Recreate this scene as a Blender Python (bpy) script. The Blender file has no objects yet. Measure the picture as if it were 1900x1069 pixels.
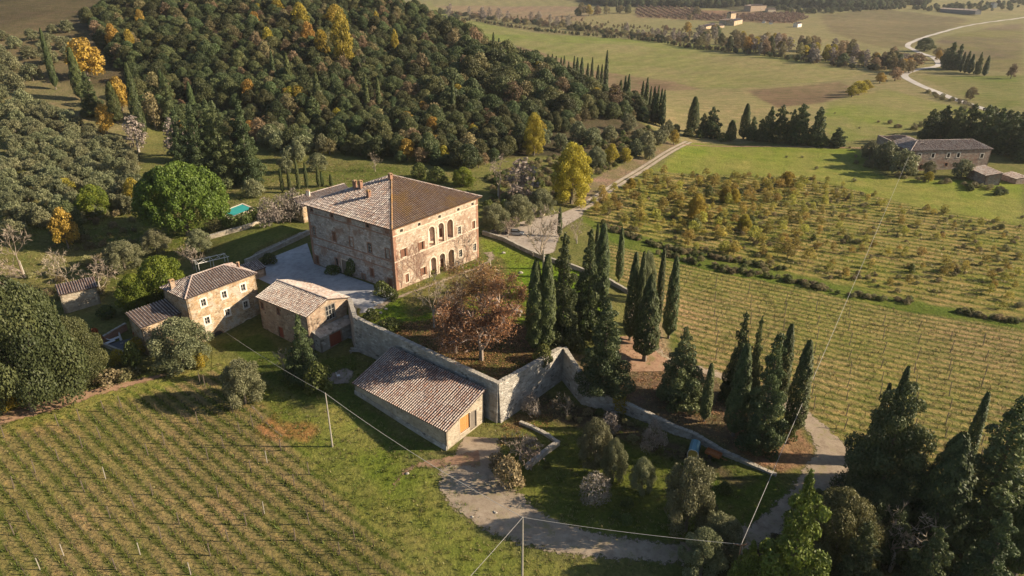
import bpy, math, random
import numpy as np
from mathutils import Vector, Matrix
from mathutils.geometry import tessellate_polygon, delaunay_2d_cdt

# ------------------------------------------------------------------ camera, sky, sun, exposure
SC = bpy.context.scene
COL = SC.collection
CAM_F, CAM_P, CAM_H = 1267.0, math.radians(24.5), 62.2
cam_data = bpy.data.cameras.new('camera')
cam_data.sensor_width = 36.0
cam_data.lens = CAM_F / 1900.0 * 36.0
cam_data.clip_start = 1.0
cam_data.clip_end = 9000.0
cam = bpy.data.objects.new('camera', cam_data)
COL.objects.link(cam)
cam.location = (0, 0, CAM_H)
cam.rotation_euler = (math.radians(90) - CAM_P, 0, 0)
SC.camera = cam

SUN_EL, SUN_AZ = math.radians(24.0), math.radians(91.5)      # azimuth clockwise from +Y
sun_vec = Vector((math.sin(SUN_AZ) * math.cos(SUN_EL), math.cos(SUN_AZ) * math.cos(SUN_EL), math.sin(SUN_EL)))
W = bpy.data.worlds.new('World')
SC.world = W
W.use_nodes = True
wn = W.node_tree
bg = wn.nodes['Background']
sky = wn.nodes.new('ShaderNodeTexSky')
sky.sky_type = 'NISHITA'
sky.sun_disc = False
sky.sun_elevation = SUN_EL
sky.sun_rotation = SUN_AZ
sky.air_density = 1.0
sky.dust_density = 1.0
wn.links.new(sky.outputs['Color'], bg.inputs['Color'])
bg.inputs['Strength'].default_value = 0.062
sl = bpy.data.lights.new('sun', 'SUN')
sl.energy = 5.0
sl.angle = math.radians(0.5)
sl.color = (1.0, 0.835, 0.61)
so = bpy.data.objects.new('sun', sl)
COL.objects.link(so)
so.rotation_euler = (-sun_vec).to_track_quat('-Z', 'Y').to_euler()
SC.view_settings.view_transform = 'Standard'
SC.view_settings.look = 'None'
SC.view_settings.exposure = 1.0
SC.view_settings.gamma = 1.0
SC.view_settings.use_curve_mapping = False
SC.cycles.max_bounces = 5
SC.cycles.diffuse_bounces = 2
SC.cycles.transmission_bounces = 3
SC.cycles.transparent_max_bounces = 8
SC.cycles.caustics_reflective = False
SC.cycles.caustics_refractive = False

HAZE = 0.00005
rng = np.random.default_rng(7)
random.seed(7)
PI = math.pi

# ------------------------------------------------------------------ photograph rays
def ray(px, py):
    u = (px - 950) / CAM_F
    v = (534.5 - py) / CAM_F
    c, s = math.cos(CAM_P), math.sin(CAM_P)
    return u, c + v * s, -s + v * c

def flat(px, py, z=0.0):
    a, b, c = ray(px, py)
    t = (z - CAM_H) / c
    return (a * t, b * t)

def proj(x, y, z):
    c, s = math.cos(CAM_P), math.sin(CAM_P)
    zz = z - CAM_H
    d = y * c - zz * s
    return 950 + CAM_F * x / d, 534.5 - CAM_F * (y * s + zz * c) / d, d

# ------------------------------------------------------------------ terrain: two smooth layers, joined by a step along the retaining walls
def rbf(pts):
    P = np.array([(p[0], p[1]) for p in pts], float)
    z = np.array([p[2] for p in pts], float)
    c2 = 10.0 ** 2
    def phi(d2): return np.sqrt(d2 + c2)
    n = len(P)
    A = np.zeros((n + 3, n + 3))
    A[:n, :n] = phi(((P[:, None] - P[None]) ** 2).sum(-1)) - np.eye(n) * 1.5
    A[:n, n] = 1; A[:n, n + 1:] = P; A[n, :n] = 1; A[n + 1:, :n] = P.T
    w = np.linalg.solve(A, np.concatenate([z, [0, 0, 0]]))
    def f(x, y):
        out = np.full(x.shape, w[n]) + w[n + 1] * x + w[n + 2] * y
        for i in range(n):
            out += w[i] * np.sqrt((x - P[i, 0]) ** 2 + (y - P[i, 1]) ** 2 + c2)
        return out
    return f

def fp(L): return [(*flat(a, b, z), z) for a, b, z in L]
def yp(L):      # pixel column + distance + height
    o = []
    for px, Y, z in L:
        d = Y * math.cos(CAM_P) - (z - CAM_H) * math.sin(CAM_P)
        o.append(((px - 950) / CAM_F * d, Y, z))
    return o

common = fp([(1270, 265, -7), (1200, 320, -5.6), (1100, 372, -3.6), (1010, 420, -2.0), (960, 440, -1.7), (905, 405, -1.2),
    (880, 350, .3), (800, 335, 1.2), (700, 322, 1.5), (600, 322, 1.4), (500, 300, 2.2), (540, 345, 1.2),
    (1150, 470, -3.2), (1250, 560, -4.6), (1250, 640, -4.8), (1400, 500, -5.8), (1600, 600, -7.2), (1890, 700, -8.2), (1700, 850, -8),
    (1640, 760, -7.2), (1530, 640, -6.4), (1400, 700, -5.6), (1540, 850, -7.0), (1480, 770, -6.1), (1500, 915, -7.8),
    (1560, 1000, -8.8), (1700, 1000, -9), (1880, 1050, -9.4), (1850, 900, -8.6),
    (1500, 300, -8), (1690, 345, -8), (1850, 350, -8), (1890, 500, -8), (1600, 430, -7.5), (1300, 400, -6), (1400, 200, -8), (1700, 200, -8), (1880, 250, -8),
    (60, 470, -2), (0, 480, -1.6), (230, 480, -2.2), (130, 430, -.6), (0, 380, 4), (120, 340, 4.2), (0, 250, 10), (150, 240, 8), (300, 240, 5), (400, 240, 4.5),
    (250, 330, 2.8), (330, 300, 2.8), (450, 300, 2.4), (330, 470, -1.4), (420, 455, -.8)])
common += yp([(60, 290, 15), (250, 290, 11), (60, 345, 26), (230, 345, 24), (0, 450, 43), (250, 430, 40), (-250, 350, 30), (-250, 200, 4),
    (500, 293, 12), (500, 360, 27), (500, 438, 40), (500, 530, 49), (250, 540, 52), (0, 560, 54), (650, 540, 46),
    (800, 323, 7), (800, 422, 21), (700, 310, 9), (700, 391, 24), (700, 448, 34), (620, 300, 10),
    (1000, 334, 4), (900, 330, 5), (1050, 290, -1), (1120, 355, 2), (1000, 400, 10), (900, 440, 18), (830, 480, 28), (780, 520, 38),
    (1190, 330, -3.5), (1060, 440, -2), (1000, 500, -6), (960, 560, -8), (920, 640, -8), (1240, 360, -8),
    (860, 760, -8), (600, 900, -5), (0, 900, 10), (-400, 700, 30), (1400, 700, -8), (1100, 800, -8), (1900, 800, -8), (1900, 1300, -6), (1000, 1300, -8), (1300, 1400, -6), (500, 1500, 0),
    (1280, 2100, 45), (1000, 2100, 20), (1600, 2100, 20), (2200, 1500, 0), (2300, 700, -8), (2300, 400, -8), (2500, 200, -9), (-1000, 500, 30), (0, 2400, 40), (1900, 2400, 30)])
low = fp([(400, 645, -7.2), (330, 690, -7.2), (450, 640, -7.0), (600, 700, -6.9), (650, 725, -6.3), (657, 650, -6.9), (560, 665, -7.1), (300, 740, -7.6),
    (100, 760, -7), (0, 800, -7.2), (500, 780, -8.1), (617, 828, -8.8), (700, 870, -9.0), (832, 836, -8.4), (900, 840, -8.3), (740, 790, -7.8), (927, 790, -7.9),
    (0, 1000, -9.6), (300, 1000, -10.4), (500, 1066, -11), (900, 1060, -10), (1100, 1030, -9.3), (1280, 1030, -9.2), (1450, 1060, -9.4), (700, 1000, -9.9), (850, 950, -9),
    (1050, 770, -7.8), (1200, 850, -8.1), (1300, 900, -8.4), (1400, 940, -8.5), (960, 830, -8.2), (1000, 745, -7.4), (1100, 770, -7.7), (1170, 800, -7.5),
    (200, 640, -5.6), (240, 660, -6.3), (150, 560, -4.4), (60, 600, -5.2), (0, 620, -5.5), (180, 520, -3.6), (250, 560, -4.2), (0, 540, -4), (270, 540, -3.4), (310, 520, -2.6)])
high = fp([(741, 541, -.4), (891, 480, -1.8), (582, 489, -1.1), (925, 705, -1.2), (1035, 640, -1.3), (800, 600, -.9), (700, 575, -.6), (900, 510, -1.6), (960, 485, -1.9),
    (1000, 560, -1.7), (1060, 560, -2.1), (1110, 520, -2.4), (1130, 600, -2.4), (1190, 680, -3.8), (1240, 705, -4.3), (1310, 705, -4.8), (1350, 800, -6.1), (1410, 850, -6.9),
    (520, 480, -1.1), (600, 525, -.9), (670, 560, -.6), (480, 520, -1.2), (560, 450, -1.1), (380, 500, -1.5), (300, 565, -3.9), (262, 525, -2.8), (225, 500, -2.4), (1160, 735, -5.2), (1080, 680, -3.2), (1230, 760, -5.9), (640, 500, -.8)])
HL = rbf(common + low)
HU = rbf(common + high)
W1 = [(-31.4, 121.0), (-2.3, 97.8), (9.5, 110.3)]
wall3_px = [(1083, 712, -3.2), (1126, 742, -5.2), (1160, 752, -5.5), (1205, 772, -5.8), (1250, 793, -6.0), (1285, 806, -6.3), (1340, 838, -6.8), (1440, 884, -7.6)]
W3 = [W1[-1]] + [flat(*p) for p in wall3_px]
U = [(-76, 134), (-67.5, 131), (-58.5, 137.5), (-48.5, 130.5), (-40.5, 124.5), (-36.3, 128.6), (-33.2, 128.4)] + W1 + W3[1:] + [flat(1500, 915, -8), (45, 100), (60, 130), (60, 200), (0, 240), (-60, 230), (-90, 180), (-84, 150)]
U = np.array(U, float)

def poly_sd(poly, x, y):       # signed distance, positive inside
    P = np.asarray(poly, float)
    n = len(P)
    d2 = np.full(x.shape, 1e18)
    ins = np.zeros(x.shape, bool)
    for i in range(n):
        ax, ay = P[i]; bx, by = P[(i + 1) % n]
        ex, ey = bx - ax, by - ay
        t = np.clip(((x - ax) * ex + (y - ay) * ey) / (ex * ex + ey * ey + 1e-9), 0, 1)
        d2 = np.minimum(d2, (x - ax - t * ex) ** 2 + (y - ay - t * ey) ** 2)
        c = (ay > y) != (by > y)
        with np.errstate(divide='ignore', invalid='ignore'):
            xi = (bx - ax) * (y - ay) / (by - ay + 1e-12) + ax
        ins ^= c & (x < xi)
    d = np.sqrt(d2)
    return np.where(ins, d, -d)

def sstep(t):
    t = np.clip(t, 0, 1)
    return t * t * (3 - 2 * t)

# the garden behind the courtyard stands about 2.5 m higher, held by a wall; the pool terrace a little higher again
G_A, G_B = flat(455, 490, -1.2), flat(573, 436, -1.1)
GARDEN = [G_A, G_B, flat(590, 372, 1.0), flat(480, 340, 1.5), flat(330, 400, 1.5), flat(330, 480, 0)]
gd = np.array(G_B) - np.array(G_A); gl = np.linalg.norm(gd); gd /= gl
def Hnp(x, y):
    x = np.asarray(x, float); y = np.asarray(y, float)
    a = HL(x, y); b = HU(x, y)
    w = sstep(poly_sd(U, x, y) / 0.7)
    h = a + (b - a) * w
    s = (x - G_A[0]) * gd[0] + (y - G_A[1]) * gd[1]
    d = -(x - G_A[0]) * gd[1] + (y - G_A[1]) * gd[0]
    h += 2.1 * sstep(d / 0.7) * sstep((24 - d) / 16) * sstep((s + 3) / 8) * sstep((gl + 2 - s) / 5)
    h += 0.35 * np.sin(x * .071 + 1.3) * np.sin(y * .053) * sstep((np.hypot(x, y - 140) - 90) / 120)
    return h
def H(x, y): return float(Hnp(np.array([x]), np.array([y]))[0])
_tt = np.concatenate([np.arange(55, 260, 1.2), np.geomspace(260, 3500, 170)])
def at(px, py):                 # where a photograph ray meets the terrain
    a, b, c = ray(px, py)
    X, Y, Z = a * _tt / b, _tt, CAM_H + c * _tt / b
    g = Z - Hnp(X, Y)
    k = np.where(g < 0)[0]
    if len(k) == 0 or k[0] == 0: 
        i = len(_tt) - 1 if len(k) == 0 else 0
        return float(X[i]), float(Y[i]), float(Hnp(X[i:i+1], Y[i:i+1])[0])
    i = k[0]
    f = g[i - 1] / (g[i - 1] - g[i])
    t = _tt[i - 1] + f * (_tt[i] - _tt[i - 1])
    x, y = a * t / b, t
    return x, y, H(x, y)
def height_to(x, y, z, ytop):   # height above (x,y,z) whose top shows at photo row ytop
    c, s = math.cos(CAM_P), math.sin(CAM_P)
    k = (534.5 - ytop) / CAM_F
    # (y s + Z c) = k (y c - Z s)
    Z = y * (k * c - s) / (c + k * s)
    return Z + CAM_H - z
def pxm(x, y, z): return CAM_F / proj(x, y, z)[2]

# ------------------------------------------------------------------ object helpers
def tag(o, label=None, cat=None, group=None, kind=None):
    if label: o['label'] = label
    if cat: o['category'] = cat
    if group: o['group'] = group
    if kind: o['kind'] = kind
    return o
def empty(name, loc, rz=0, **k):
    o = bpy.data.objects.new(name, None)
    o.empty_display_size = .1
    COL.objects.link(o); o.location = loc; o.rotation_euler = (0, 0, rz)
    return tag(o, **k)
def link(name, me, parent=None, loc=(0, 0, 0), **k):
    o = bpy.data.objects.new(name, me)
    COL.objects.link(o)
    o.location = loc
    if parent is not None: o.parent = parent
    return tag(o, **k)

def np_mesh(name, V, F, mats, tint=None, mi=None, smooth=False, uv=None):
    """V (n,3); F (m,k) one face size or list of arrays"""
    me = bpy.data.meshes.new(name)
    Fs = F if isinstance(F, list) else [F]
    Fs = [f for f in Fs if len(f)]
    nl = sum(f.size for f in Fs); nf = sum(len(f) for f in Fs)
    me.vertices.add(len(V)); me.vertices.foreach_set('co', np.ascontiguousarray(V, np.float32).ravel())
    me.loops.add(nl); me.loops.foreach_set('vertex_index', np.concatenate([f.ravel() for f in Fs]).astype(np.int32))
    me.polygons.add(nf)
    tot = np.concatenate([np.full(len(f), f.shape[1]) for f in Fs])
    me.polygons.foreach_set('loop_start', np.concatenate([[0], np.cumsum(tot)[:-1]]).astype(np.int32))
    if mi is not None: me.polygons.foreach_set('material_index', np.asarray(mi, np.int32))
    if smooth: me.polygons.foreach_set('use_smooth', np.ones(nf, bool))
    for m in (mats if isinstance(mats, (list, tuple)) else [mats]): me.materials.append(m)
    if tint is not None:
        a = me.attributes.new('tint', 'FLOAT', 'FACE'); a.data.foreach_set('value', np.asarray(tint, np.float32))
    me.update(calc_edges=True)
    return me

class MB:
    """collects boxes, tubes and polygons into one mesh"""
    def __init__(s): s.v = []; s.f = []; s.t = []; s.m = []
    def add(s, vs, fs, t=0.5, m=0):
        b = len(s.v)
        s.v += [tuple(v) for v in vs]
        for f in fs:
            s.f.append(tuple(b + i for i in f)); s.t.append(t); s.m.append(m)
    def box(s, c, e, rz=0, t=.5, m=0, taper=1.0):
        cx, cy, cz = c; ex, ey, ez = e[0] / 2, e[1] / 2, e[2] / 2
        co, si = math.cos(rz), math.sin(rz)
        vs = []
        for z in (-1, 1):
            k = taper if z > 0 else 1
            for x, y in ((-1, -1), (1, -1), (1, 1), (-1, 1)):
                X, Y = x * ex * k, y * ey * k
                vs.append((cx + X * co - Y * si, cy + X * si + Y * co, cz + z * ez))
        s.add(vs, [(0, 3, 2, 1), (4, 5, 6, 7), (0, 1, 5, 4), (1, 2, 6, 5), (2, 3, 7, 6), (3, 0, 4, 7)], t, m)
    def tube(s, pts, r, n=6, t=.5, m=0, cap=True):
        pts = [Vector(p) for p in pts]
        rs = r if isinstance(r, (list, tuple)) else [r] * len(pts)
        vs = []
        for i, p in enumerate(pts):
            d = (pts[min(i + 1, len(pts) - 1)] - pts[max(i - 1, 0)])
            d = d.normalized() if d.length > 1e-9 else Vector((0, 0, 1))
            a = d.orthogonal().normalized() if i == 0 else (a - d * a.dot(d)).normalized()
            b = d.cross(a)
            for k in range(n):
                q = 2 * PI * k / n
                vs.append(p + (a * math.cos(q) + b * math.sin(q)) * rs[i])
        fs = [(i * n + k, i * n + (k + 1) % n, (i + 1) * n + (k + 1) % n, (i + 1) * n + k) for i in range(len(pts) - 1) for k in range(n)]
        if cap: fs += [tuple(range(n))[::-1], tuple((len(pts) - 1) * n + k for k in range(n))]
        s.add(vs, fs, t, m)
    def prism(s, base, z0, z1, t=.5, m=0):
        n = len(base)
        vs = [(x, y, z0) for x, y in base] + [(x, y, z1) for x, y in base]
        s.add(vs, [tuple(range(n))[::-1], tuple(range(n, 2 * n))] + [(i, (i + 1) % n, n + (i + 1) % n, n + i) for i in range(n)], t, m)
    def mesh(s, name, mats, smooth=False):
        me = bpy.data.meshes.new(name)
        me.from_pydata(s.v, [], s.f)
        for m in (mats if isinstance(mats, (list, tuple)) else [mats]): me.materials.append(m)
        a = me.attributes.new('tint', 'FLOAT', 'FACE'); a.data.foreach_set('value', np.array(s.t, np.float32))
        me.polygons.foreach_set('material_index', np.array(s.m, np.int32))
        if smooth: me.polygons.foreach_set('use_smooth', np.ones(len(s.f), bool))
        me.update()
        return me
    def build(s, name, mats, parent=None, loc=(0, 0, 0), smooth=False, **k):
        return link(name, s.mesh(name, mats, smooth), parent, loc, **k)

# ------------------------------------------------------------------ materials
def new_mat(name):
    m = bpy.data.materials.new(name); m.use_nodes = True
    nt = m.node_tree
    return m, nt, nt.nodes['Principled BSDF'], nt.nodes['Material Output']
def N(nt, t, **k):
    n = nt.nodes.new(t)
    for a, b in k.items():
        if a in n.inputs.keys(): n.inputs[a].default_value = b
        else: setattr(n, a, b)
    return n
def c4(c): return (c[0], c[1], c[2], 1)
def ramp(nt, fac, stops):
    r = nt.nodes.new('ShaderNodeValToRGB')
    e = r.color_ramp.elements
    while len(e) < len(stops): e.new(0.5)
    for i, (p, c) in enumerate(stops): e[i].position = p; e[i].color = c4(c)
    nt.links.new(fac, r.inputs[0])
    return r.outputs[0]
def mixc(nt, fac, a, b, mode='MIX'):
    m = nt.nodes.new('ShaderNodeMix'); m.data_type = 'RGBA'; m.blend_type = mode
    for s, v in ((m.inputs[0], fac), (m.inputs[6], a), (m.inputs[7], b)):
        if hasattr(v, 'is_linked'): nt.links.new(v, s)
        else: s.default_value = v if not isinstance(v, tuple) else c4(v)
    return m.outputs[2]
def maprange(nt, v, a, b, c, d):
    m = nt.nodes.new('ShaderNodeMapRange')
    nt.links.new(v, m.inputs[0])
    for i, q in enumerate((a, b, c, d)): m.inputs[1 + i].default_value = q
    return m.outputs[0]
def noise(nt, vec, scale, detail=4, rough=.6):
    n = nt.nodes.new('ShaderNodeTexNoise'); n.inputs['Scale'].default_value = scale
    n.inputs['Detail'].default_value = detail; n.inputs['Roughness'].default_value = rough
    if vec is not None: nt.links.new(vec, n.inputs['Vector'])
    return n.outputs[0]
def bump(nt, h, strength, dist, bsdf, prev=None):
    b = nt.nodes.new('ShaderNodeBump'); b.inputs['Strength'].default_value = strength; b.inputs['Distance'].default_value = dist
    nt.links.new(h, b.inputs['Height'])
    if prev is not None: nt.links.new(prev, b.inputs['Normal'])
    nt.links.new(b.outputs[0], bsdf.inputs['Normal'])
    return b.outputs[0]

def leaf_mat(name, ca, cb, cc=None, trans=.3, vary=.22, rough=.55):
    """leaf colours run from ca over cb to cc along each face's tint; every plant drifts a little of its own"""
    m, nt, p, out = new_mat(name)
    at_ = N(nt, 'ShaderNodeAttribute', attribute_name='tint')
    oi = N(nt, 'ShaderNodeObjectInfo')
    col = ramp(nt, at_.outputs['Fac'], [(0, ca), (.5, cb), (1, cc or cb)])
    hs = N(nt, 'ShaderNodeHueSaturation')
    nt.links.new(col, hs.inputs['Color'])
    nt.links.new(maprange(nt, oi.outputs['Random'], 0, 1, 1 - vary, 1 + vary), hs.inputs['Value'])
    w = nt.nodes.new('ShaderNodeMath'); w.operation = 'FRACT'
    w2 = nt.nodes.new('ShaderNodeMath'); w2.operation = 'MULTIPLY'; w2.inputs[1].default_value = 7.13
    nt.links.new(oi.outputs['Random'], w2.inputs[0]); nt.links.new(w2.outputs[0], w.inputs[0])
    nt.links.new(maprange(nt, w.outputs[0], 0, 1, .5 - vary * .1, .5 + vary * .1), hs.inputs['Hue'])
    nt.links.new(hs.outputs[0], p.inputs['Base Color'])
    p.inputs['Roughness'].default_value = rough
    p.inputs['Specular IOR Level'].default_value = .25
    tr = N(nt, 'ShaderNodeBsdfTranslucent')
    nt.links.new(hs.outputs[0], tr.inputs['Color'])
    mx = N(nt, 'ShaderNodeMixShader'); mx.inputs[0].default_value = trans
    nt.links.new(p.outputs[0], mx.inputs[1]); nt.links.new(tr.outputs[0], mx.inputs[2])
    nt.links.new(mx.outputs[0], out.inputs['Surface'])
    return m
def bark_mat(name, c, c2):
    m, nt, p, out = new_mat(name)
    tc = N(nt, 'ShaderNodeTexCoord')
    n = noise(nt, tc.outputs['Object'], 3.0, 5)
    nt.links.new(ramp(nt, n, [(.3, c), (.7, c2)]), p.inputs['Base Color'])
    p.inputs['Roughness'].default_value = .9
    bump(nt, n, .6, .05, p)
    return m
def plain(name, c, rough=.7, metal=0, var=.15, scale=2.0, spec=.3):
    m, nt, p, out = new_mat(name)
    tc = N(nt, 'ShaderNodeTexCoord')
    n = noise(nt, tc.outputs['Object'], scale, 5)
    nt.links.new(ramp(nt, n, [(.25, tuple(v * (1 - var) for v in c)), (.75, tuple(min(1, v * (1 + var)) for v in c))]), p.inputs['Base Color'])
    p.inputs['Roughness'].default_value = rough; p.inputs['Metallic'].default_value = metal
    p.inputs['Specular IOR Level'].default_value = spec
    return m
def stone_mat(name, cols, mortar, scale=3.2, patch=None, patch_amt=.5, bumpd=.05, squash=1.9):
    """rubble masonry: flattened cells of several stone colours, mortar between, larger patches of render or brick"""
    m, nt, p, out = new_mat(name)
    tc = N(nt, 'ShaderNodeTexCoord')
    mp = N(nt, 'ShaderNodeMapping'); mp.inputs['Scale'].default_value = (1, 1, squash)
    nt.links.new(tc.outputs['Object'], mp.inputs['Vector'])
    nz = N(nt, 'ShaderNodeTexNoise'); nz.inputs['Scale'].default_value = 2.2
    nt.links.new(mp.outputs[0], nz.inputs['Vector'])
    va = nt.nodes.new('ShaderNodeVectorMath'); va.operation = 'MULTIPLY_ADD'
    nt.links.new(nz.outputs['Color'], va.inputs[0]); va.inputs[1].default_value = (.22, .22, .22); nt.links.new(mp.outputs[0], va.inputs[2])
    v1 = N(nt, 'ShaderNodeTexVoronoi'); v1.inputs['Scale'].default_value = scale; nt.links.new(va.outputs[0], v1.inputs['Vector'])
    v2 = N(nt, 'ShaderNodeTexVoronoi'); v2.feature = 'DISTANCE_TO_EDGE'; v2.inputs['Scale'].default_value = scale; nt.links.new(va.outputs[0], v2.inputs['Vector'])
    sx = N(nt, 'ShaderNodeSeparateColor'); nt.links.new(v1.outputs['Color'], sx.inputs[0])
    k = len(cols)
    col = ramp(nt, sx.outputs[0], [(i / max(1, k - 1), c) for i, c in enumerate(cols)])
    ed = maprange(nt, v2.outputs['Distance'], .01, .09, 0, 1)
    col = mixc(nt, ed, mortar, col)
    if patch:
        pn = noise(nt, tc.outputs['Object'], .33, 5, .65)
        pf = maprange(nt, pn, .62 - patch_amt * .25, .66 - patch_amt * .2, 0, .85)
        fine = noise(nt, tc.outputs['Object'], 6, 3)
        col = mixc(nt, pf, col, ramp(nt, fine, [(.3, tuple(v * .75 for v in patch)), (.7, patch)]))
    big = noise(nt, tc.outputs['Object'], .5, 5, .7)
    mul = ramp(nt, big, [(.25, (.62, .6, .58)), (.6, (1, 1, 1)), (.8, (1.12, 1.08, 1.0))])
    col = mixc(nt, 1.0, col, mul, 'MULTIPLY')
    nt.links.new(col, p.inputs['Base Color'])
    p.inputs['Roughness'].default_value = .9
    p.inputs['Specular IOR Level'].default_value = .15
    b = bump(nt, ed, .8, bumpd, p)
    bump(nt, noise(nt, tc.outputs['Object'], 9, 4), .5, bumpd * .6, p, b)
    return m
def tile_mat(name, cols, lichen=None, lichen_amt=.5):
    m, nt, p, out = new_mat(name)
    at_ = N(nt, 'ShaderNodeAttribute', attribute_name='tint')
    tc = N(nt, 'ShaderNodeTexCoord')
    k = len(cols)
    col = ramp(nt, at_.outputs['Fac'], [(i / (k - 1), c) for i, c in enumerate(cols)])
    if lichen:
        n1 = noise(nt, tc.outputs['Object'], .16, 6, .7)
        n2 = noise(nt, tc.outputs['Object'], 4.0, 4, .7)
        ad = nt.nodes.new('ShaderNodeMath'); ad.operation = 'MULTIPLY_ADD'; ad.inputs[1].default_value = .35
        nt.links.new(n2, ad.inputs[0]); nt.links.new(n1, ad.inputs[2])
        col = mixc(nt, maprange(nt, ad.outputs[0], .74 - lichen_amt * .12, .86 - lichen_amt * .1, 0, .8), col, lichen)
    n3 = noise(nt, tc.outputs['Object'], 11, 4)
    col = mixc(nt, 1.0, col, ramp(nt, n3, [(.3, (.7, .7, .7)), (.7, (1.1, 1.1, 1.1))]), 'MULTIPLY')
    nt.links.new(col, p.inputs['Base Color'])
    p.inputs['Roughness'].default_value = .85; p.inputs['Specular IOR Level'].default_value = .2
    return m
def ground_like(name, cols, scale=.8, edge=0, rough=.95, spots=None, bumpd=.08):
    m, nt, p, out = new_mat(name)
    tc = N(nt, 'ShaderNodeTexCoord')
    n = noise(nt, tc.outputs['Object'], scale, 8, .68)
    col = ramp(nt, n, [(.28, cols[0]), (.5, cols[1]), (.72, cols[2])])
    n2 = noise(nt, tc.outputs['Object'], scale * .12, 4, .6)
    col = mixc(nt, 1.0, col, ramp(nt, n2, [(.3, (.8, .8, .8)), (.7, (1.12, 1.12, 1.12))]), 'MULTIPLY')
    if spots:
        n3 = noise(nt, tc.outputs['Object'], .45, 6, .75)
        col = mixc(nt, maprange(nt, n3, .52, .62, 0, .85), col, spots)
    nt.links.new(col, p.inputs['Base Color'])
    p.inputs['Roughness'].default_value = rough; p.inputs['Specular IOR Level'].default_value = .1
    bump(nt, noise(nt, tc.outputs['Object'], 5, 6, .7), .5, bumpd, p)
    if edge:
        ea = N(nt, 'ShaderNodeAttribute', attribute_name='edge')
        n4 = noise(nt, tc.outputs['Object'], 1.1, 6, .75)
        a = nt.nodes.new('ShaderNodeMath'); a.operation = 'SUBTRACT'
        nt.links.new(ea.outputs['Fac'], a.inputs[0]); nt.links.new(maprange(nt, n4, .32, .68, .02, edge), a.inputs[1])
        al = maprange(nt, a.outputs[0], -.15, .2, 0, 1)
        nt.links.new(al, p.inputs['Alpha'])
    return m

M = {}
M['bark'] = bark_mat('bark', (.10, .08, .06), (.20, .165, .13))
M['pale_bark'] = bark_mat('pale_bark', (.26, .23, .19), (.42, .38, .32))
M['twig'] = leaf_mat('twig', (.20, .15, .11), (.30, .235, .18), (.36, .30, .24), trans=.0, vary=.15)
M['cypress'] = leaf_mat('cypress_leaf', (.035, .050, .018), (.065, .085, .028), (.12, .14, .042), trans=.18)
M['conifer'] = leaf_mat('conifer_leaf', (.042, .060, .026), (.078, .102, .040), (.15, .175, .066), trans=.24)
M['bright_conifer'] = leaf_mat('bright_conifer_leaf', (.05, .07, .014), (.10, .135, .022), (.16, .20, .035), trans=.2)
M['holm'] = leaf_mat('holm_oak_leaf', (.042, .054, .022), (.080, .095, .036), (.145, .155, .058), trans=.26, vary=.45)
M['olive'] = leaf_mat('olive_leaf', (.115, .125, .062), (.19, .195, .10), (.29, .285, .155), trans=.28)
M['pine'] = leaf_mat('pine_leaf', (.045, .075, .012), (.09, .14, .020), (.15, .21, .03), trans=.2, vary=.05)
M['lime'] = leaf_mat('lime_leaf', (.07, .095, .012), (.14, .17, .02), (.26, .27, .035), trans=.35, vary=.12)
M['yellow'] = leaf_mat('yellow_leaf', (.20, .17, .03), (.36, .29, .045), (.54, .42, .055), trans=.4, vary=.15)
M['orange'] = leaf_mat('orange_leaf', (.20, .13, .035), (.38, .23, .05), (.52, .34, .065), trans=.35, vary=.12)
M['brown'] = leaf_mat('brown_leaf', (.14, .080, .038), (.30, .165, .07), (.47, .28, .12), trans=.3, vary=.15)
M['red'] = leaf_mat('red_leaf', (.22, .04, .02), (.42, .09, .03), (.5, .2, .05), trans=.35, vary=.2)
M['muted'] = leaf_mat('muted_leaf', (.12, .10, .055), (.22, .175, .09), (.33, .25, .12), trans=.3, vary=.35)
M['greymist'] = leaf_mat('grey_twig_leaf', (.17, .14, .12), (.26, .22, .18), (.34, .29, .24), trans=.1, vary=.2)
M['sapling'] = leaf_mat('sapling_leaf', (.17, .155, .045), (.30, .255, .06), (.46, .36, .07), trans=.4, vary=.3)
M['shrub'] = leaf_mat('shrub_leaf', (.045, .06, .015), (.09, .11, .028), (.16, .18, .045), trans=.2, vary=.25)
M['dryshrub'] = leaf_mat('dry_shrub_leaf', (.13, .115, .055), (.22, .19, .09), (.32, .27, .14), trans=.25, vary=.3)
M['grassblade'] = leaf_mat('grass_blade', (.07, .09, .02), (.12, .14, .03), (.22, .20, .07), trans=.3, vary=.35)

# ------------------------------------------------------------------ the ground: one sheet, its colours by field
def wpoly(px): return np.array([at(a, b)[:2] for a, b in px])
def axis(lo, hi, d0, d1, step, g):
    mid = list(np.arange(d0, d1, step))
    out = []; s = step; v = d1
    while v < hi: out.append(v); s *= g; v += s
    left = []; s = step; v = d0 - step
    while v > lo: left.append(v); s *= g; v -= s
    return np.array(left[::-1] + mid + out)
gx = axis(-1500, 2600, -85, 80, .5, 1.022)
gy = axis(20, 3600, 58, 178, .5, 1.016)
GX, GY = np.meshgrid(gx, gy)
gxf, gyf = GX.ravel(), GY.ravel()
gz = Hnp(gxf, gyf)

def fbm(x, y, s, seed=0):
    o = np.zeros(x.shape); r = np.random.default_rng(seed)
    for k in range(5):
        f = s * 2 ** k
        a = r.uniform(0, 6.28, 6)
        o += (np.sin(x * f * math.cos(a[0]) + y * f * math.sin(a[0]) + a[1]) * np.sin(x * f * math.cos(a[2]) + y * f * math.sin(a[2]) + a[3]) + np.sin((x * math.cos(a[4]) + y * math.sin(a[4])) * f * 1.3 + a[5]) * .5) / 1.6 ** k
    return o / 2.6

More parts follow.
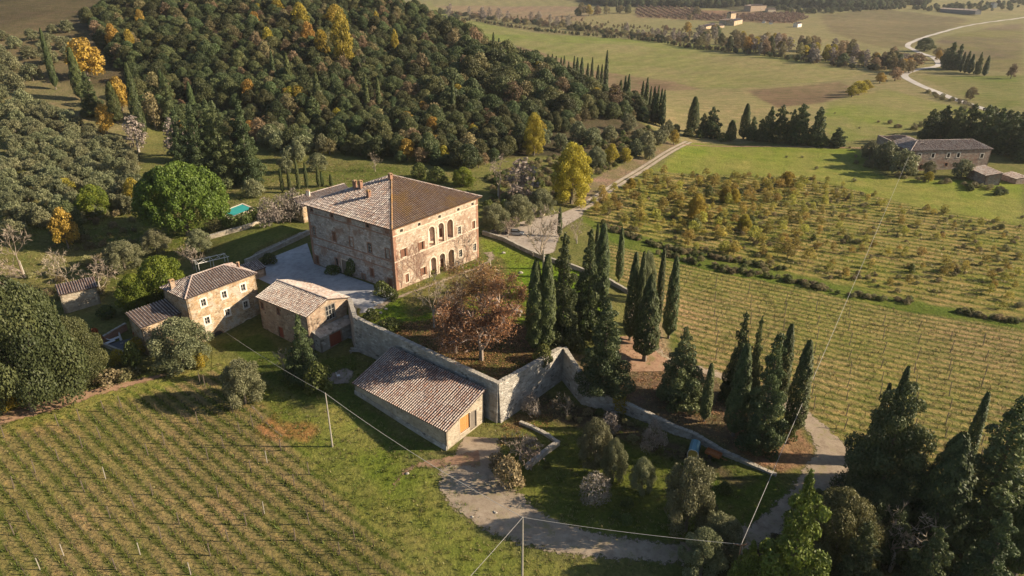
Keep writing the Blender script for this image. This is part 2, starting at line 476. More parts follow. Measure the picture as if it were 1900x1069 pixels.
GREEN, DRY, TAN, BROWN = (.115, .140, .026), (.165, .155, .055), (.215, .175, .085), (.135, .088, .058)
colr = np.tile(np.array((.135, .135, .045)), (len(gxf), 1))
jit = fbm(gxf, gyf, .25, 3) * 1.6
jx, jy = gxf + jit, gyf + fbm(gxf, gyf, .25, 4) * 1.6
mix1 = np.clip(fbm(gxf, gyf, .045, 5) * .9 + .5, 0, 1)[:, None]
def zone(px, c, c2=None, soft=1.2, world=None, sc=.06, seed=1, amt=1.0):
    P = np.array(world) if world is not None else wpoly(px)
    sd = poly_sd(P, jx, jy)
    w = (sstep(sd / soft + .5) * amt)[:, None]
    cc = np.array(c)[None]
    if c2 is not None:
        mm = np.clip(fbm(gxf, gyf, sc, seed) * 1.1 + .5, 0, 1)[:, None]
        cc = cc * (1 - mm) + np.array(c2)[None] * mm
    colr[:] = colr * (1 - w) + cc * w
    return sd
# far plain
far = sstep((gyf - 300) / 200)[:, None]
colr = colr * (1 - far) + np.array((.19, .175, .08)) * far
zone([(790, 2), (850, 32), (1000, 62), (1300, 82), (1660, 130), (1440, 165), (1230, 172), (1130, 160), (960, 100), (840, 62)], (.16, .19, .045), (.22, .20, .085), 6, sc=.018, seed=11)
zone([(840, 62), (960, 85), (1100, 130), (1240, 150), (1300, 165), (1230, 180), (1050, 160)], (.20, .135, .085), (.16, .125, .07), 6, seed=12)
zone([(1230, 168), (1440, 160), (1620, 158), (1540, 195), (1530, 258), (1250, 262), (1200, 230)], (.25, .21, .10), (.21, .19, .085), 4, seed=13)
zone([(1385, 168), (1560, 152), (1600, 172), (1530, 190), (1440, 200)], (.125, .085, .055), (.16, .11, .065), 4, seed=14)
zone([(1180, 150), (1250, 158), (1210, 172)], (.14, .09, .06), None, 4)
zone([(1540, 190), (1640, 165), (1850, 215), (1700, 240), (1560, 265), (1520, 230)], (.15, .185, .035), (.20, .19, .07), 4, seed=15)
zone([(1520, 28), (1640, 16), (1800, 36), (1690, 86), (1640, 90), (1540, 60)], (.125, .10, .055), (.14, .125, .06), 8, seed=16)
zone([(1700, 140), (1899, 140), (1899, 195), (1850, 205)], (.11, .145, .028), (.13, .14, .04), 6, seed=17)
zone([(1740, 70), (1899, 40), (1899, 135), (1740, 125), (1730, 95)], (.13, .10, .065), (.15, .14, .05), 8, seed=18, sc=.02)
zone([(800, 10), (1100, 12), (1080, 40), (900, 32)], (.22, .15, .10), (.20, .16, .10), 8, seed=19, sc=.02)
zone([(1180, 14), (1480, 24), (1470, 44), (1180, 32)], (.20, .12, .08), (.17, .12, .07), 8, seed=20)
zone([(1060, -6), (1500, -6), (1500, 12), (1420, 24), (1300, 14), (1080, 10)], (.035, .04, .025), None, 20)
# meadow, orchard, ditch, vineyard on the right
zone([(1275, 264), (1590, 278), (1640, 330), (1899, 340), (1899, 420), (1700, 385), (1500, 330), (1215, 318)], (.15, .20, .022), (.20, .20, .05), 3, sc=.05, seed=21)
zone([(1100, 372), (1215, 322), (1500, 330), (1700, 385), (1899, 420), (1899, 590), (1700, 560), (1500, 515), (1330, 480), (1090, 405)], (.225, .18, .07), (.175, .17, .045), 3, sc=.16, seed=22)
zone([(1070, 398), (1330, 478), (1500, 512), (1700, 560), (1899, 592), (1899, 612), (1700, 580), (1480, 535), (1300, 500), (1130, 450)], (.085, .12, .02), (.12, .135, .03), 1.5, sc=.12, seed=23)
RV = [(1125, 452), (1300, 498), (1480, 533), (1700, 580), (1899, 612), (1899, 1068), (1640, 880), (1540, 800), (1480, 755), (1320, 690), (1262, 640), (1215, 560), (1150, 520)]
zone(RV, (.23, .18, .085), (.18, .165, .055), 1.5, sc=.06, seed=24)
# left vineyard and lawns
LV = [(0, 808), (150, 770), (290, 722), (400, 688), (470, 745), (560, 850), (700, 1000), (760, 1068), (0, 1068)]
zone([(0, 760), (200, 720), (400, 660), (460, 700), (620, 800), (760, 850), (900, 1000), (1100, 1068), (0, 1068)], (.15, .165, .036), (.21, .19, .065), 2, sc=.07, seed=25)
zone(LV, (.205, .165, .078), (.165, .15, .056), 2, sc=.10, seed=26)
zone([(560, 700), (640, 730), (730, 840), (800, 870), (900, 1010), (1080, 1068), (860, 1068), (700, 900), (600, 800)], (.145, .175, .03), (.19, .18, .055), 2, sc=.09, seed=27)
zone([(405, 640), (480, 620), (560, 670), (660, 660), (655, 720), (730, 800), (830, 836), (735, 845), (640, 760), (560, 745), (480, 700)], (.075, .10, .022), (.09, .115, .025), 1.2, seed=28)  # darker green paints the barn and outbuilding shadow into the lawn colour
zone([(500, 770), (560, 790), (590, 800), (570, 822), (500, 815), (480, 790)], (.33, .13, .06), (.25, .13, .06), 1.5, sc=.4, seed=29, amt=.55)
# terrace lawn, leaf litter below the plane trees
TER = [tuple(p) for p in ([W1[0]] + W1[1:])] + [flat(1120, 600, -2.4), flat(1125, 520, -2.3), flat(1010, 482, -1.9), flat(895, 440, -1.6), (-6.5, 157.5), (-24.5, 135.4), flat(700, 560, -.6)]
zone(None, (.12, .19, .016), (.17, .19, .035), 1.0, world=TER, sc=.08, seed=30)
zone([(745, 600), (900, 590), (1035, 615), (1030, 650), (925, 712), (760, 640), (700, 600)], (.14, .088, .055), (.095, .085, .03), 3, sc=.2, seed=31)
zone([(745, 540), (800, 520), (900, 490), (905, 470), (935, 480), (930, 520), (820, 575), (760, 590)], (.17, .115, .07), (.13, .12, .04), 2, sc=.25, seed=32, amt=.8)
# behind: garden, grove, forest floor
zone([(0, 300), (260, 300), (300, 380), (500, 300), (620, 300), (900, 330), (880, 360), (560, 380), (560, 430), (330, 480), (330, 520), (0, 560)], (.165, .145, .06), (.115, .13, .033), 3, sc=.06, seed=33)
zone([(0, 20), (200, 60), (250, 200), (260, 310), (0, 310)], (.13, .12, .06), (.16, .14, .07), 4, seed=34)
zone([(0, 25), (60, 20), (150, 35), (90, 62), (0, 60)], (.28, .175, .12), (.24, .16, .11), 4, seed=35)
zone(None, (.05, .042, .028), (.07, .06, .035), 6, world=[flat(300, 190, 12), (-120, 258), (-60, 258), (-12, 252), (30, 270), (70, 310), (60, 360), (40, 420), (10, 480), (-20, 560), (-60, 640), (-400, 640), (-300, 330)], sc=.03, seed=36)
zone([(560, 388), (330, 470), (330, 500), (460, 480), (565, 430)], (.115, .13, .035), (.15, .13, .05), 2, seed=37)
# garden below the wall, banks beside the drive
zone([(940, 830), (1000, 735), (1080, 740), (1160, 770), (1300, 830), (1440, 895), (1500, 940), (1400, 1010), (1100, 990), (960, 930)], (.085, .115, .02), (.12, .13, .03), 2, sc=.1, seed=38)
zone([(930, 790), (1000, 735), (1030, 720), (1060, 740), (960, 800)], (.16, .12, .06), (.11, .12, .03), 1, sc=.3, seed=39)
zone([(1060, 660), (1230, 660), (1320, 690), (1420, 800), (1500, 840), (1440, 880), (1290, 806), (1170, 750), (1090, 712)], (.17, .115, .075), (.13, .10, .06), 2, sc=.2, seed=40)
zone([(1340, 835), (1500, 800), (1520, 860), (1440, 884)], (.27, .16, .10), (.22, .14, .08), 1.5, sc=.3, seed=41)
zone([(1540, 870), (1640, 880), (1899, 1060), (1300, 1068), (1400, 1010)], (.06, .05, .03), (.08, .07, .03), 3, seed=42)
zone([(1080, 380), (1260, 272), (1240, 262), (1100, 330), (1040, 380)], (.21, .15, .10), (.15, .13, .06), 2, sc=.2, seed=43)
zone([(1160, 610), (1215, 680), (1280, 690), (1240, 640), (1220, 560), (1190, 540)], (.21, .165, .09), (.24, .18, .11), 1.5, seed=44)
fl = sstep((gyf - 230) / 150)[:, None] * np.clip(fbm(gxf, gyf, .012, 60) * 1.2 + .4, 0, 1)[:, None]
colr[:] = colr * (1 - fl * .45) + np.array((.24, .19, .10)) * fl * .45
stripes_ = np.sin((gxf * .35 + gyf * .93) * .55 + fbm(gxf, gyf, .02, 61) * 2) * sstep((gyf - 300) / 80)
colr *= (1 + .07 * stripes_)[:, None]
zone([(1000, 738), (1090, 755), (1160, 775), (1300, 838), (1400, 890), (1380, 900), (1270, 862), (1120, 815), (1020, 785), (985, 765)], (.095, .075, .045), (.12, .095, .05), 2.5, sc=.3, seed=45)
colr *= (1 + .13 * fbm(gxf, gyf, .5, 50))[:, None]
colr = np.clip(colr, .01, .6)

# row coordinates of the two vineyards and the orchard (distance across the rows)
def row_frame(pa, pb, spacing):
    a = np.array(at(*pa)[:2]); b = np.array(at(*pb)[:2])
    d = (b - a) / np.linalg.norm(b - a)
    return a, d, np.array([-d[1], d[0]]), spacing
LR = row_frame((289, 730), (700, 1041), 2.0)
RR = row_frame((1300, 560), (1890, 690), 2.3)
OR = row_frame((1250, 380), (1890, 480), 3.4)
rowc = np.zeros(len(gxf)); rowa = np.zeros(len(gxf))
ORCH = [(1100, 372), (1215, 322), (1500, 330), (1700, 385), (1899, 420), (1899, 585), (1700, 555), (1500, 510), (1330, 475), (1090, 405)]
for fr, zp in ((LR, LV), (RR, RV), (OR, ORCH)):
    sd = poly_sd(wpoly(zp), gxf, gyf)
    c = ((gxf - fr[0][0]) * fr[2][0] + (gyf - fr[0][1]) * fr[2][1]) / fr[3]
    k = sd > -2.5
    rowc[k] = c[k]; rowa[k] = sstep(sd[k] / 2.5 + 1)
ny, nx = GX.shape
idx = np.arange(nx * ny).reshape(ny, nx)
F = np.stack([idx[:-1, :-1], idx[:-1, 1:], idx[1:, 1:], idx[1:, :-1]], -1).reshape(-1, 4)
m, nt, p, out = new_mat('field_soil_and_grass')
tc = N(nt, 'ShaderNodeTexCoord')
ca = N(nt, 'ShaderNodeAttribute', attribute_name='field')
ra = N(nt, 'ShaderNodeAttribute', attribute_name='row')
raa = N(nt, 'ShaderNodeAttribute', attribute_name='rowamt')
n1 = noise(nt, tc.outputs['Object'], 1.6, 8, .72)
n2 = noise(nt, tc.outputs['Object'], .11, 7, .7)
n3 = noise(nt, tc.outputs['Object'], .33, 5, .65)
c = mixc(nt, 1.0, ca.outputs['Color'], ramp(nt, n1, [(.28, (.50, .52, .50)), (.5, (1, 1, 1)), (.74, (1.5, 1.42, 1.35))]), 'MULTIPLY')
c = mixc(nt, 1.0, c, ramp(nt, n2, [(.3, (.78, .86, .70)), (.5, (1, 1, 1)), (.7, (1.25, 1.12, 1.2))]), 'MULTIPLY')
c = mixc(nt, 1.0, c, ramp(nt, n3, [(.35, (.86, .92, .82)), (.65, (1.12, 1.06, 1.1))]), 'MULTIPLY')
# planted rows darker green: weeds and row shadow both in the colour, tan between
wob = nt.nodes.new('ShaderNodeMath'); wob.operation = 'MULTIPLY_ADD'; wob.inputs[1].default_value = .22
nt.links.new(n3, wob.inputs[0]); nt.links.new(ra.outputs['Fac'], wob.inputs[2])
s2 = nt.nodes.new('ShaderNodeMath'); s2.operation = 'MULTIPLY'; s2.inputs[1].default_value = 2 * PI; nt.links.new(wob.outputs[0], s2.inputs[0])
s3 = nt.nodes.new('ShaderNodeMath'); s3.operation = 'SINE'; nt.links.new(s2.outputs[0], s3.inputs[0])
s4 = nt.nodes.new('ShaderNodeMath'); s4.operation = 'MULTIPLY_ADD'; s4.inputs[1].default_value = .22; nt.links.new(s3.outputs[0], s4.inputs[0]); nt.links.new(n1, s4.inputs[2])
stripe = ramp(nt, s4.outputs[0], [(.3, (.56, .70, .44)), (.5, (1, 1, 1)), (.72, (1.20, 1.10, 1.08))])
c = mixc(nt, raa.outputs['Fac'], c, mixc(nt, 1.0, c, stripe, 'MULTIPLY'))
nt.links.new(c, p.inputs['Base Color'])
p.inputs['Roughness'].default_value = .95; p.inputs['Specular IOR Level'].default_value = .05
b0 = bump(nt, n1, .9, .28, p)
bump(nt, noise(nt, tc.outputs['Object'], .7, 6, .7), .8, .5, p, b0)
M['ground'] = m
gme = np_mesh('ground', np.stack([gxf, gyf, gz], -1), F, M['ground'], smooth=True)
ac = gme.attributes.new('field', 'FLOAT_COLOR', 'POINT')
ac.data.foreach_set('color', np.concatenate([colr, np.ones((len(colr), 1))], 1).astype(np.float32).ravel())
a_ = gme.attributes.new('row', 'FLOAT', 'POINT'); a_.data.foreach_set('value', rowc.astype(np.float32))
a_ = gme.attributes.new('rowamt', 'FLOAT', 'POINT'); a_.data.foreach_set('value', rowa.astype(np.float32))
link('ground', gme, kind='structure')

# ------------------------------------------------------------------ tracks, roads and yards: thin sheets on the ground
def ribbon(name, pts, width, mat, lift=.05, step=1.0, world=False, nc=6):
    P = [np.array(q[:2]) if world else np.array(at(*q)[:2]) for q in pts]
    W_ = [width] * len(P) if not isinstance(width, (list, tuple)) else list(width)
    # catmull-rom
    out = []; ws = []
    for i in range(len(P) - 1):
        p0, p1, p2, p3 = P[max(i - 1, 0)], P[i], P[i + 1], P[min(i + 2, len(P) - 1)]
        n = max(2, int(np.linalg.norm(p2 - p1) / step))
        for k in range(n):
            t = k / n
            out.append(.5 * ((2 * p1) + (-p0 + p2) * t + (2 * p0 - 5 * p1 + 4 * p2 - p3) * t * t + (-p0 + 3 * p1 - 3 * p2 + p3) * t ** 3))
            ws.append(W_[i] * (1 - t) + W_[i + 1] * t)
    out.append(P[-1]); ws.append(W_[-1])
    C = np.array(out); D = np.gradient(C, axis=0); D /= np.linalg.norm(D, axis=1)[:, None] + 1e-9
    Nn = np.stack([-D[:, 1], D[:, 0]], -1)
    V = []; E = []
    for j in range(nc + 1):
        s = j / nc * 2 - 1
        V.append(C + Nn * (np.array(ws) / 2 * s)[:, None])
        E.append(np.full(len(C), 1 - abs(s)) * np.array(ws) / 2)
    V = np.stack(V, 1).reshape(-1, 2); E = np.stack(E, 1).ravel()
    k = len(C); id_ = np.arange(k * (nc + 1)).reshape(k, nc + 1)
    F = np.stack([id_[:-1, :-1], id_[:-1, 1:], id_[1:, 1:], id_[1:, :-1]], -1).reshape(-1, 4)
    z = Hnp(V[:, 0], V[:, 1]) + lift
    me = np_mesh(name, np.column_stack([V, z]), F, mat, smooth=True)
    if me.polygons[0].normal.z < 0: me.flip_normals()
    a = me.attributes.new('edge', 'FLOAT', 'POINT'); a.data.foreach_set('value', E.astype(np.float32))
    return link(name, me, kind='structure')
def sheet(name, poly, mat, lift=.06, step=1.2, zf=None):
    P = np.array(poly, float)
    B = []
    for i in range(len(P)):
        a, b = P[i], P[(i + 1) % len(P)]
        n = max(1, int(np.linalg.norm(b - a) / step))
        B += [a + (b - a) * k / n for k in range(n)]
    B = np.array(B)
    X, Y = np.meshgrid(np.arange(P[:, 0].min(), P[:, 0].max(), step), np.arange(P[:, 1].min(), P[:, 1].max(), step))
    X, Y = X.ravel(), Y.ravel()
    k = poly_sd(P, X, Y) > step * .4
    V = np.concatenate([B, np.stack([X[k], Y[k]], -1)])
    ed = [(i, (i + 1) % len(B)) for i in range(len(B))]
    r = delaunay_2d_cdt([Vector(v) for v in V], ed, [], 1, 1e-4)
    V = np.array([tuple(v) for v in r[0]]); F = np.array([f for f in r[2] if len(f) == 3])
    z = (Hnp(V[:, 0], V[:, 1]) if zf is None else zf(V)) + lift
    me = np_mesh(name, np.column_stack([V, z]), F, mat, smooth=True)
    if me.polygons[0].normal.z < 0: me.flip_normals()
    E = np.maximum(poly_sd(P, V[:, 0], V[:, 1]), 0)
    a = me.attributes.new('edge', 'FLOAT', 'POINT'); a.data.foreach_set('value', E.astype(np.float32))
    return link(name, me, kind='structure')
M['gravel'] = ground_like('pale_gravel', [(.24, .19, .15), (.34, .285, .235), (.42, .37, .315)], 1.1, .7)
M['court'] = ground_like('courtyard_gravel', [(.30, .29, .29), (.41, .40, .40), (.50, .49, .49)], .8, 0, bumpd=.03)
M['dirt'] = ground_like('dirt_track', [(.22, .165, .12), (.33, .26, .19), (.42, .34, .26)], .9, 1.1, spots=(.16, .15, .06))
M['reddirt'] = ground_like('reddish_dirt', [(.22, .13, .085), (.32, .20, .13), (.40, .27, .18)], .9, 1.3, spots=(.17, .14, .06))
M['drive'] = ground_like('drive_gravel', [(.23, .175, .125), (.34, .27, .20), (.44, .37, .29)], .9, 1.7, spots=(.22, .185, .095))
M['farroad'] = ground_like('chalk_road', [(.42, .38, .34), (.46, .42, .38), (.50, .46, .42)], .3, 0)
court_w = [(-24.9, 134.2), (-47.9, 152.8), flat(570, 452, -1.1), flat(500, 480, -1.1), flat(470, 512, -1.1), (-54, 140.5), (-50, 136.5), (-35.6, 126.0), (-32.6, 125.0), flat(690, 578, -.6), flat(720, 555, -.5)]
sheet('courtyard', court_w, M['court'], .07)
ribbon('terrace_path', [flat(700, 572, -.5), flat(725, 556, -.45), (-23, 134.2), (-14, 144.8), (-5.6, 156.2), flat(905, 468, -1.7)], [3, 2.4, 1.8, 1.8, 2.2, 3.5], M['dirt'], .07, world=True)
farm = [(1278, 263), (1225, 292), (1170, 327), (1112, 364), (1080, 386), (1040, 402)]
M['track'] = ground_like('pale_track', [(.26, .205, .15), (.35, .29, .22), (.42, .36, .29)], .9, .35)
def side(path, off):
    w = [np.array(at(*q)[:2]) for q in path]; o = []
    for i, q in enumerate(w):
        d = w[min(i + 1, len(w) - 1)] - w[max(i - 1, 0)]; d /= np.linalg.norm(d)
        o.append(q + np.array([-d[1], d[0]]) * off)
    return o
ribbon('farm_track', side(farm, 1.0), 1.9, M['track'], world=True)
ribbon('farm_track', side(farm, -1.0), 1.9, M['track'], world=True)
sheet('parking_yard', wpoly([(905, 428), (940, 418), (990, 405), (1040, 395), (1090, 380), (1082, 402), (1045, 425), (1030, 470), (1000, 476), (960, 458), (925, 445)]), M['gravel'], .07)
ribbon('drive', [(1188, 540), (1183, 575), (1190, 620), (1210, 655), (1250, 674), (1320, 692), (1400, 720), (1480, 766), (1530, 812), (1550, 850), (1530, 890), (1490, 925), (1430, 975)],
       [3, 5, 7, 6.5, 4.5, 4, 4.5, 5, 6, 8, 8, 6, 5], M['drive'])
ribbon('lower_drive', [(1440, 968), (1360, 1010), (1270, 1026), (1180, 1020), (1080, 1008), (1000, 985), (935, 950), (885, 912), (868, 880), (885, 850), (893, 812)],
       [4.5, 5, 5, 5.2, 6.2, 7.5, 10, 11, 10.5, 9.5, 7], M['drive'], .055)
ribbon('forecourt_dirt', [(1165, 625), (1190, 668), (1200, 690)], [4, 12, 8], M['reddirt'], .09)
ribbon('grass_track', [(0, 778), (110, 748), (200, 722), (290, 700), (345, 682)], [5, 4.5, 3.5, 2.6, 1.5], M['reddirt'])
ribbon('worn_path', [(890, 850), (820, 858), (760, 870), (720, 915)], [5, 3, 2, 1.2], M['reddirt'], .06)
ribbon('pole_path', [(460, 745), (510, 800), (545, 815)], [.7, .6, .4], M['gravel'], .07)
ribbon('country_road', [(2000, 15), (1890, 34), (1800, 47), (1740, 62), (1700, 75), (1684, 85), (1700, 95), (1730, 106), (1742, 118), (1735, 124), (1700, 130), (1678, 140), (1700, 155), (1760, 180), (1850, 210), (1960, 250)], 5.5, M['farroad'], .12, 4)
ribbon('field_track', [(1232, 166), (1330, 163), (1440, 158), (1560, 152)], 1.6, M['dirt'], .1, 4)
ribbon('ruin_track', [(1265, 268), (1400, 272), (1550, 274), (1640, 276)], 3.0, M['reddirt'], .09, 2)
print('terrain', len(gxf))

# ------------------------------------------------------------------ masonry and roofs
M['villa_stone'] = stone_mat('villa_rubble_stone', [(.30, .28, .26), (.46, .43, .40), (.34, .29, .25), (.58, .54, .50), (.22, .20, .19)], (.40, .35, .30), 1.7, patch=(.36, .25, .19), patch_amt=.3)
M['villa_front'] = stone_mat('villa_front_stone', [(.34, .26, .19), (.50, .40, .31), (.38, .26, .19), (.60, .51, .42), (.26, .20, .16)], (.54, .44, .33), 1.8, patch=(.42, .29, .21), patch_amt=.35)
M['house_stone'] = stone_mat('house_ochre_stone', [(.30, .20, .12), (.46, .33, .20), (.38, .24, .13), (.56, .45, .32), (.24, .16, .10)], (.58, .48, .35), 1.5, patch=(.60, .53, .43), patch_amt=.35)
M['annex_stone'] = stone_mat('annex_stone', [(.30, .21, .15), (.42, .30, .21), (.35, .24, .17), (.50, .40, .30), (.20, .15, .11)], (.44, .35, .26), 1.6, patch=(.46, .34, .25), patch_amt=.3)
M['wall_stone'] = stone_mat('retaining_wall_stone', [(.32, .30, .27), (.48, .45, .40), (.36, .33, .29), (.58, .55, .50), (.16, .15, .13)], (.44, .40, .35), 1.3, patch=(.44, .40, .34), patch_amt=.45, bumpd=.09)
M['barn_stone'] = stone_mat('barn_stone', [(.32, .27, .21), (.46, .40, .31), (.38, .30, .22), (.54, .48, .39), (.24, .20, .15)], (.50, .44, .35), 1.5, patch=(.55, .47, .36), patch_amt=.5)
M['ruin_stone'] = stone_mat('ruin_stone', [(.24, .18, .15), (.36, .29, .24), (.30, .20, .16), (.42, .36, .31), (.18, .14, .12)], (.36, .30, .25), 1.3, patch=(.34, .22, .17), patch_amt=.35)
M['brick'] = stone_mat('red_brick', [(.30, .15, .10), (.38, .20, .13), (.27, .14, .10)], (.36, .28, .22), 5.5, squash=3.0, bumpd=.02)
M['pinkplaster'] = plain('pink_plaster', (.74, .56, .45), .9)
M['trimstone'] = plain('pale_trim_stone', (.56, .47, .37), .9, scale=3)
M['whiteplaster'] = plain('white_plaster_surround', (.66, .60, .52), .9, scale=3)
M['dark_glass'] = plain('dark_window_glass', (.025, .027, .03), .12, var=.2, spec=.6)
M['dark_inside'] = plain('unlit_interior', (.05, .04, .035), .9)
M['shutter'] = plain('brown_shutter', (.16, .075, .045), .7)
M['woodgrey'] = plain('grey_timber', (.20, .17, .14), .8)
M['redwood'] = plain('red_painted_door', (.28, .075, .04), .7, scale=4)
M['orangewood'] = plain('orange_larch_door', (.50, .23, .075), .7, scale=5, var=.3)
M['winframe'] = plain('pale_window_frame', (.5, .47, .42), .6)
M['tile_old'] = tile_mat('weathered_roof_tiles', [(.24, .18, .155), (.38, .31, .28), (.48, .41, .37), (.40, .28, .22), (.56, .50, .45), (.32, .26, .24)], (.58, .53, .48), .35)
M['tile_lichen'] = tile_mat('lichen_roof_tiles', [(.34, .23, .16), (.44, .30, .20), (.46, .34, .26), (.40, .26, .17), (.50, .38, .29), (.32, .22, .18)], (.52, .32, .11), .6)
M['tile_ridge'] = tile_mat('orange_lichen_ridge_tiles', [(.30, .17, .09), (.42, .25, .12), (.36, .25, .18), (.48, .30, .14)], (.50, .27, .08), .6)
M['tile_red'] = tile_mat('red_roof_tiles', [(.28, .19, .16), (.34, .23, .19), (.38, .31, .28), (.48, .40, .37), (.33, .25, .23), (.40, .24, .18)], (.52, .44, .38), .6)
M['pan'] = plain('roof_channel_tiles', (.085, .06, .05), .9, scale=5)
M['pan_l'] = plain('lichen_channel_tiles', (.13, .07, .035), .9, scale=1.5, var=.4)
M['gutter'] = plain('copper_gutter', (.14, .07, .05), .6)

def tri_fill(loops):
    """triangles over a planar outline with holes, loops in 2D"""
    T = tessellate_polygon([[Vector((a, b, 0)) for a, b in L] for L in loops])
    return T
def arch_loop(s0, s1, t0, t1, n=10):
    """opening from t0 up to t1 with a half-round head"""
    r = (s1 - s0) / 2; c = (s0 + s1) / 2; sp = t1 - r
    return [(s0, t0), (s1, t0)] + [(c + r * math.cos(PI * k / n), sp + r * math.sin(PI * k / n)) for k in range(n + 1)]
def rect_loop(s0, s1, t0, t1): return [(s0, t0), (s1, t0), (s1, t1), (s0, t1)]

class Facade:
    """a vertical wall from world point a to b (seen from outside, a on the viewer's left), base z0"""
    def __init__(s, a, b, z0, z1):
        s.a = np.array(a, float); s.b = np.array(b, float); s.z0, s.z1 = z0, z1
        d = s.b - s.a; s.L = float(np.linalg.norm(d)); s.u = d / s.L
        s.n = np.array([s.u[1], -s.u[0]])      # outward
        s.holes = []
    def P(s, q, t, o=0.0):                     # along, up (absolute z), outward
        p = s.a + s.u * q + s.n * o
        return (p[0], p[1], t)
    def px(s, x, y):                           # photo pixel -> (along, z) on the facade plane
        a, b, c = ray(x, y)
        den = a * s.n[0] + b * s.n[1]
        t = (s.a[0] * s.n[0] + s.a[1] * s.n[1]) / den
        h = np.array([a * t, b * t])
        return float((h - s.a) @ s.u), CAM_H + c * t
    def hole(s, q, z0, z1, w, arch=False):
        L = arch_loop(q - w / 2, q + w / 2, z0, z1) if arch else rect_loop(q - w / 2, q + w / 2, z0, z1)
        s.holes.append(L); return L
    def fill(s, mb, outline=None, th=.45, m=0, t=.5, back=True):
        o = outline or rect_loop(0, s.L, s.z0, s.z1)
        loops = [o] + s.holes
        pts = [p for L in loops for p in L]
        T = tri_fill(loops)
        fs = []
        for f in T:
            (a0, a1), (b0, b1), (c0, c1) = pts[f[0]], pts[f[1]], pts[f[2]]
            fs.append(f if (b0 - a0) * (c1 - a1) - (b1 - a1) * (c0 - a0) > 0 else f[::-1])
        mb.add([s.P(a, b) for a, b in pts], fs, t, m)
        if back: mb.add([s.P(a, b, -th) for a, b in pts], [f[::-1] for f in fs], t, m)
        for L in s.holes:                      # reveals
            n = len(L)
            mb.add([s.P(a, b) for a, b in L] + [s.P(a, b, -th) for a, b in L], [((i + 1) % n, i, n + i, n + (i + 1) % n)[::-1] for i in range(n)], t, m)
        n = len(o)
        mb.add([s.P(a, b) for a, b in o] + [s.P(a, b, -th) for a, b in o], [(i, (i + 1) % n, n + (i + 1) % n, n + i)[::-1] for i in range(n)], t, m)

def border(F, L, w, out=.04, mb=None, t=.5, m=0, skip_bottom=False, dep=.06):
    """a flat surround of width w round an opening, standing proud of the wall"""
    c = np.mean(np.array(L), axis=0)
    n = len(L)
    O = []
    A = np.array(L)
    for i in range(n):
        e0 = A[i] - A[i - 1]; e1 = A[(i + 1) % n] - A[i]
        n0 = np.array([e0[1], -e0[0]]) / (np.linalg.norm(e0) + 1e-9); n1 = np.array([e1[1], -e1[0]]) / (np.linalg.norm(e1) + 1e-9)
        k = n0 + n1; k = k / (k @ k) * 2 if (k @ k) > .1 else n0
        O.append(A[i] + k * w)
    for i in range(n):
        if skip_bottom and i == 0: continue
        j = (i + 1) % n
        q = [L[i], L[j], tuple(O[j]), tuple(O[i])]
        vs = [F.P(a, b, out) for a, b in q] + [F.P(a, b, -dep) for a, b in q]
        mb.add(vs, [(3, 2, 1, 0), (0, 1, 5, 4), (2, 3, 7, 6), (1, 2, 6, 5), (3, 0, 4, 7)], t, m)

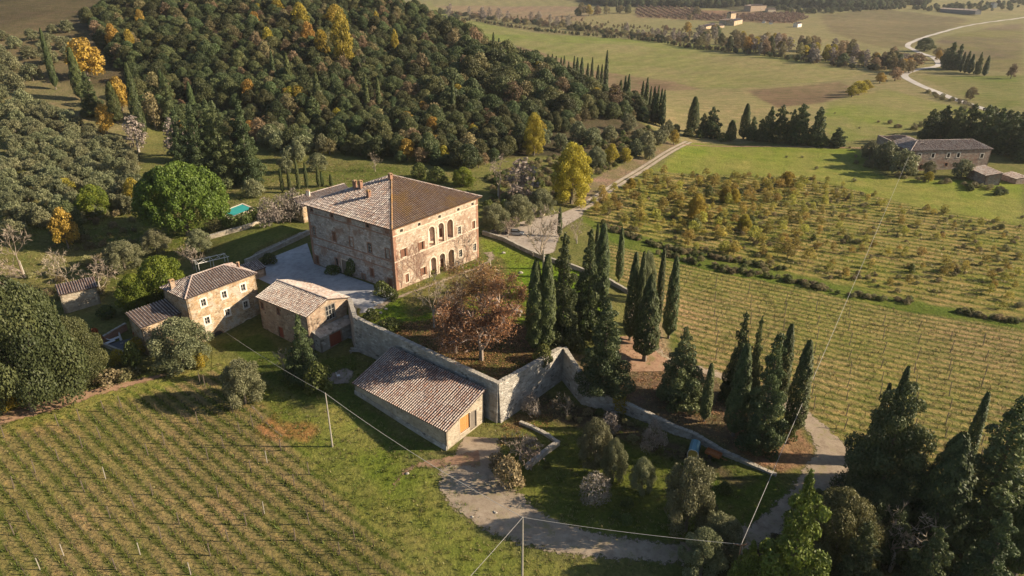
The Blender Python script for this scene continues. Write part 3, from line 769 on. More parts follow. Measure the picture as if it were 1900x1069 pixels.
def window(F, root, L, kind='glass', surround=None, sw=.22, bars=(1, 2), label=None, name='window', shut=None, out=.04, sill=True):
    """a window or door filling the hole L of facade F: surround mesh with pane, frame and sill below it"""
    A = np.array(L); s0, s1, t0, t1 = A[:, 0].min(), A[:, 0].max(), A[:, 1].min(), A[:, 1].max()
    mb = MB(); border(F, L, sw, out, mb)
    w = mb.build(name, surround or M['trimstone'], root, label=label)
    pm = {'glass': 'dark_glass', 'dark': 'dark_inside', 'shutter': 'shutter', 'red': 'redwood', 'orange': 'orangewood', 'wood': 'woodgrey', 'blind': 'villa_stone', 'brick': 'brick'}[kind]
    mb = MB()
    dpt = -.16 if kind not in ('blind', 'brick') else -.08
    if kind in ('shutter', 'red', 'orange', 'wood'):
        k = max(2, int((s1 - s0) / .28)); g = (s1 - s0) / k
        for i in range(k):
            q = [(s0 + i * g + .01, t0), (s0 + (i + 1) * g - .01, t0), (s0 + (i + 1) * g - .01, t1), (s0 + i * g + .01, t1)]
            d = dpt + random.uniform(-.012, .012)
            mb.add([F.P(a, b, d) for a, b in q] + [F.P(a, b, d - .06) for a, b in q], [(0, 1, 2, 3), (4, 7, 6, 5), (0, 4, 5, 1), (1, 5, 6, 2), (2, 6, 7, 3), (3, 7, 4, 0)], random.random())
        mb.add([F.P(a, b, dpt - .08) for a, b in L], [tuple(range(len(L)))])
        mb.build('door_leaf' if name == 'door' else 'shutter', M[pm], w)
    else:
        mb.add([F.P(a, b, dpt - .04) for a, b in L], [tuple(range(len(L)))])
        mb.build('pane', M[pm], w)
    if kind == 'glass' and bars:
        mb = MB()
        def bar(a0, a1, b0, b1):
            q = [(a0, b0), (a1, b0), (a1, b1), (a0, b1)]
            mb.add([F.P(a, b, dpt + .03) for a, b in q] + [F.P(a, b, dpt - .03) for a, b in q], [(0, 1, 2, 3), (0, 4, 5, 1), (1, 5, 6, 2), (2, 6, 7, 3), (3, 7, 4, 0)])
        fw = .07
        bar(s0, s0 + fw, t0, t1); bar(s1 - fw, s1, t0, t1); bar(s0 + fw, s1 - fw, t0, t0 + fw); bar(s0 + fw, s1 - fw, t1 - fw, t1)
        for i in range(bars[0]):
            c = s0 + (s1 - s0) * (i + 1) / (bars[0] + 1); bar(c - .035, c + .035, t0 + fw, t1 - fw)
        for i in range(bars[1]):
            c = t0 + (t1 - t0) * (i + 1) / (bars[1] + 1); bar(s0 + fw, s1 - fw, c - .02, c + .02)
        mb.build('frame', M['winframe'], w)
    if shut:
        for sg in (-1, 1):
            mb = MB(); a0 = s0 - .02 if sg < 0 else s1 + .02; ww = (s1 - s0) / 2
            a1 = a0 + sg * ww
            q = [(min(a0, a1), t0), (max(a0, a1), t0), (max(a0, a1), t1), (min(a0, a1), t1)]
            mb.add([F.P(a, b, .10) for a, b in q] + [F.P(a, b, .055) for a, b in q], [(0, 1, 2, 3), (0, 4, 5, 1), (1, 5, 6, 2), (2, 6, 7, 3), (3, 7, 4, 0)])
            mb.build('shutter', M[shut], w)
    if sill:
        mb = MB(); q = [(s0 - sw, t0 - .14), (s1 + sw, t0 - .14), (s1 + sw, t0 - .003), (s0 - sw, t0 - .003)]
        mb.add([F.P(a, b, .14) for a, b in q] + [F.P(a, b, -.02) for a, b in q], [(0, 1, 2, 3), (0, 4, 5, 1), (1, 5, 6, 2), (2, 6, 7, 3), (3, 7, 4, 0), (4, 7, 6, 5)])
        mb.build('sill', surround or M['trimstone'], w)
    return w

def roof_plane(root, poly, mat, pan, pitch_sp=.42, name='roof', th=.16, label=None, seg=.5, rr=.13, jit=.02, parent=None):
    """poly: 3D corners, first two along the eave; a slab of channel tiles under rows of half-round cover tiles"""
    P = [Vector(q) for q in poly]
    e = (P[1] - P[0]).normalized()
    nrm = Vector((0, 0, 0))
    for i in range(len(P)): nrm += P[i].cross(P[(i + 1) % len(P)])
    nrm.normalize()
    if nrm.z < 0: nrm = -nrm
    up = nrm.cross(e)
    if up.z < 0: up = -up
    Q = [((q - P[0]).dot(e), (q - P[0]).dot(up)) for q in P]
    mb = MB(); n = len(P)
    mb.add([q for q in P] + [q - Vector((0, 0, th)) for q in P], [tuple(range(n)), tuple(range(n, 2 * n))[::-1]] + [(i, n + i, n + (i + 1) % n, (i + 1) % n) for i in range(n)])
    r = mb.build(name, pan, root, label=label)
    # cover rows
    Vs = []; Fs = []; Ts = []
    smin, smax = min(q[0] for q in Q), max(q[0] for q in Q)
    k = max(1, int((smax - smin) / pitch_sp)); sp = (smax - smin) / k
    ang = [PI * j / 4 for j in range(5)]
    rg = np.random.default_rng(int(abs(P[0].x * 13 + P[1].y * 7)) + 1)
    base = 0
    for i in range(k):
        s = smin + (i + .5) * sp
        ts = []
        for a in range(n):
            (x0, y0), (x1, y1) = Q[a], Q[(a + 1) % n]
            if (x0 - s) * (x1 - s) < 0: ts.append(y0 + (y1 - y0) * (s - x0) / (x1 - x0))
        if len(ts) < 2: continue
        t0, t1 = min(ts) - .04, max(ts)
        m_ = max(1, int((t1 - t0) / seg))
        row_j = rg.normal(0, jit)
        for j in range(m_):
            a0 = t0 + (t1 - t0) * j / m_; a1 = t0 + (t1 - t0) * (j + 1) / m_ + .04
            w0 = rr * rg.uniform(.95, 1.1); w1 = w0 * .82
            ds = row_j + rg.normal(0, jit * .7); lift = rg.uniform(0, .02)
            for (tt, ww, hh) in ((a0, w0, .035 + lift), (a1, w1, .0 + lift)):
                for q in ang:
                    c = P[0] + e * (s + ds + ww * math.cos(q)) + up * tt + nrm * (hh + ww * math.sin(q))
                    Vs.append(tuple(c))
            for q in range(4): Fs.append((base + q, base + q + 1, base + 5 + q + 1, base + 5 + q)); Ts.append(0)
            Fs.append((base, base + 1, base + 2, base + 3)); Ts.append(0); Fs.append((base, base + 3, base + 4, base + 4)) if False else None
            tv = rg.random(); 
            for q in range(1, 6): Ts[-q] = tv
            base += 10
    F4 = np.array([f for f in Fs if f is not None])
    me = np_mesh('roof_tile', np.array(Vs), F4, mat, tint=np.array(Ts), smooth=False)
    if me.polygons[1].normal.dot(nrm) < 0: me.flip_normals()
    link('roof_tile', me, r, kind='stuff')
    return r
def ridge(root, a, b, mat, r=.2, seg=.55, name='ridge_tile', up=.06):
    a, b = Vector(a), Vector(b); d = b - a; L = d.length; d /= L
    sd = d.cross(Vector((0, 0, 1))).normalized(); up_ = sd.cross(d)
    if up_.z < 0: up_ = -up_
    k = max(1, int(L / seg)); mb = MB()
    for j in range(k):
        w0 = r * random.uniform(.95, 1.1); w1 = w0 * .85
        vs = []
        for (t, w, h) in ((j / k, w0, .05), ((j + 1) / k + .05 / L, w1, 0)):
            for q in range(6):
                an = PI * q / 5
                vs.append(a + d * (L * t) + sd * (w * math.cos(an)) + up_ * (h + up + w * math.sin(an) * .8))
        mb.add(vs, [(q, q + 1, 6 + q + 1, 6 + q) for q in range(5)] + [(0, 1, 2, 3, 4, 5), (6, 11, 10, 9, 8, 7)], random.random())
    o = mb.build(name, mat, root); o['kind'] = 'stuff'
    return o
def chimney(root, x, y, z0, h, w=.7, d=.7, rz=0, mat=None, cap='tile', label=None):
    mb = MB(); mb.box((x, y, z0 + h / 2), (w, d, h), rz); mb.box((x, y, z0 + h + .05), (w * 1.2, d * 1.2, .1), rz)
    c = mb.build('chimney', mat or M['brick'], root, label=label)
    mb = MB()
    co, si = math.cos(rz), math.sin(rz)
    for k in (-1, 1):
        mb.box((x + k * w * .42 * co, y + k * w * .42 * si, z0 + h + .27), (.12, d, .34), rz)
    mb.box((x, y, z0 + h + .49), (w * 1.25, d * 1.25, .1), rz, t=.8, taper=.5)
    mb.build('chimney_cap', M['tile_ridge'], c)
    return c

# --------------------------- the villa: a square block of three storeys under a pyramid roof
EZ = 14.0
eA, eB, eC = [np.array(flat(*q, EZ)) for q in ((727, 427), (894, 365), (562, 378))]
uu = (eB - eA) / np.linalg.norm(eB - eA)
vv = np.array([-uu[1], uu[0]]); S_ = 29.85
eB = eA + uu * S_; eC = eA + vv * S_; eD = eB + vv * S_
OV = .75
wA, wB, wC, wD = eA + (uu + vv) * OV, eB + (-uu + vv) * OV, eC + (uu - vv) * OV, eD - (uu + vv) * OV
villa = empty('villa', (*wA, H(*wA)), label='large square stone villa with a pyramid tile roof and two tiers of arched loggias', cat='villa')
def rel(o):  # children are built in world coordinates; keep them there
    o.matrix_parent_inverse = Matrix.Translation(-Vector(o.parent.location)); return o
VW = EZ - .12
FR_ = Facade(wA, wB, -3.2, VW)      # sunlit front
FL_ = Facade(wC, wA, -3.2, VW)      # shaded front
FB1 = Facade(wB, wD, -3.2, VW); FB2 = Facade(wD, wC, -3.2, VW)
def zp(F, ox, oy, sc, x, y): return F.px(ox + x / sc, oy + y / sc)
wins = []
for x, y in ((125, 397), (293, 338), (485, 265), (663, 198), (797, 146)):
    q, t = zp(FR_, 720, 350, 5.09, x, y); wins.append((FR_, FR_.hole(q, t - .35, t + .35, .95), dict(kind='dark', sw=.16, surround=M['trimstone'], sill=False, name='attic_window', out=.03)))
for x, y, w, h, kd in ((150, 605, 1.0, 1.9, 'shutter'), (315, 540, 1.0, 1.9, 'shutter'), (673, 396, 1.15, 1.95, 'glass'), (807, 342, 1.15, 1.95, 'shutter'),
                   (180, 845, 1.1, 2.0, 'shutter'), (335, 780, 1.0, 1.9, 'shutter'), (685, 613, 1.15, 1.9, 'glass'), (818, 555, 1.15, 1.9, 'glass')):
    q, t = zp(FR_, 720, 350, 5.09, x, y)
    wins.append((FR_, FR_.hole(q, t - h / 2, t + h / 2, w), dict(kind=kd, sw=.2, surround=M['trimstone'], shut='shutter' if kd == 'shutter' and w < 1.1 else None)))
archs = []
for x, yt, yb in ((407, 362, 545), (492, 325, 512), (578, 293, 478), (424, 648, 830), (512, 612, 800), (597, 577, 765)):
    q, t1 = zp(FR_, 720, 350, 5.09, x, yt); q2, t0 = zp(FR_, 720, 350, 5.09, x, yb)
    archs.append((q, q2, t0, t1))
up_t0 = np.mean([a[2] for a in archs[:3]]); up_t1 = np.mean([a[3] for a in archs[:3]]); lo_t0 = np.mean([a[2] for a in archs[3:]]); lo_t1 = np.mean([a[3] for a in archs[3:]])
print('arches', archs)
qs = [np.mean([archs[i][0], archs[i + 3][0]]) for i in range(3)]
for i in range(3):
    for t0, t1 in ((up_t0, up_t1), (lo_t0, lo_t1)):
        archs.append(FR_.hole(qs[i], t0, t1, 2.05, True))
archs = archs[6:]
for x, y, w, h, kd, nm in ((160, 530, .9, .7, 'dark', 'attic_window'), (495, 625, .9, .7, 'dark', 'attic_window'), (785, 705, 1.0, .9, 'brick', 'attic_window'), (1085, 795, .9, .7, 'dark', 'attic_window'), (1410, 890, .9, .8, 'brick', 'attic_window')):
    q, t = zp(FL_, 560, 330, 8.91, x, y); wins.append((FL_, FL_.hole(q, t - h / 2, t + h / 2, w), dict(kind=kd, sw=.22, surround=M['brick'], sill=False, name=nm, out=.03)))
for x, y, w, h, kd, nm in ((150, 190, 1.0, 2.1, 'glass', 'window'), (402, 262, 1.05, 2.1, 'shutter', 'window'), (614, 330, 1.1, 2.2, 'blind', 'blind_window'), (840, 402, 1.1, 2.2, 'glass', 'window'), (1062, 475, 1.1, 2.2, 'blind', 'blind_window'),
        (192, 550, 1.1, 2.1, 'shutter', 'door'), (434, 572, .9, 1.7, 'dark', 'window'), (870, 705, 1.0, 1.8, 'shutter', 'window'), (770, 778, 1.0, 1.9, 'wood', 'door'), (1096, 845, 1.2, 2.3, 'shutter', 'door')):
    q, t = zp(FL_, 560, 400, 6.68, x, y); wins.append((FL_, FL_.hole(q, t - h / 2, t + h / 2, w), dict(kind=kd, sw=.24, surround=M['brick'], name=nm, sill=nm == 'window')))
q, t = zp(FL_, 560, 400, 6.68, 545, 560); q2, tb = zp(FL_, 560, 400, 6.68, 552, 735)
wins.append((FL_, FL_.hole((q + q2) / 2, tb, t, 2.6), dict(kind='wood', sw=.3, surround=M['trimstone'], name='door', sill=False, label='wide double entrance door of grey planks')))
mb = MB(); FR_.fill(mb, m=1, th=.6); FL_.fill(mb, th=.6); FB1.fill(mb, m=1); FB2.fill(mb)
rel(mb.build('wall', [M['villa_stone'], M['villa_front']], villa))
for F_, L_, k_ in wins: rel(window(F_, villa, L_, **k_))
# loggias: two rooms open through the arches
for (t0, t1) in ((up_t0, up_t1), (lo_t0, lo_t1)):
    q0, q1 = qs[0] - 1.5, qs[2] + 1.5
    mb = MB()
    A_ = [FR_.P(q0, t0 - .02, -.6), FR_.P(q1, t0 - .02, -.6), FR_.P(q1, t0 - .02, -2.7), FR_.P(q0, t0 - .02, -2.7)]
    B_ = [(a[0], a[1], t1 + .5) for a in A_]
    mb.add(A_ + B_, [(0, 1, 2, 3), (4, 7, 6, 5), (1, 5, 6, 2), (2, 6, 7, 3), (3, 7, 4, 0)])
    lg = rel(mb.build('loggia', M['pinkplaster'], villa))
    for q in (qs[0] + .2, qs[2] - .4):
        mb = MB(); c = [FR_.P(q - .45, t0, -2.65), FR_.P(q + .45, t0, -2.65), FR_.P(q + .45, t0 + 2.0, -2.65), FR_.P(q - .45, t0 + 2.0, -2.65)]
        mb.add(c, [(0, 1, 2, 3)]); mb.build('door_leaf', M['shutter'], lg)
for L_ in archs:
    mb = MB(); border(FR_, L_, .28, .05, mb, skip_bottom=True)
    rel(mb.build('arch_surround', M['trimstone'], villa))
# string courses, eave cornice, corner piers
def course(F, t, h, out, mat, nm='string_course', q0=0, q1=None, root=villa, skip=()):
    segs = []; cur = q0 + .01; end = (F.L if q1 is None else q1) - .01
    for a, b in sorted(skip):
        if a > cur: segs.append((cur, a))
        cur = max(cur, b)
    segs.append((cur, end))
    mb = MB()
    for a, b in segs:
        if b - a < .05: continue
        v = [F.P(a, t, out), F.P(b, t, out), F.P(b, t + h, out), F.P(a, t + h, out)] + [F.P(a, t, -.05), F.P(b, t, -.05), F.P(b, t + h, -.05), F.P(a, t + h, -.05)]
        mb.add(v, [(0, 1, 2, 3), (4, 7, 6, 5), (0, 4, 5, 1), (2, 6, 7, 3), (1, 5, 6, 2), (3, 7, 4, 0)])
    return rel(mb.build(nm, mat, root))
tl = zp(FL_, 560, 330, 8.91, 495, 690)[1]
course(FL_, tl, .22, .07, M['brick']); course(FR_, tl, .2, .07, M['trimstone'])
t2 = zp(FL_, 560, 400, 6.68, 380, 330)[1] - .25
course(FL_, t2, .25, .07, M['brick']); course(FR_, up_t0 - .3, .22, .08, M['trimstone'])
course(FL_, t2 - 1.9, .2, .055, M['brick'])
for F_ in (FR_, FL_): course(F_, VW - .35, .33, .2, M['brick'], 'cornice')
for F_, a, b in ((FR_, 0, .7), (FL_, FL_.L - .7, FL_.L), (FL_, 0, .6), (FR_, FR_.L - .6, FR_.L)):
    mb = MB(); t = -2.4
    while t < VW - .45:
        h = .42; w = random.choice((0, .22))
        a0, b0 = (a, b + w) if a < 5 else (a - w, b)
        v = [F_.P(a0, t, .045), F_.P(b0, t, .045), F_.P(b0, t + h - .02, .045), F_.P(a0, t + h - .02, .045)] + [F_.P(a0, t, -.02), F_.P(b0, t, -.02), F_.P(b0, t + h - .02, -.02), F_.P(a0, t + h - .02, -.02)]
        mb.add(v, [(0, 1, 2, 3), (0, 4, 5, 1), (2, 6, 7, 3), (1, 5, 6, 2), (3, 7, 4, 0)], random.random()); t += h
    rel(mb.build('corner_pier', M['brick'], villa))
apex = (*((eA + eD) / 2), EZ + 6.1)
vr = [((*eA, EZ), (*eB, EZ)), ((*eB, EZ), (*eD, EZ)), ((*eD, EZ), (*eC, EZ)), ((*eC, EZ), (*eA, EZ))]
for i, (a, b) in enumerate(vr):
    m_, p_ = (M['tile_lichen'], M['pan_l']) if i in (0, 1) else (M['tile_old'], M['pan'])
    rel(roof_plane(villa, [a, b, apex], m_, p_, .56, rr=.175, seg=.8, label=('roof slope with orange lichen' if i == 0 else None)))
for q, m_ in (((*eA, EZ), 'tile_ridge'), ((*eB, EZ), 'tile_old'), ((*eC, EZ), 'tile_old'), ((*eD, EZ), 'tile_old')):
    rel(ridge(villa, q, apex, M[m_], 
        .2))
def on_roof(px, py):            # point of the shaded roof slope under a photo pixel
    n = (Vector((*eA, EZ)) - Vector((*eC, EZ))).cross(Vector(apex) - Vector((*eC, EZ)))
    d = Vector(ray(px, py)); o = Vector((0, 0, CAM_H))
    t = (Vector((*eC, EZ)) - o).dot(n) / d.dot(n); return o + d * t
rzv = math.atan2(uu[1], uu[0])
for px_, py_, h_ in ((659, 349, 1.9), (669.5, 350, 2.0), (684.5, 366, 1.7), (724.5, 333, 1.5)):
    q = on_roof(px_, py_)
    rel(chimney(villa, q.x, q.y, q.z - .5, h_, .75, .75, rzv))

# bare creeper on the sunlit front
M['creeper'] = leaf_mat('creeper_stem', (.10, .065, .045), (.17, .11, .075), (.24, .16, .11), trans=0)
def creeper(F, root, starts, n=40, tmax=9.5, spread=.35, seed=3, avoid=()):
    rg = np.random.default_rng(seed); mb = MB()
    def free(q, t):
        for L in F.holes:
            A = np.array(L)
            if A[:, 0].min() - .25 < q < A[:, 0].max() + .25 and A[:, 1].min() - .1 < t < A[:, 1].max() + .2: return False
        return .3 < q < F.L - .3
    def grow(q, t, a, L, w, lv):
        for k in range(int(L / .45)):
            q2, t2 = q + math.cos(a) * .45, t + math.sin(a) * .45
            if not free(q2, t2) or t2 > tmax + rg.uniform(-2, 1): break
            px_, pt_ = -math.sin(a) * w, math.cos(a) * w
            mb.add([F.P(q - px_, t - pt_, .09), F.P(q + px_, t + pt_, .09), F.P(q2 + px_ * .8, t2 + pt_ * .8, .1), F.P(q2 - px_ * .8, t2 - pt_ * .8, .1)], [(0, 1, 2, 3)], rg.random())
            q, t = q2, t2; a += rg.normal() * .28; a = a * .93 + PI / 2 * .07
            if lv and rg.random() < .42: grow(q, t, a + rg.choice([-1, 1]) * rg.uniform(.4, 1.1), L * .6, w * .65, lv - 1)
    for s0, t0 in starts:
        for k in range(3): grow(s0 + rg.normal() * .3, t0, PI / 2 + rg.normal() * .5, 8, .04, 2)
    return rel(mb.build('creeper', M['creeper'], root))
creeper(FR_, villa, [(1.5, -.2), (3.6, -.4), (5.2, -.6), (7.6, -.8), (9.3, -.8), (19.6, -1.4), (22, -1.5), (24.5, -1.6), (27.6, -1.7)], seed=5, tmax=10.5)

# --------------------------- generic smaller buildings
def gable_or_hip(name, label, cat, corners, ze, zr, zb, mat, tile, kind='gable', ov=.4, rdg=None, openings=(), pitch=.44, roofpan=None, ridge_mat=None, base_pts=None, th=.4):
    """corners: 4 roof-corner points (plan), edges 0-1 front eave, 1-2 side, 2-3 back eave, 3-0 side"""
    c = [np.array(q, float) for q in corners]
    cen = sum(c) / 4
    u = (c[1] - c[0]) / np.linalg.norm(c[1] - c[0]); v = (c[3] - c[0]) / np.linalg.norm(c[3] - c[0])
    w = [c[0] + (u + v) * ov, c[1] + (-u + v) * ov, c[2] - (u + v) * ov, c[3] + (u - v) * ov]
    root = empty(name, (w[0][0], w[0][1], zb), label=label, cat=cat)
    F_ = [Facade(w[i], w[(i + 1) % 4], zb - 1.2, ze - .1) for i in range(4)]
    holes = []
    for (fi, kw) in openings:
        F = F_[fi]
        q0, t0 = F.px(*kw.pop('p'))
        w_, h_ = kw.pop('w'), kw.pop('h'); ar = kw.pop('arch', False)
        q0 = min(max(q0, w_ / 2 + .2), F.L - w_ / 2 - .2)
        L_ = F.hole(q0, t0 - h_ / 2, t0 + h_ / 2, w_, ar)
        holes.append((F, L_, kw))
    mb = MB()
    for i, F in enumerate(F_):
        o = None
        if kind == 'gable' and i in (1, 3):
            zm = zr - .12 - (zr - ze) * 0
            o = [(0, F.z0), (F.L, F.z0), (F.L, F.z1), (F.L / 2, zr - .2), (0, F.z1)]
        if kind == 'shed':      # front eave low, back edge high
            f = lambda q: q
            if i == 1: o = [(0, F.z0), (F.L, F.z0), (F.L, zr - .25), (0, F.z1)]
            if i == 3: o = [(0, F.z0), (F.L, F.z0), (F.L, F.z1), (0, zr - .25)]
            if i == 2: o = rect_loop(0, F.L, F.z0, zr - .25)
        F.fill(mb, o, th)
    rel(mb.build('wall', mat, root))
    for F, L_, kw in holes: rel(window(F, root, L_, **kw))
    pn = roofpan or M['pan']; rm = ridge_mat or tile
    z3 = lambda p, z: (p[0], p[1], z)
    if kind == 'gable':
        r0, r1 = (c[0] + c[3]) / 2, (c[1] + c[2]) / 2
        rel(roof_plane(root, [z3(c[0], ze), z3(c[1], ze), z3(r1, zr), z3(r0, zr)], tile, pn, pitch))
        rel(roof_plane(root, [z3(c[2], ze), z3(c[3], ze), z3(r0, zr), z3(r1, zr)], tile, pn, pitch))
        rel(ridge(root, z3(r0, zr), z3(r1, zr), rm, .2))
    elif kind == 'hip':
        d = np.linalg.norm(c[3] - c[0]) / 2
        r0, r1 = (c[0] + c[3]) / 2 + u * d, (c[1] + c[2]) / 2 - u * d
        rel(roof_plane(root, [z3(c[0], ze), z3(c[1], ze), z3(r1, zr), z3(r0, zr)], tile, pn, pitch))
        rel(roof_plane(root, [z3(c[1], ze), z3(c[2], ze), z3(r1, zr)], tile, pn, pitch))
        rel(roof_plane(root, [z3(c[2], ze), z3(c[3], ze), z3(r0, zr), z3(r1, zr)], tile, pn, pitch))
        rel(roof_plane(root, [z3(c[3], ze), z3(c[0], ze), z3(r0, zr)], tile, pn, pitch))
        rel(ridge(root, z3(r0, zr), z3(r1, zr), rm, .18))
        for a, b in ((c[0], r0), (c[3], r0), (c[1], r1), (c[2], r1)): rel(ridge(root, z3(a, ze), z3(b, zr), rm, .18))
    elif kind == 'shed':
        rel(roof_plane(root, [z3(c[0], ze), z3(c[1], ze), z3(c[2], zr), z3(c[3], zr)], tile, pn, pitch))
    return root, F_

WW = M['whiteplaster']
h1c = [flat(343, 556, 4), flat(477, 507, 4)]
u1 = (np.array(h1c[1]) - h1c[0]); u1 /= np.linalg.norm(u1); v1 = np.array([-u1[1], u1[0]])
h1c = [np.array(h1c[0]), np.array(h1c[1]), np.array(h1c[1]) + v1 * 9.35, np.array(h1c[0]) + v1 * 9.35]
def Z2(x, y): return (100 + x / 4.11, 460 + y / 4.11)
house, hF = gable_or_hip('farmhouse', 'tall ochre stone farmhouse with hip roof, white-framed windows and an arched passage below', 'house', h1c, 4, 6.3, -7.2, M['house_stone'], M['tile_old'], 'hip', .35,
    openings=[(0, dict(p=Z2(x, y), w=1.0, h=1.5, kind='glass', surround=WW, sw=.32, bars=(1, 1))) for x, y in ((1141, 418), (1299, 357), (1443, 303), (1170, 554), (1324, 492), (1465, 432))]
    + [(0, dict(p=(461, 604), w=3.0, h=3.0, arch=True, kind='dark', surround=M['trimstone'], sw=.25, sill=False, name='archway')),
       (0, dict(p=(405, 624), w=2.6, h=2.4, arch=True, kind='dark', surround=M['brick'], sw=.2, sill=False, name='archway'))], pitch=.52, ridge_mat=M['tile_red'])
q = Vector((*(h1c[0] * .35 + h1c[3] * .65 + u1 * 1.0), 4.6))
rel(chimney(house, q.x, q.y, 3.6, 2.3, .9, .7, math.atan2(u1[1], u1[0]), M['annex_stone']))
q = h1c[1] * .55 + h1c[2] * .45 - u1 * 1.6
rel(chimney(house, q[0], q[1], 4.4, 1.2, .5, .5, 0))
# low lean-to at the farmhouse's left end
l1 = h1c[0] + v1 * 3.4 + u1 * .33; l0 = l1 - u1 * 8.4
lv = v1
lc = [l0, l1, l1 + lv * 5.2, l0 + lv * 5.2]
lean, lF = gable_or_hip('cottage_wing', 'low stone wing with a single tiled slope, red creeper on its end wall', 'cottage', lc, -.1, 1.7, -6.8, M['house_stone'], M['tile_old'], 'shed', .3,
    openings=[(0, dict(p=Z2(945, 560), w=.8, h=.9, kind='glass', surround=WW, sw=.2, bars=(1, 1)))], pitch=.6)
# big annex with the tall gable window
a0, a1 = np.array(flat(474, 551, 1)), np.array(flat(568, 589, 1))
ua = (a1 - a0) / np.linalg.norm(a1 - a0); va = np.array([-ua[1], ua[0]])
ac_ = [a0, a1, a1 + va * 11.4, a0 + va * 11.4]
def Z4(x, y): return (440 + x / 6.68, 560 + y / 6.68)
annex, aF = gable_or_hip('stone_annex', 'long stone outbuilding with a gable roof and one tall window in its sunlit end', 'outbuilding', ac_, 1.0, 2.8, -7.4, M['annex_stone'], M['tile_old'], 'gable', .3,
    openings=[(1, dict(p=Z4(1158, 130), w=2.3, h=3.2, kind='glass', surround=M['woodgrey'], sw=.2, bars=(2, 2))),
              (0, dict(p=Z4(508, 115), w=.9, h=1.5, kind='shutter', surround=M['brick'], sw=.15)), (0, dict(p=Z4(310, 45), w=.9, h=1.4, kind='shutter', surround=M['brick'], sw=.15)),
              (0, dict(p=Z4(545, 380), w=1.5, h=2.4, kind='red', surround=M['brick'], sw=.15, name='door', sill=False))], pitch=.42)
# lean-to with red doors below the gable
F1 = aF[1]
b0 = F1.P(.6, 0, 0); b1 = F1.P(F1.L + 1.0, 0, 0)
lo0 = np.array(F1.P(.9, 0, 2.3)[:2]); lo1 = np.array(F1.P(F1.L + .6, 0, 2.3)[:2])
FS = Facade(lo0, lo1, -9, -3.6)
shed = empty('lean_to_store', (*lo0, -7), label='low stone lean-to with red double doors against the outbuilding gable', cat='shed')
L_ = FS.hole(FS.L * .36, -6.75, -4.0, 3.0)
mb = MB(); FS.fill(mb, th=.4)
FS2 = Facade(np.array(F1.P(.9, 0, .02)[:2]), lo0, -9, -3.6); FS2.fill(mb, [(0, -9), (FS2.L, -9), (FS2.L, -3.6), (0, -2.9)], .3)
rel(mb.build('wall', M['wall_stone'], shed))
rel(window(FS, shed, L_, kind='red', surround=M['brick'], sw=.15, name='door', sill=False))
mb = MB(); o = [FS.P(-.2, -3.45, .25), FS.P(FS.L + .2, -3.45, .25), FS.P(FS.L + .2, -2.7, -2.28), FS.P(-.2, -2.7, -2.28)]
mb.add(o + [(a, b, c - .15) for a, b, c in o], [(0, 1, 2, 3), (7, 6, 5, 4), (0, 4, 5, 1), (1, 5, 6, 2), (2, 6, 7, 3), (3, 7, 4, 0)])
rel(mb.build('roof', M['wall_stone'], shed))
# the barn below the terrace wall
bz, brz = -4.4, -1.25
bc0, bc1 = np.array(flat(652.6, 710.5, bz)), np.array(flat(828, 802, bz))
ub = (bc1 - bc0) / np.linalg.norm(bc1 - bc0); vb = np.array([-ub[1], ub[0]])
bc = [bc0, bc1, bc1 + vb * 9.9, bc0 + vb * 9.9]
barn, bF = gable_or_hip('lean_to_barn', 'long stone barn with one broad tiled slope and an orange plank door', 'barn', bc, bz, brz, -8.4, M['barn_stone'], M['tile_red'], 'shed', .3,
    openings=[(1, dict(p=(862.5, 785), w=2.5, h=3.0, kind='orange', surround=M['trimstone'], sw=.12, name='door', sill=False, label='orange plank double door')),
              (1, dict(p=(878, 779), w=1.5, h=3.2, kind='wood', surround=M['woodgrey'], sw=.14, name='door', sill=False, label='dark open doorway beside the orange door'))], pitch=.47)
mb = MB()                              # stone footing along the low side
F0 = bF[0]
for k in range(46):
    a = F0.L * k / 46; w_ = F0.L / 46
    hb = random.uniform(.7, .95)
    zt = H(*F0.P(a, 0, .3)[:2])
    v = [F0.P(a + .01, zt - .6, .3), F0.P(a + w_ - .01, zt - .6, .3), F0.P(a + w_ - .01, zt + hb, .12), F0.P(a + .01, zt + hb, .12), F0.P(a + .01, zt - .6, .003), F0.P(a + w_ - .01, zt - .6, .003), F0.P(a + w_ - .01, zt + hb, .003), F0.P(a + .01, zt + hb, .003)]
    mb.add(v, [(0, 1, 2, 3), (3, 2, 6, 7), (0, 3, 7, 4), (1, 5, 6, 2)], random.random())
rel(mb.build('footing', M['wall_stone'], barn))
# small house behind the big oak on the left
s0, s1 = np.array(flat(118, 546, -.2)), np.array(flat(184, 541, -.2))
us = (s1 - s0) / np.linalg.norm(s1 - s0); us = np.array([us[0] * .90 - us[1] * .436, us[0] * .436 + us[1] * .90]); s1 = s0 + us * 6.6; vs_ = np.array([-us[1], us[0]])
gable_or_hip('stone_hut', 'small pale stone hut with a reddish tile roof behind the big dark oak', 'hut', [s0 - us * 1.0, s1, s1 + vs_ * 4.4, s0 - us * 1.0 + vs_ * 4.4], -.2, .7, -4.6, M['barn_stone'], M['tile_red'], 'shed', .25,
    openings=[(0, dict(p=(167, 584), w=.9, h=1.0, kind='dark', surround=M['trimstone'], sw=.12))], pitch=.45)
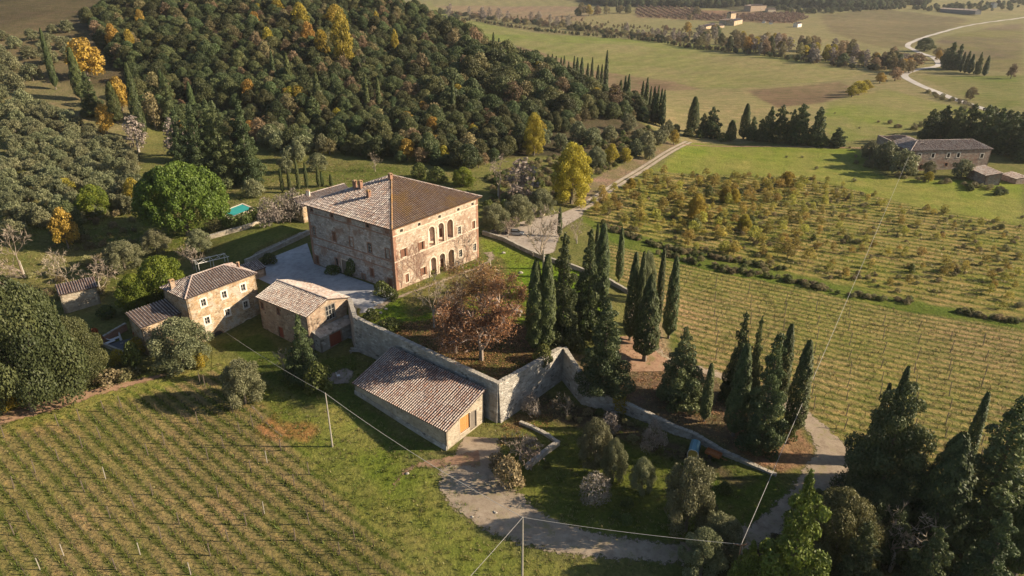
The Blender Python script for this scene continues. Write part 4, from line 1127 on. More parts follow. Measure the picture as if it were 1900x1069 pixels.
# low tiled roofs by the courtyard corner and behind the villa
c0, c1 = np.array(flat(455, 509, .9)), np.array(flat(494, 496, .9))
uc = (c1 - c0) / np.linalg.norm(c1 - c0); vc = np.array([-uc[1], uc[0]])
gable_or_hip('courtyard_shed', 'low tiled shed at the courtyard corner behind the farmhouse', 'shed', [c0, c1, c1 + vc * 3.2, c0 + vc * 3.2], .9, 2.0, -1.2, M['annex_stone'], M['tile_old'], 'shed', .2)
d0, d1 = np.array(flat(592, 372, 4.8)), np.array(flat(660, 352, 4.8))
ud = (d1 - d0) / np.linalg.norm(d1 - d0); vd = np.array([-ud[1], ud[0]])
chap, _ = gable_or_hip('rear_wing', 'low tiled house behind the villa with a pale chimney and bright gable', 'house', [d0 - ud * 6, d1 - ud * 1.0, d1 - ud * 1.0 + vd * 7.5, d0 - ud * 6 + vd * 7.5], 4.4, 6.2, 0.6, M['house_stone'], M['tile_old'], 'gable', .3)
q = d0 - ud * 1.2 + vd * 3
rel(chimney(chap, q[0], q[1], 5.2, 1.9, .9, .7, 0, M['whiteplaster']))

# --------------------------- retaining and garden walls
def wall_run(name, label, pts, tops, th, mat, cap=True, capm=None, seg=1.4, foot=-1.0, hmin=.3, rough=.10, cat='stone wall'):
    """pts: plan points, tops: z at each; foot is how far under the lower ground it goes"""
    root = empty(name, (*pts[0], tops[0] - 1), label=label, cat=cat)
    mb = MB(); mc = MB()
    P = []; Z = []
    for i in range(len(pts) - 1):
        a, b = np.array(pts[i], float), np.array(pts[i + 1], float); L = np.linalg.norm(b - a); n = max(1, int(L / seg))
        for k in range(n): P.append(a + (b - a) * k / n); Z.append(tops[i] * (1 - k / n) + tops[i + 1] * k / n)
    P.append(np.array(pts[-1], float)); Z.append(tops[-1])
    P = np.array(P); D = np.gradient(P, axis=0); D /= np.linalg.norm(D, axis=1)[:, None]
    Nm = np.stack([D[:, 1], -D[:, 0]], -1)       # outer side: right of travel
    Z = np.array(Z) + rng.normal(0, rough * .3, len(Z))
    O = P + Nm * .12; I = P - Nm * (th - .12)
    zo = Hnp(O[:, 0] + Nm[:, 0] * .5, O[:, 1] + Nm[:, 1] * .5) + foot
    zi = np.minimum(Hnp(I[:, 0], I[:, 1]) + foot, Z - .3)
    batter = np.clip((Z - zo - 1) * .06, 0, .5)
    OB = O + Nm * batter[:, None]
    n = len(P); vs = []; fs = []
    for i in range(n):
        vs += [(*OB[i], zo[i]), (*O[i], Z[i]), (*I[i], Z[i]), (*I[i], zi[i])]
    for i in range(n - 1):
        a = 4 * i; b = a + 4
        fs += [(a, b, b + 1, a + 1), (a + 1, b + 1, b + 2, a + 2), (a + 2, b + 2, b + 3, a + 3)]
    fs += [(0, 1, 2, 3), (4 * n - 1, 4 * n - 2, 4 * n - 3, 4 * n - 4)]
    mb.add(vs, fs)
    rel(mb.build('wall_face', mat, root))
    if cap:
        capmeshes = []
        Lt = 0
        k = 0
        for i in range(n - 1):
            L = float(np.linalg.norm(P[i + 1] - P[i])); m_ = max(1, int(L / .75))
            for j in range(m_):
                f0, f1 = j / m_, (j + 1) / m_
                a = P[i] * (1 - f0) + P[i + 1] * f0; b = P[i] * (1 - f1) + P[i + 1] * f1
                z = Z[i] * (1 - (f0 + f1) / 2) + Z[i + 1] * (f0 + f1) / 2
                c = (a + b) / 2 - Nm[i] * (th / 2 - .12)
                mc = MB(); mc.box((0, 0, 0), (L / m_ - .03, th + random.uniform(.06, .2), .16), 0, random.random(), taper=.93)
                o = mc.build('capstone', capm or M['cap'], root)
                o.matrix_parent_inverse = Matrix.Translation(-Vector(root.location))
                o.location = (c[0] + random.uniform(-.03, .03), c[1] + random.uniform(-.03, .03), z + .07 + random.uniform(-.02, .03))
                o.rotation_euler = (random.uniform(-.03, .03), math.atan2(Z[i] - Z[i + 1], L) , math.atan2(D[i][1], D[i][0]) + random.uniform(-.04, .04))
    return root
M['cap'] = stone_mat('capstone', [(.36, .33, .28), (.50, .46, .40), (.42, .38, .32)], (.40, .36, .30), 1.2, bumpd=.04)
p0 = np.array(F1.P(F1.L - .2, 0, .3)[:2])
wall_run('terrace_wall', 'tall retaining wall of the terrace, running from the outbuilding to the sharp corner above the barn', [tuple(p0), W1[0], W1[1]], [.7, .6, -.15], .8, M['wall_stone'])
wall_run('terrace_wall', 'tall pale retaining wall turning back from the sharp corner towards the dark conifers', [W1[1], W1[2]], [-.15, -.2], .8, M['wall_stone'])
wall_run('bank_wall', 'retaining wall curving down below the drive from the tall conifers', [W1[2]] + W3[1:4], [-.2, -2.5, -4.4, -5.1], .7, M['wall_stone'])
wall_run('bank_wall', 'low rubble retaining wall between the drive and the olive garden', W3[3:], [-5.1, -5.4, -5.8, -6.1, -6.7, -7.5], .6, M['wall_stone'])
pw = [(896, 436, -1.6), (935, 447, -1.7), (975, 466, -1.8), (1010, 482, -2.0), (1060, 497, -2.2), (1126, 521, -2.5), (1166, 542, -2.8)]
P_ = [flat(*q) for q in pw][::-1]
wall_run('garden_wall', 'long low garden wall with pale coping between the villa lawn and the parking yard', P_, [H(*q) + .95 for q in P_], .5, M['wall_stone'], foot=-.4)
wall_run('courtyard_wall', 'shaded rubble wall at the back of the gravel courtyard', [G_B, G_A], [H(*(np.array(G_B) + np.array([-gd[1], gd[0]]) * 1.5)) + .3, H(*(np.array(G_A) + np.array([-gd[1], gd[0]]) * 1.5)) + .3], .7, M['wall_stone'], foot=-.5)
gw = [at(497, 412), at(455, 426), at(400, 441), at(378, 447)]
wall_run('pool_terrace_wall', 'low sunlit pale wall below the swimming pool hedge', [q[:2] for q in gw], [q[2] + 1.1 for q in gw], .5, M['barn_stone'], foot=-.4)
sw_ = [at(1035, 824), at(1010, 842), at(990, 858), at(975, 870)]
wall_run('yard_wall', 'broken curved rubble wall around the bare shrubs by the barn yard', [q[:2] for q in sw_], [q[2] + .75 for q in sw_], .6, M['cap'], foot=-.4)
sw_ = [at(965, 785), at(990, 795), at(1015, 808), at(1035, 822)]
wall_run('yard_wall', 'low broken wall stub sunk in grass beyond the bare shrubs', [q[:2] for q in sw_][::-1], [q[2] + .35 for q in sw_][::-1], .5, M['cap'], foot=-.4)

# --------------------------- patio of the cottage wing
q = [at(188, 640), at(232, 662), at(275, 636), at(236, 612)]
pz = np.mean([a[2] for a in q]) + .15
pat = [a[:2] for a in q]
M['slate'] = plain('dark_patio_slabs', (.10, .105, .115), .6, scale=2)
sheet('patio', pat, M['slate'], 0, zf=lambda V: np.full(len(V), pz))
wall_run('patio_wall', 'low wall with pale coping round the dark patio', [pat[0], pat[1], pat[2]], [pz + .5] * 3, .35, M['wall_stone'], foot=-1)
wall_run('patio_wall', 'taller shaded wall behind the patio loungers', [pat[3], (pat[0][0] * .8 + pat[3][0] * .2 - .5, pat[0][1] * .8 + pat[3][1] * .2)], [pz + 1.9, pz + 1.3], .35, M['brick'], foot=-1)
M['whitecloth'] = plain('white_cloth', (.72, .72, .72), .8)
M['whitewood'] = plain('white_painted_wood', (.66, .64, .60), .6)
def inward(px_, py_):
    return flat(px_, py_, pz)
for k, (x, y) in enumerate(((204, 637), (215, 630))):
    c = inward(x, y); t = empty('sun_lounger', (c[0], c[1], pz), math.radians(52), label='white sun lounger on the patio, ' + ('nearest the low wall' if k == 0 else 'next to the closed parasol'), cat='lounger', group='loungers on the patio')
    mb = MB(); mb.box((0, 0, .3), (2.0, .75, .1)); mb.build('mattress', M['whitecloth'], t)
    mb = MB(); mb.add([(-1.0, -.37, .36), (-1.0, .37, .36), (-1.6, .37, .85), (-1.6, -.37, .85), (-1.0, -.37, .28), (-1.0, .37, .28), (-1.66, .37, .8), (-1.66, -.37, .8)], [(0, 1, 2, 3), (7, 6, 5, 4), (0, 4, 5, 1), (1, 5, 6, 2), (2, 6, 7, 3), (3, 7, 4, 0)]); mb.build('backrest', M['whitecloth'], t)
    for sx in (-.85, .85):
        for sy in (-.3, .3):
            mb = MB(); mb.box((sx, sy, .12), (.06, .06, .25)); mb.build('leg', M['woodgrey'], t)
c = inward(226, 637); t = empty('parasol', (c[0], c[1], pz), label='closed white parasol standing on the dark patio', cat='parasol')
mb = MB(); mb.tube([(0, 0, .75), (0, 0, 1.3), (0, 0, 2.3), (0, 0, 2.6)], [.26, .2, .12, .03], 8); mb.build('canopy', M['whitecloth'], t)
mb = MB(); mb.tube([(0, 0, .1), (0, 0, .8)], .035, 6); mb.build('pole', M['woodgrey'], t)
mb = MB(); mb.tube([(0, 0, 0), (0, 0, .1)], .3, 10); mb.build('base', M['wall_stone'], t)
# white pergola behind the farmhouse
pa, pb = at(372, 512), at(425, 494)
t = empty('pergola', (*pa,), label='white timber pergola frame behind the farmhouse roof', cat='pergola')
d = np.array(pb[:2]) - np.array(pa[:2]); L = np.linalg.norm(d); d /= L; e_ = np.array([-d[1], d[0]])
hh = 3.1
def pp(a, b, z): return (d[0] * a + e_[0] * b, d[1] * a + e_[1] * b, z)
for a in (0, L / 2, L):
    for b in (0, 2.6):
        mb = MB(); mb.tube([pp(a, b, -.3), pp(a, b, hh)], .07, 4); mb.build('post', M['whitewood'], t)
for b in (0, 2.6):
    mb = MB(); mb.tube([pp(-.4, b, hh), pp(L + .4, b, hh)], .09, 4); mb.build('beam', M['whitewood'], t)
for k in range(5):
    mb = MB(); a = L * k / 4; mb.tube([pp(a, -.3, hh + .1), pp(a, 2.9, hh + .1)], .05, 4); mb.build('rafter', M['whitewood'], t)
for k in range(2):
    mb = MB(); mb.tube([pp(L * (k * .5), 0, hh), pp(L * (k * .5 + .5), 2.6, hh)], .04, 4); mb.build('brace', M['whitewood'], t)
# bench against the lean-to, swimming pool, garden pieces
c = at(662, 655)
t = empty('garden_bench', c, math.radians(-5), label='pale grey bench against the shaded foot of the terrace wall', cat='bench')
mb = MB(); mb.box((0, 0, .45), (3.0, .55, .09)); mb.build('seat', M['wall_stone'], t)
mb = MB(); mb.box((0, .3, .8), (2.6, .08, .5)); mb.build('backrest', M['cap'], t)
for s in (-1.2, 1.2):
    mb = MB(); mb.box((s, 0, .2), (.25, .5, .42)); mb.build('leg', M['cap'], t)
pc = [at(418, 389), at(452, 378), at(470, 386), at(424, 403)]
zpool = max(q[2] for q in pc) + .12
M['poolwater'] = plain('turquoise_pool_cover', (.05, .36, .34), .25, scale=.6)
t = empty('swimming_pool', (pc[0][0], pc[0][1], zpool), label='turquoise rectangular swimming pool with a pale rim beside the round pine', cat='pool')
P4 = [np.array(flat(*q, zpool)) for q in ((414, 392), (449, 378.5), (470, 387), (424, 404))]
c_ = sum(P4) / 4
rim = MB()
def ring(a, b, z0, z1):
    A_ = [c_ + (q - c_) * a for q in P4]; B_ = [c_ + (q - c_) * b for q in P4]
    for i in range(4):
        j = (i + 1) % 4
        v = [(*A_[i], z1), (*A_[j], z1), (*B_[j], z1), (*B_[i], z1), (*A_[i], z0), (*A_[j], z0), (*B_[j], z0), (*B_[i], z0)]
        rim.add(v, [(0, 1, 2, 3), (0, 4, 5, 1), (3, 2, 6, 7)])
ring(1.12, .97, zpool - 1.2, zpool + .06)
rel(rim.build('rim', M['trimstone'], t))
mb = MB(); mb.add([(*(c_ + (q - c_) * .98), zpool - .02) for q in P4], [(3, 2, 1, 0) if False else (0, 3, 2, 1)]); rel(mb.build('water', M['poolwater'], t))

# ------------------------------------------------------------------ plants
def quads(P, Nn, s, asp=1.0, up=None, rg=rng, flat_=.0):
    """diamond leaves: centre P, facing Nn, half-size s; up: direction of the long axis (else random)"""
    n = len(P)
    Nn = Nn / (np.linalg.norm(Nn, axis=1)[:, None] + 1e-9)
    a = rg.normal(size=(n, 3)) if up is None else up + rg.normal(size=(n, 3)) * .25
    a = a - Nn * (a * Nn).sum(1)[:, None]
    a /= np.linalg.norm(a, axis=1)[:, None] + 1e-9
    b = np.cross(Nn, a)
    s = np.broadcast_to(s, (n,))[:, None]
    k = rg.uniform(.6, 1.2, (n, 2))
    V = np.stack([P - a * s * asp * k[:, :1], P + b * s * k[:, 1:], P + a * s * asp, P - b * s], 1)
    V += Nn[:, None, :] * (rg.uniform(-.25, .25, (n, 4, 1)) * s[:, None])
    return V.reshape(-1, 3), np.arange(4 * n).reshape(n, 4)

def lobed(lobes, leaf, cover=1.4, asp=1.2, rg=rng, rough=.55, shell=.18, tv=None, below=.5):
    """leaves over a set of ellipsoid lobes [(centre, (rx,ry,rz))]; the hidden inner parts are left out"""
    C = np.array([l[0] for l in lobes], float); R = np.array([l[1] for l in lobes], float)
    VP = []; VN = []; T = []
    for i in range(len(C)):
        r = R[i].mean()
        n = int(4 * PI * r * r * cover / (1.6 * leaf * leaf * asp)) + 3
        d = rg.normal(size=(n, 3)); d /= np.linalg.norm(d, axis=1)[:, None]
        d = d[(d[:, 2] > -below) | (rg.random(n) < .3)]
        p = C[i] + d * R[i] * (1 - shell * rg.random((len(d), 1)) ** 1.5) * (1 + .06 * rg.normal(size=(len(d), 1)))
        keep = np.ones(len(p), bool)
        for j in range(len(C)):
            if j != i: keep &= (((p - C[j]) / R[j]) ** 2).sum(1) > .62
        VP.append(p[keep]); VN.append((d / R[i])[keep] * r + rg.normal(size=(keep.sum(), 3)) * rough)
        T.append(np.clip((rg.random() if tv is None else tv[i]) * .5 + rg.random(keep.sum()) * .5, 0, 1))
    P = np.concatenate(VP); Nn = np.concatenate(VN); T = np.concatenate(T)
    V, F = quads(P, Nn, leaf * rg.uniform(.6, 1.15, len(P)), asp, None, rg)
    return V, F, T

def blob_lobes(R, Hc, z0, n, size, rg, flat_=.8, bottom=.0):
    """lobes set round and over a crown of radius R and height Hc that stays wide low down"""
    out = []
    for i in range(n):
        u = (i + rg.random()) / n
        u = u ** .85
        prof = math.sqrt(max(0, 1 - (max(0, u - .32) / .70) ** 2)) * (.80 + .2 * min(1, u / .3))
        a = i * 2.399963 + rg.uniform(-.5, .5)
        r = R * size * rg.uniform(.7, 1.2)
        k = rg.uniform(.82, 1.08)
        q = max(0, R * prof * k - r * .85)
        out.append((np.array([math.cos(a) * q, math.sin(a) * q, z0 + r * .35 + (Hc - r * 1.0) * u]), (r, r, r * flat_)))
    out.append((np.array([0, 0, z0 + Hc * .48]), (R * .55, R * .55, Hc * .40)))
    return out

def trunk_mesh(h, r, lean=0.03, limbs=0, spread=1.0, rg=rng, mat='bark', z1=None, name='trunk'):
    mb = MB()
    pts = [(0, 0, -.4)] + [(rg.normal() * lean * h * t, rg.normal() * lean * h * t, h * t) for t in (.25, .5, .75, 1)]
    mb.tube(pts, [r * 1.35, r * 1.05, r * .9, r * .75, r * .5], 6)
    for k in range(limbs):
        a = 2 * PI * (k + rg.random() * .6) / limbs; t = rg.uniform(.45, .95)
        b = np.array(pts[2 if t < .6 else 3]); e = b + np.array([math.cos(a) * spread, math.sin(a) * spread, spread * rg.uniform(.6, 1.2)])
        mid = (b + e) / 2 + np.array([0, 0, -.1 * spread])
        mb.tube([b, mid, e], [r * .5, r * .38, r * .15], 4)
    return mb.mesh(name, M[mat])

def branches(h, rg, levels=4, spread=.6, nb=3, r0=.16, mat='twig', name='crown', start=.3, twigs=True, upward=.55, tmat=None):
    """bare crown: forking limbs down to fine twigs"""
    mb = MB(); tips = []
    def grow(p, d, L, r, lv):
        q1 = p + d * L * .5 + Vector(rg.normal(size=3) * L * .06); q2 = p + d * L + Vector(rg.normal(size=3) * L * .08)
        mb.tube([p, q1, q2], [r, r * .8, r * .55], 5 if lv > 2 else (4 if lv > 1 else 3), t=rg.random(), cap=False)
        if lv == 0: tips.append((q2, d, L)); return
        for k in range(nb + (1 if lv == levels else 0)):
            nd = (d + Vector(rg.normal(size=3)) * spread); nd.z += upward * .4; nd.normalize()
            grow(q2 if k < 2 else q1, nd, L * rg.uniform(.6, .82), r * .52, lv - 1)
    grow(Vector((0, 0, -.3)), Vector((0, 0, 1)), h * start, r0, levels)
    me_t = None
    V = np.array(mb.v); F = np.array([f for f in mb.f if len(f) == 4]); T = np.array([t for t, f in zip(mb.t, mb.f) if len(f) == 4])
    if twigs:
        P = []; U = []
        for q, d, L in tips:
            for k in range(4):
                dd = np.array(d) + rg.normal(size=3) * .6; dd /= np.linalg.norm(dd)
                l = L * rg.uniform(.5, 1.1)
                P.append(np.array(q) + dd * l * .5); U.append(dd * l * .5)
        P = np.array(P); U = np.array(U); s = .035 * (h / 8)
        side = np.cross(U, rg.normal(size=U.shape)); side /= np.linalg.norm(side, axis=1)[:, None] + 1e-9
        n = len(P)
        V2 = np.stack([P - U - side * s, P - U + side * s, P + U + side * s * .3, P + U - side * s * .3], 1).reshape(-1, 3)
        F2 = np.arange(4 * n).reshape(n, 4) + len(V)
        V = np.concatenate([V, V2]); F = np.concatenate([F, F2]); T = np.concatenate([T, rg.random(n)])
    return V, F, T, [np.array(q[0]) for q in tips]

LIB = {}
def reg(key, crown, trunk, W, Hh): LIB.setdefault(key, []).append((crown, trunk, W, Hh))

def mk_cypress(key, n, Hh, R, leaf, mat='cypress', fat=.6, seed=0, double=False, z0=.05):
    for v in range(n):
        rg = np.random.default_rng(seed + v)
        parts = [(0, 0, 1, 1)] if not double else [(-.45, 0, .95, .8), (.5, .1, 1, .8)]
        VV = []; FF = []; TT = []; b = 0
        for (ox, oy, hk, rk) in parts:
            area = 2 * PI * R * rk * Hh * .62
            m_ = int(area * 3.3 / (1.5 * leaf * leaf * 2.0))
            t = rg.random(m_) ** 1.15 * .98; an = rg.uniform(0, 2 * PI, m_)
            prof = np.minimum(1, (t / .10) ** .6) * (1 - t) ** fat * (1 + .25 * np.sin(PI * t)) / 1.12
            ph = rg.uniform(0, 6.28, 8)
            lump = 1 + .13 * np.sin(an * 3 + t * 9 + ph[0]) * np.sin(t * 23 + an * 2 + ph[1]) + .10 * np.sin(an * 5 - t * 31 + ph[2]) + .05 * rg.normal(size=m_)
            rr = R * rk * prof * lump
            z = (z0 + (1 - z0) * t) * Hh * hk
            P = np.stack([ox * R + np.cos(an) * rr, oy * R + np.sin(an) * rr, z], 1)
            Nn = np.stack([np.cos(an), np.sin(an), .25 + .5 * t], 1) + rg.normal(size=(m_, 3)) * .38
            V, F = quads(P, Nn, leaf * rg.uniform(.6, 1.1, m_), 2.0, np.array([[0, 0, 1.]]), rg)
            T = np.clip(.5 * (lump - .75) / .5 + .5 * rg.random(m_), 0, 1)
            VV.append(V); FF.append(F + b); TT.append(T); b += len(V)
        me = np_mesh('crown', np.concatenate(VV), np.concatenate(FF), M[mat], tint=np.concatenate(TT))
        reg(key, me, trunk_mesh(Hh * .3, R * .16, .004, rg=rg), 2 * R, Hh)

def mk_conifer(key, n, Hh, R, leaf, mat='conifer', seed=0, tiers=11, fat=.75, gap=.5, skirt=.06):
    for v in range(n):
        rg = np.random.default_rng(seed + v); lobes = []
        for i in range(tiers):
            t = (i + .3) / tiers
            r = R * ((1 - t) ** fat) * rg.uniform(.82, 1.1)
            z = (skirt + t * (1 - skirt)) * Hh
            k = max(3, int(7 * (1 - t)) + 2)
            for j in range(k):
                a = 2 * PI * (j + rg.random() * .8) / k + i
                rr = r * rg.uniform(.7, 1.08); s = max(.3, r * gap * rg.uniform(.75, 1.2) * .72)
                lobes.append((np.array([math.cos(a) * (rr - s * .7), math.sin(a) * (rr - s * .7), z + rg.normal() * Hh / tiers * .35]), (s, s, s * rg.uniform(.7, 1.0))))
            lobes.append((np.array([0, 0, z]), (r * .55, r * .55, Hh / tiers * 1.1)))
        lobes.append((np.array([0, 0, Hh * .965]), (R * .07 + .1, R * .07 + .1, Hh * .05)))
        V, F, T = lobed(lobes, leaf, 1.25, 1.5, rg, rough=.6, shell=.3, below=.7)
        reg(key, np_mesh('crown', V, F, M[mat], tint=T), trunk_mesh(Hh * .8, Hh * .018, .004, rg=rg), 2 * R, Hh)

def mk_round(key, n, Hh, R, leaf, mat, seed=0, nl=16, size=.42, z0=.22, cover=1.3, flat_=.8, tk='bark', limbs=4, extra=None, asp=1.2, shell=.25, rough=.6, tr=.03):
    for v in range(n):
        rg = np.random.default_rng(seed + v)
        lobes = blob_lobes(R, Hh * (1 - z0), Hh * z0, nl, size, rg, flat_)
        if extra: lobes = extra(lobes, rg)
        V, F, T = lobed(lobes, leaf, cover, asp, rg, shell=shell, rough=rough)
        reg(key, np_mesh('crown', V, F, M[mat], tint=T), trunk_mesh(Hh * .55, Hh * tr, .03, limbs, R * .45, rg, tk), 2 * R, Hh)

def mk_bare(key, n, Hh, seed=0, mat='pale_bark', levels=4, leafmat=None, leafn=0, leaf=.2, spread=.55, nb=3, r0=.17, start=.3):
    for v in range(n):
        rg = np.random.default_rng(seed + v)
        V, F, T, tips = branches(Hh, rg, levels, spread, nb, r0, start=start)
        top = V[:, 2].max(); V *= Hh / top
        W_ = (V[:, 0].max() - V[:, 0].min() + V[:, 1].max() - V[:, 1].min()) / 2
        mats = [M['twig']]; mi = np.zeros(len(F), int)
        if leafn:
            k = rg.integers(0, len(tips), leafn)
            P = np.array(tips)[k] * Hh / top + rg.normal(size=(leafn, 3)) * Hh * .05
            V2, F2 = quads(P, rg.normal(size=(leafn, 3)), leaf * rg.uniform(.5, 1.2, leafn), 1.2, None, rg)
            F = np.concatenate([F, F2 + len(V)]); V = np.concatenate([V, V2]); T = np.concatenate([T, rg.random(leafn)])
            mats.append(M[leafmat]); mi = np.concatenate([mi, np.ones(leafn, int)])
        reg(key, np_mesh('crown', V, F, mats, tint=T, mi=mi), trunk_mesh(Hh * start * 1.05, r0 * 1.05, .004, rg=rg, mat=mat), W_, Hh)

mk_cypress('cypress_near', 4, 16, 1.35, .095, seed=100, fat=.45)
mk_cypress('cypress_twin', 1, 16, 1.7, .095, seed=150, fat=.42, double=True)
mk_cypress('cypress_slim', 2, 14, .75, .09, seed=120, fat=.4)
mk_cypress('cypress_fat', 2, 12, 1.9, .10, seed=130, fat=.55, z0=.09)
mk_cypress('cypress_far', 3, 14, 1.3, .24, seed=140, fat=.55)
mk_conifer('conifer_near', 3, 15, 4.0, .115, seed=200, fat=.55, gap=.46)
mk_conifer('conifer_dense', 2, 17, 4.2, .12, seed=220, fat=.48, gap=.42, skirt=.03)
mk_conifer('cedar', 1, 16, 6.5, .13, seed=230, fat=.42, gap=.5, tiers=9)
mk_conifer('conifer_far', 4, 15, 4.2, .25, seed=240, fat=.36, gap=.5, tiers=9)
mk_conifer('bright_conifer', 2, 13, 4.5, .105, 'bright_conifer', seed=250, fat=.65, gap=.5, tiers=10)
mk_round('holm_far', 7, 9, 4.8, .22, 'holm', seed=300, nl=13, size=.50, z0=.05)
mk_round('holm_near', 2, 11, 8, .125, 'holm', seed=320, nl=36, size=.30, z0=.04, cover=1.25)
mk_round('olive_far', 6, 4.6, 2.9, .15, 'olive', seed=340, nl=17, size=.33, z0=.04, flat_=.85, cover=.95, limbs=5, shell=.75, rough=1.0)
mk_round('olive_near', 4, 6, 3.4, .075, 'olive', seed=360, nl=34, size=.25, z0=.04, cover=1.05, flat_=.9, limbs=5, shell=.55, rough=.9, asp=1.6)
mk_round('yellow_far', 3, 9, 4, .24, 'yellow', seed=380, nl=14, size=.4, z0=.12, cover=1.0, shell=.5, rough=.8)
mk_round('yellow_near', 2, 12, 5, .14, 'yellow', seed=384, nl=40, size=.27, z0=.01, cover=1.1, shell=.5, rough=.8)
mk_round('orange_far', 2, 9, 4, .24, 'orange', seed=390, nl=14, size=.4, z0=.12, cover=1.0, shell=.5, rough=.8)
mk_round('muted_far', 5, 10, 4.2, .26, 'muted', seed=400, nl=14, size=.4, z0=.08, cover=.8, shell=.6, rough=.9)
mk_round('grey_far', 3, 10, 3.6, .26, 'greymist', seed=410, nl=12, size=.4, z0=.06, cover=.55, shell=.8, rough=1, tk='pale_bark')
mk_round('lime_near', 2, 7, 4, .12, 'lime', seed=420, nl=26, size=.32, z0=.03, cover=1.2)
mk_round('shrub', 4, 1.6, 1.1, .075, 'shrub', seed=430, nl=9, size=.45, z0=0, cover=1.1, limbs=2)
mk_round('dryshrub', 4, 1.5, 1.1, .08, 'dryshrub', seed=440, nl=9, size=.45, z0=0, cover=.8, limbs=2, shell=.6, rough=1)
mk_round('redshrub', 2, 2.2, 1.3, .09, 'red', seed=450, nl=9, size=.45, z0=0, cover=1.1, limbs=2)
mk_round('orangeshrub', 2, 2.4, 1.4, .09, 'yellow', seed=455, nl=9, size=.45, z0=0, cover=1.0, limbs=2)
mk_round('sapling', 6, 3.4, 1.25, .10, 'sapling', seed=460, nl=7, size=.5, z0=.14, cover=.75, shell=.9, rough=1, tk='bark', limbs=3, tr=.012)
mk_round('twigshrub', 3, 5, 3.2, .085, 'greymist', seed=470, nl=8, size=.5, z0=.02, cover=.6, shell=.95, rough=1, tk='bark', limbs=5, asp=3.5)
mk_bare('bare', 4, 9, seed=500, spread=.5)
mk_bare('bare_small', 3, 4.2, seed=510, r0=.09, spread=.6)
mk_bare('plane_tree', 3, 10, seed=520, mat='bark', leafmat='brown', leafn=9000, leaf=.09, spread=.65, r0=.2, start=.25)
mk_bare('dead_pine', 2, 12, seed=530, levels=3, r0=.18, spread=.8, start=.5, nb=2)
# stone pine: a broad dome of upward tufts on a short bare trunk
rg = np.random.default_rng(600); lobes = []
for i in range(190):
    a = rg.uniform(0, 2 * PI); e = math.asin(rg.uniform(-.28, 1)); rr = 7.9
    s = rg.uniform(.85, 1.35)
    lobes.append((np.array([math.cos(a) * math.cos(e) * (rr - s * .3), math.sin(a) * math.cos(e) * (rr - s * .3), 5.2 + math.sin(e) * 5.6]), (s, s, s * .85)))
lobes += [(np.array([0, 0, 5.6]), (6.6, 6.6, 4.6))]
V, F_, T = lobed(lobes, .14, 1.15, 1.5, rg, rough=.55, shell=.25, below=.6)
reg('stone_pine', np_mesh('crown', V, F_, M['pine'], tint=T), trunk_mesh(4.5, .42, .02, 7, 3.5, rg), 16.4, 11.6)

_cnt = {}
def plant(key, name, label, cat, x, y, z, h, w, group=None, parts=True, yaw=None, tilt=0):
    L = LIB[key]; i = _cnt.get(key, 0); _cnt[key] = i + 1
    crown, trunk, W_, H_ = L[i % len(L)]
    yaw = random.uniform(0, 2 * PI) if yaw is None else yaw
    sx = w / W_; sz = h / H_
    if parts:
        r = empty(name, (x, y, z - .05), yaw, label=label, cat=cat, group=group); r.scale = (sx, sx, sz)
        link('trunk', trunk, r); link('crown', crown, r)
    else:
        r = link(name, joined(key, i % len(L)), None, (x, y, z - .05), label=label, cat=cat, group=group)
        r.rotation_euler = (0, 0, yaw); r.scale = (sx, sx, sz)
    return r
_join = {}
def joined(key, i):
    if (key, i) in _join: return _join[key, i]
    c, t, _, _ = LIB[key][i]
    def arr(me):
        v = np.zeros(len(me.vertices) * 3); me.vertices.foreach_get('co', v)
        F = [tuple(p.vertices) for p in me.polygons]
        a = np.zeros(len(F)); me.attributes['tint'].data.foreach_get('value', a)
        mi = np.zeros(len(F), int); me.polygons.foreach_get('material_index', mi)
        return v.reshape(-1, 3), F, a, mi
    v1, f1, a1, m1 = arr(c); v2, f2, a2, m2 = arr(t)
    f2 = [f for f in f2 if len(f) == 4]; a2 = np.full(len(f2), .5)
    me = np_mesh(key, np.concatenate([v1, v2]), [np.array(f1), np.array(f2) + len(v1)], list(c.materials) + [t.materials[0]], tint=np.concatenate([a1, a2]), mi=np.concatenate([m1, np.full(len(f2), len(c.materials))]))
    _join[key, i] = me
    return me
def P_(key, name, label, cat, px, yb, yt, wpx, group=None, parts=True, wy=None, **k):
    """plant whose foot shows at (px, yb), top at row yt, wpx wide in the photograph"""
    x, y, z = at(px, yb)
    h = height_to(x, y, z, yt)
    w = wpx / pxm(x, y, z + h / 2)
    return plant(key, name, label, cat, x, y, z, max(h, .4), w, group, parts, **k)

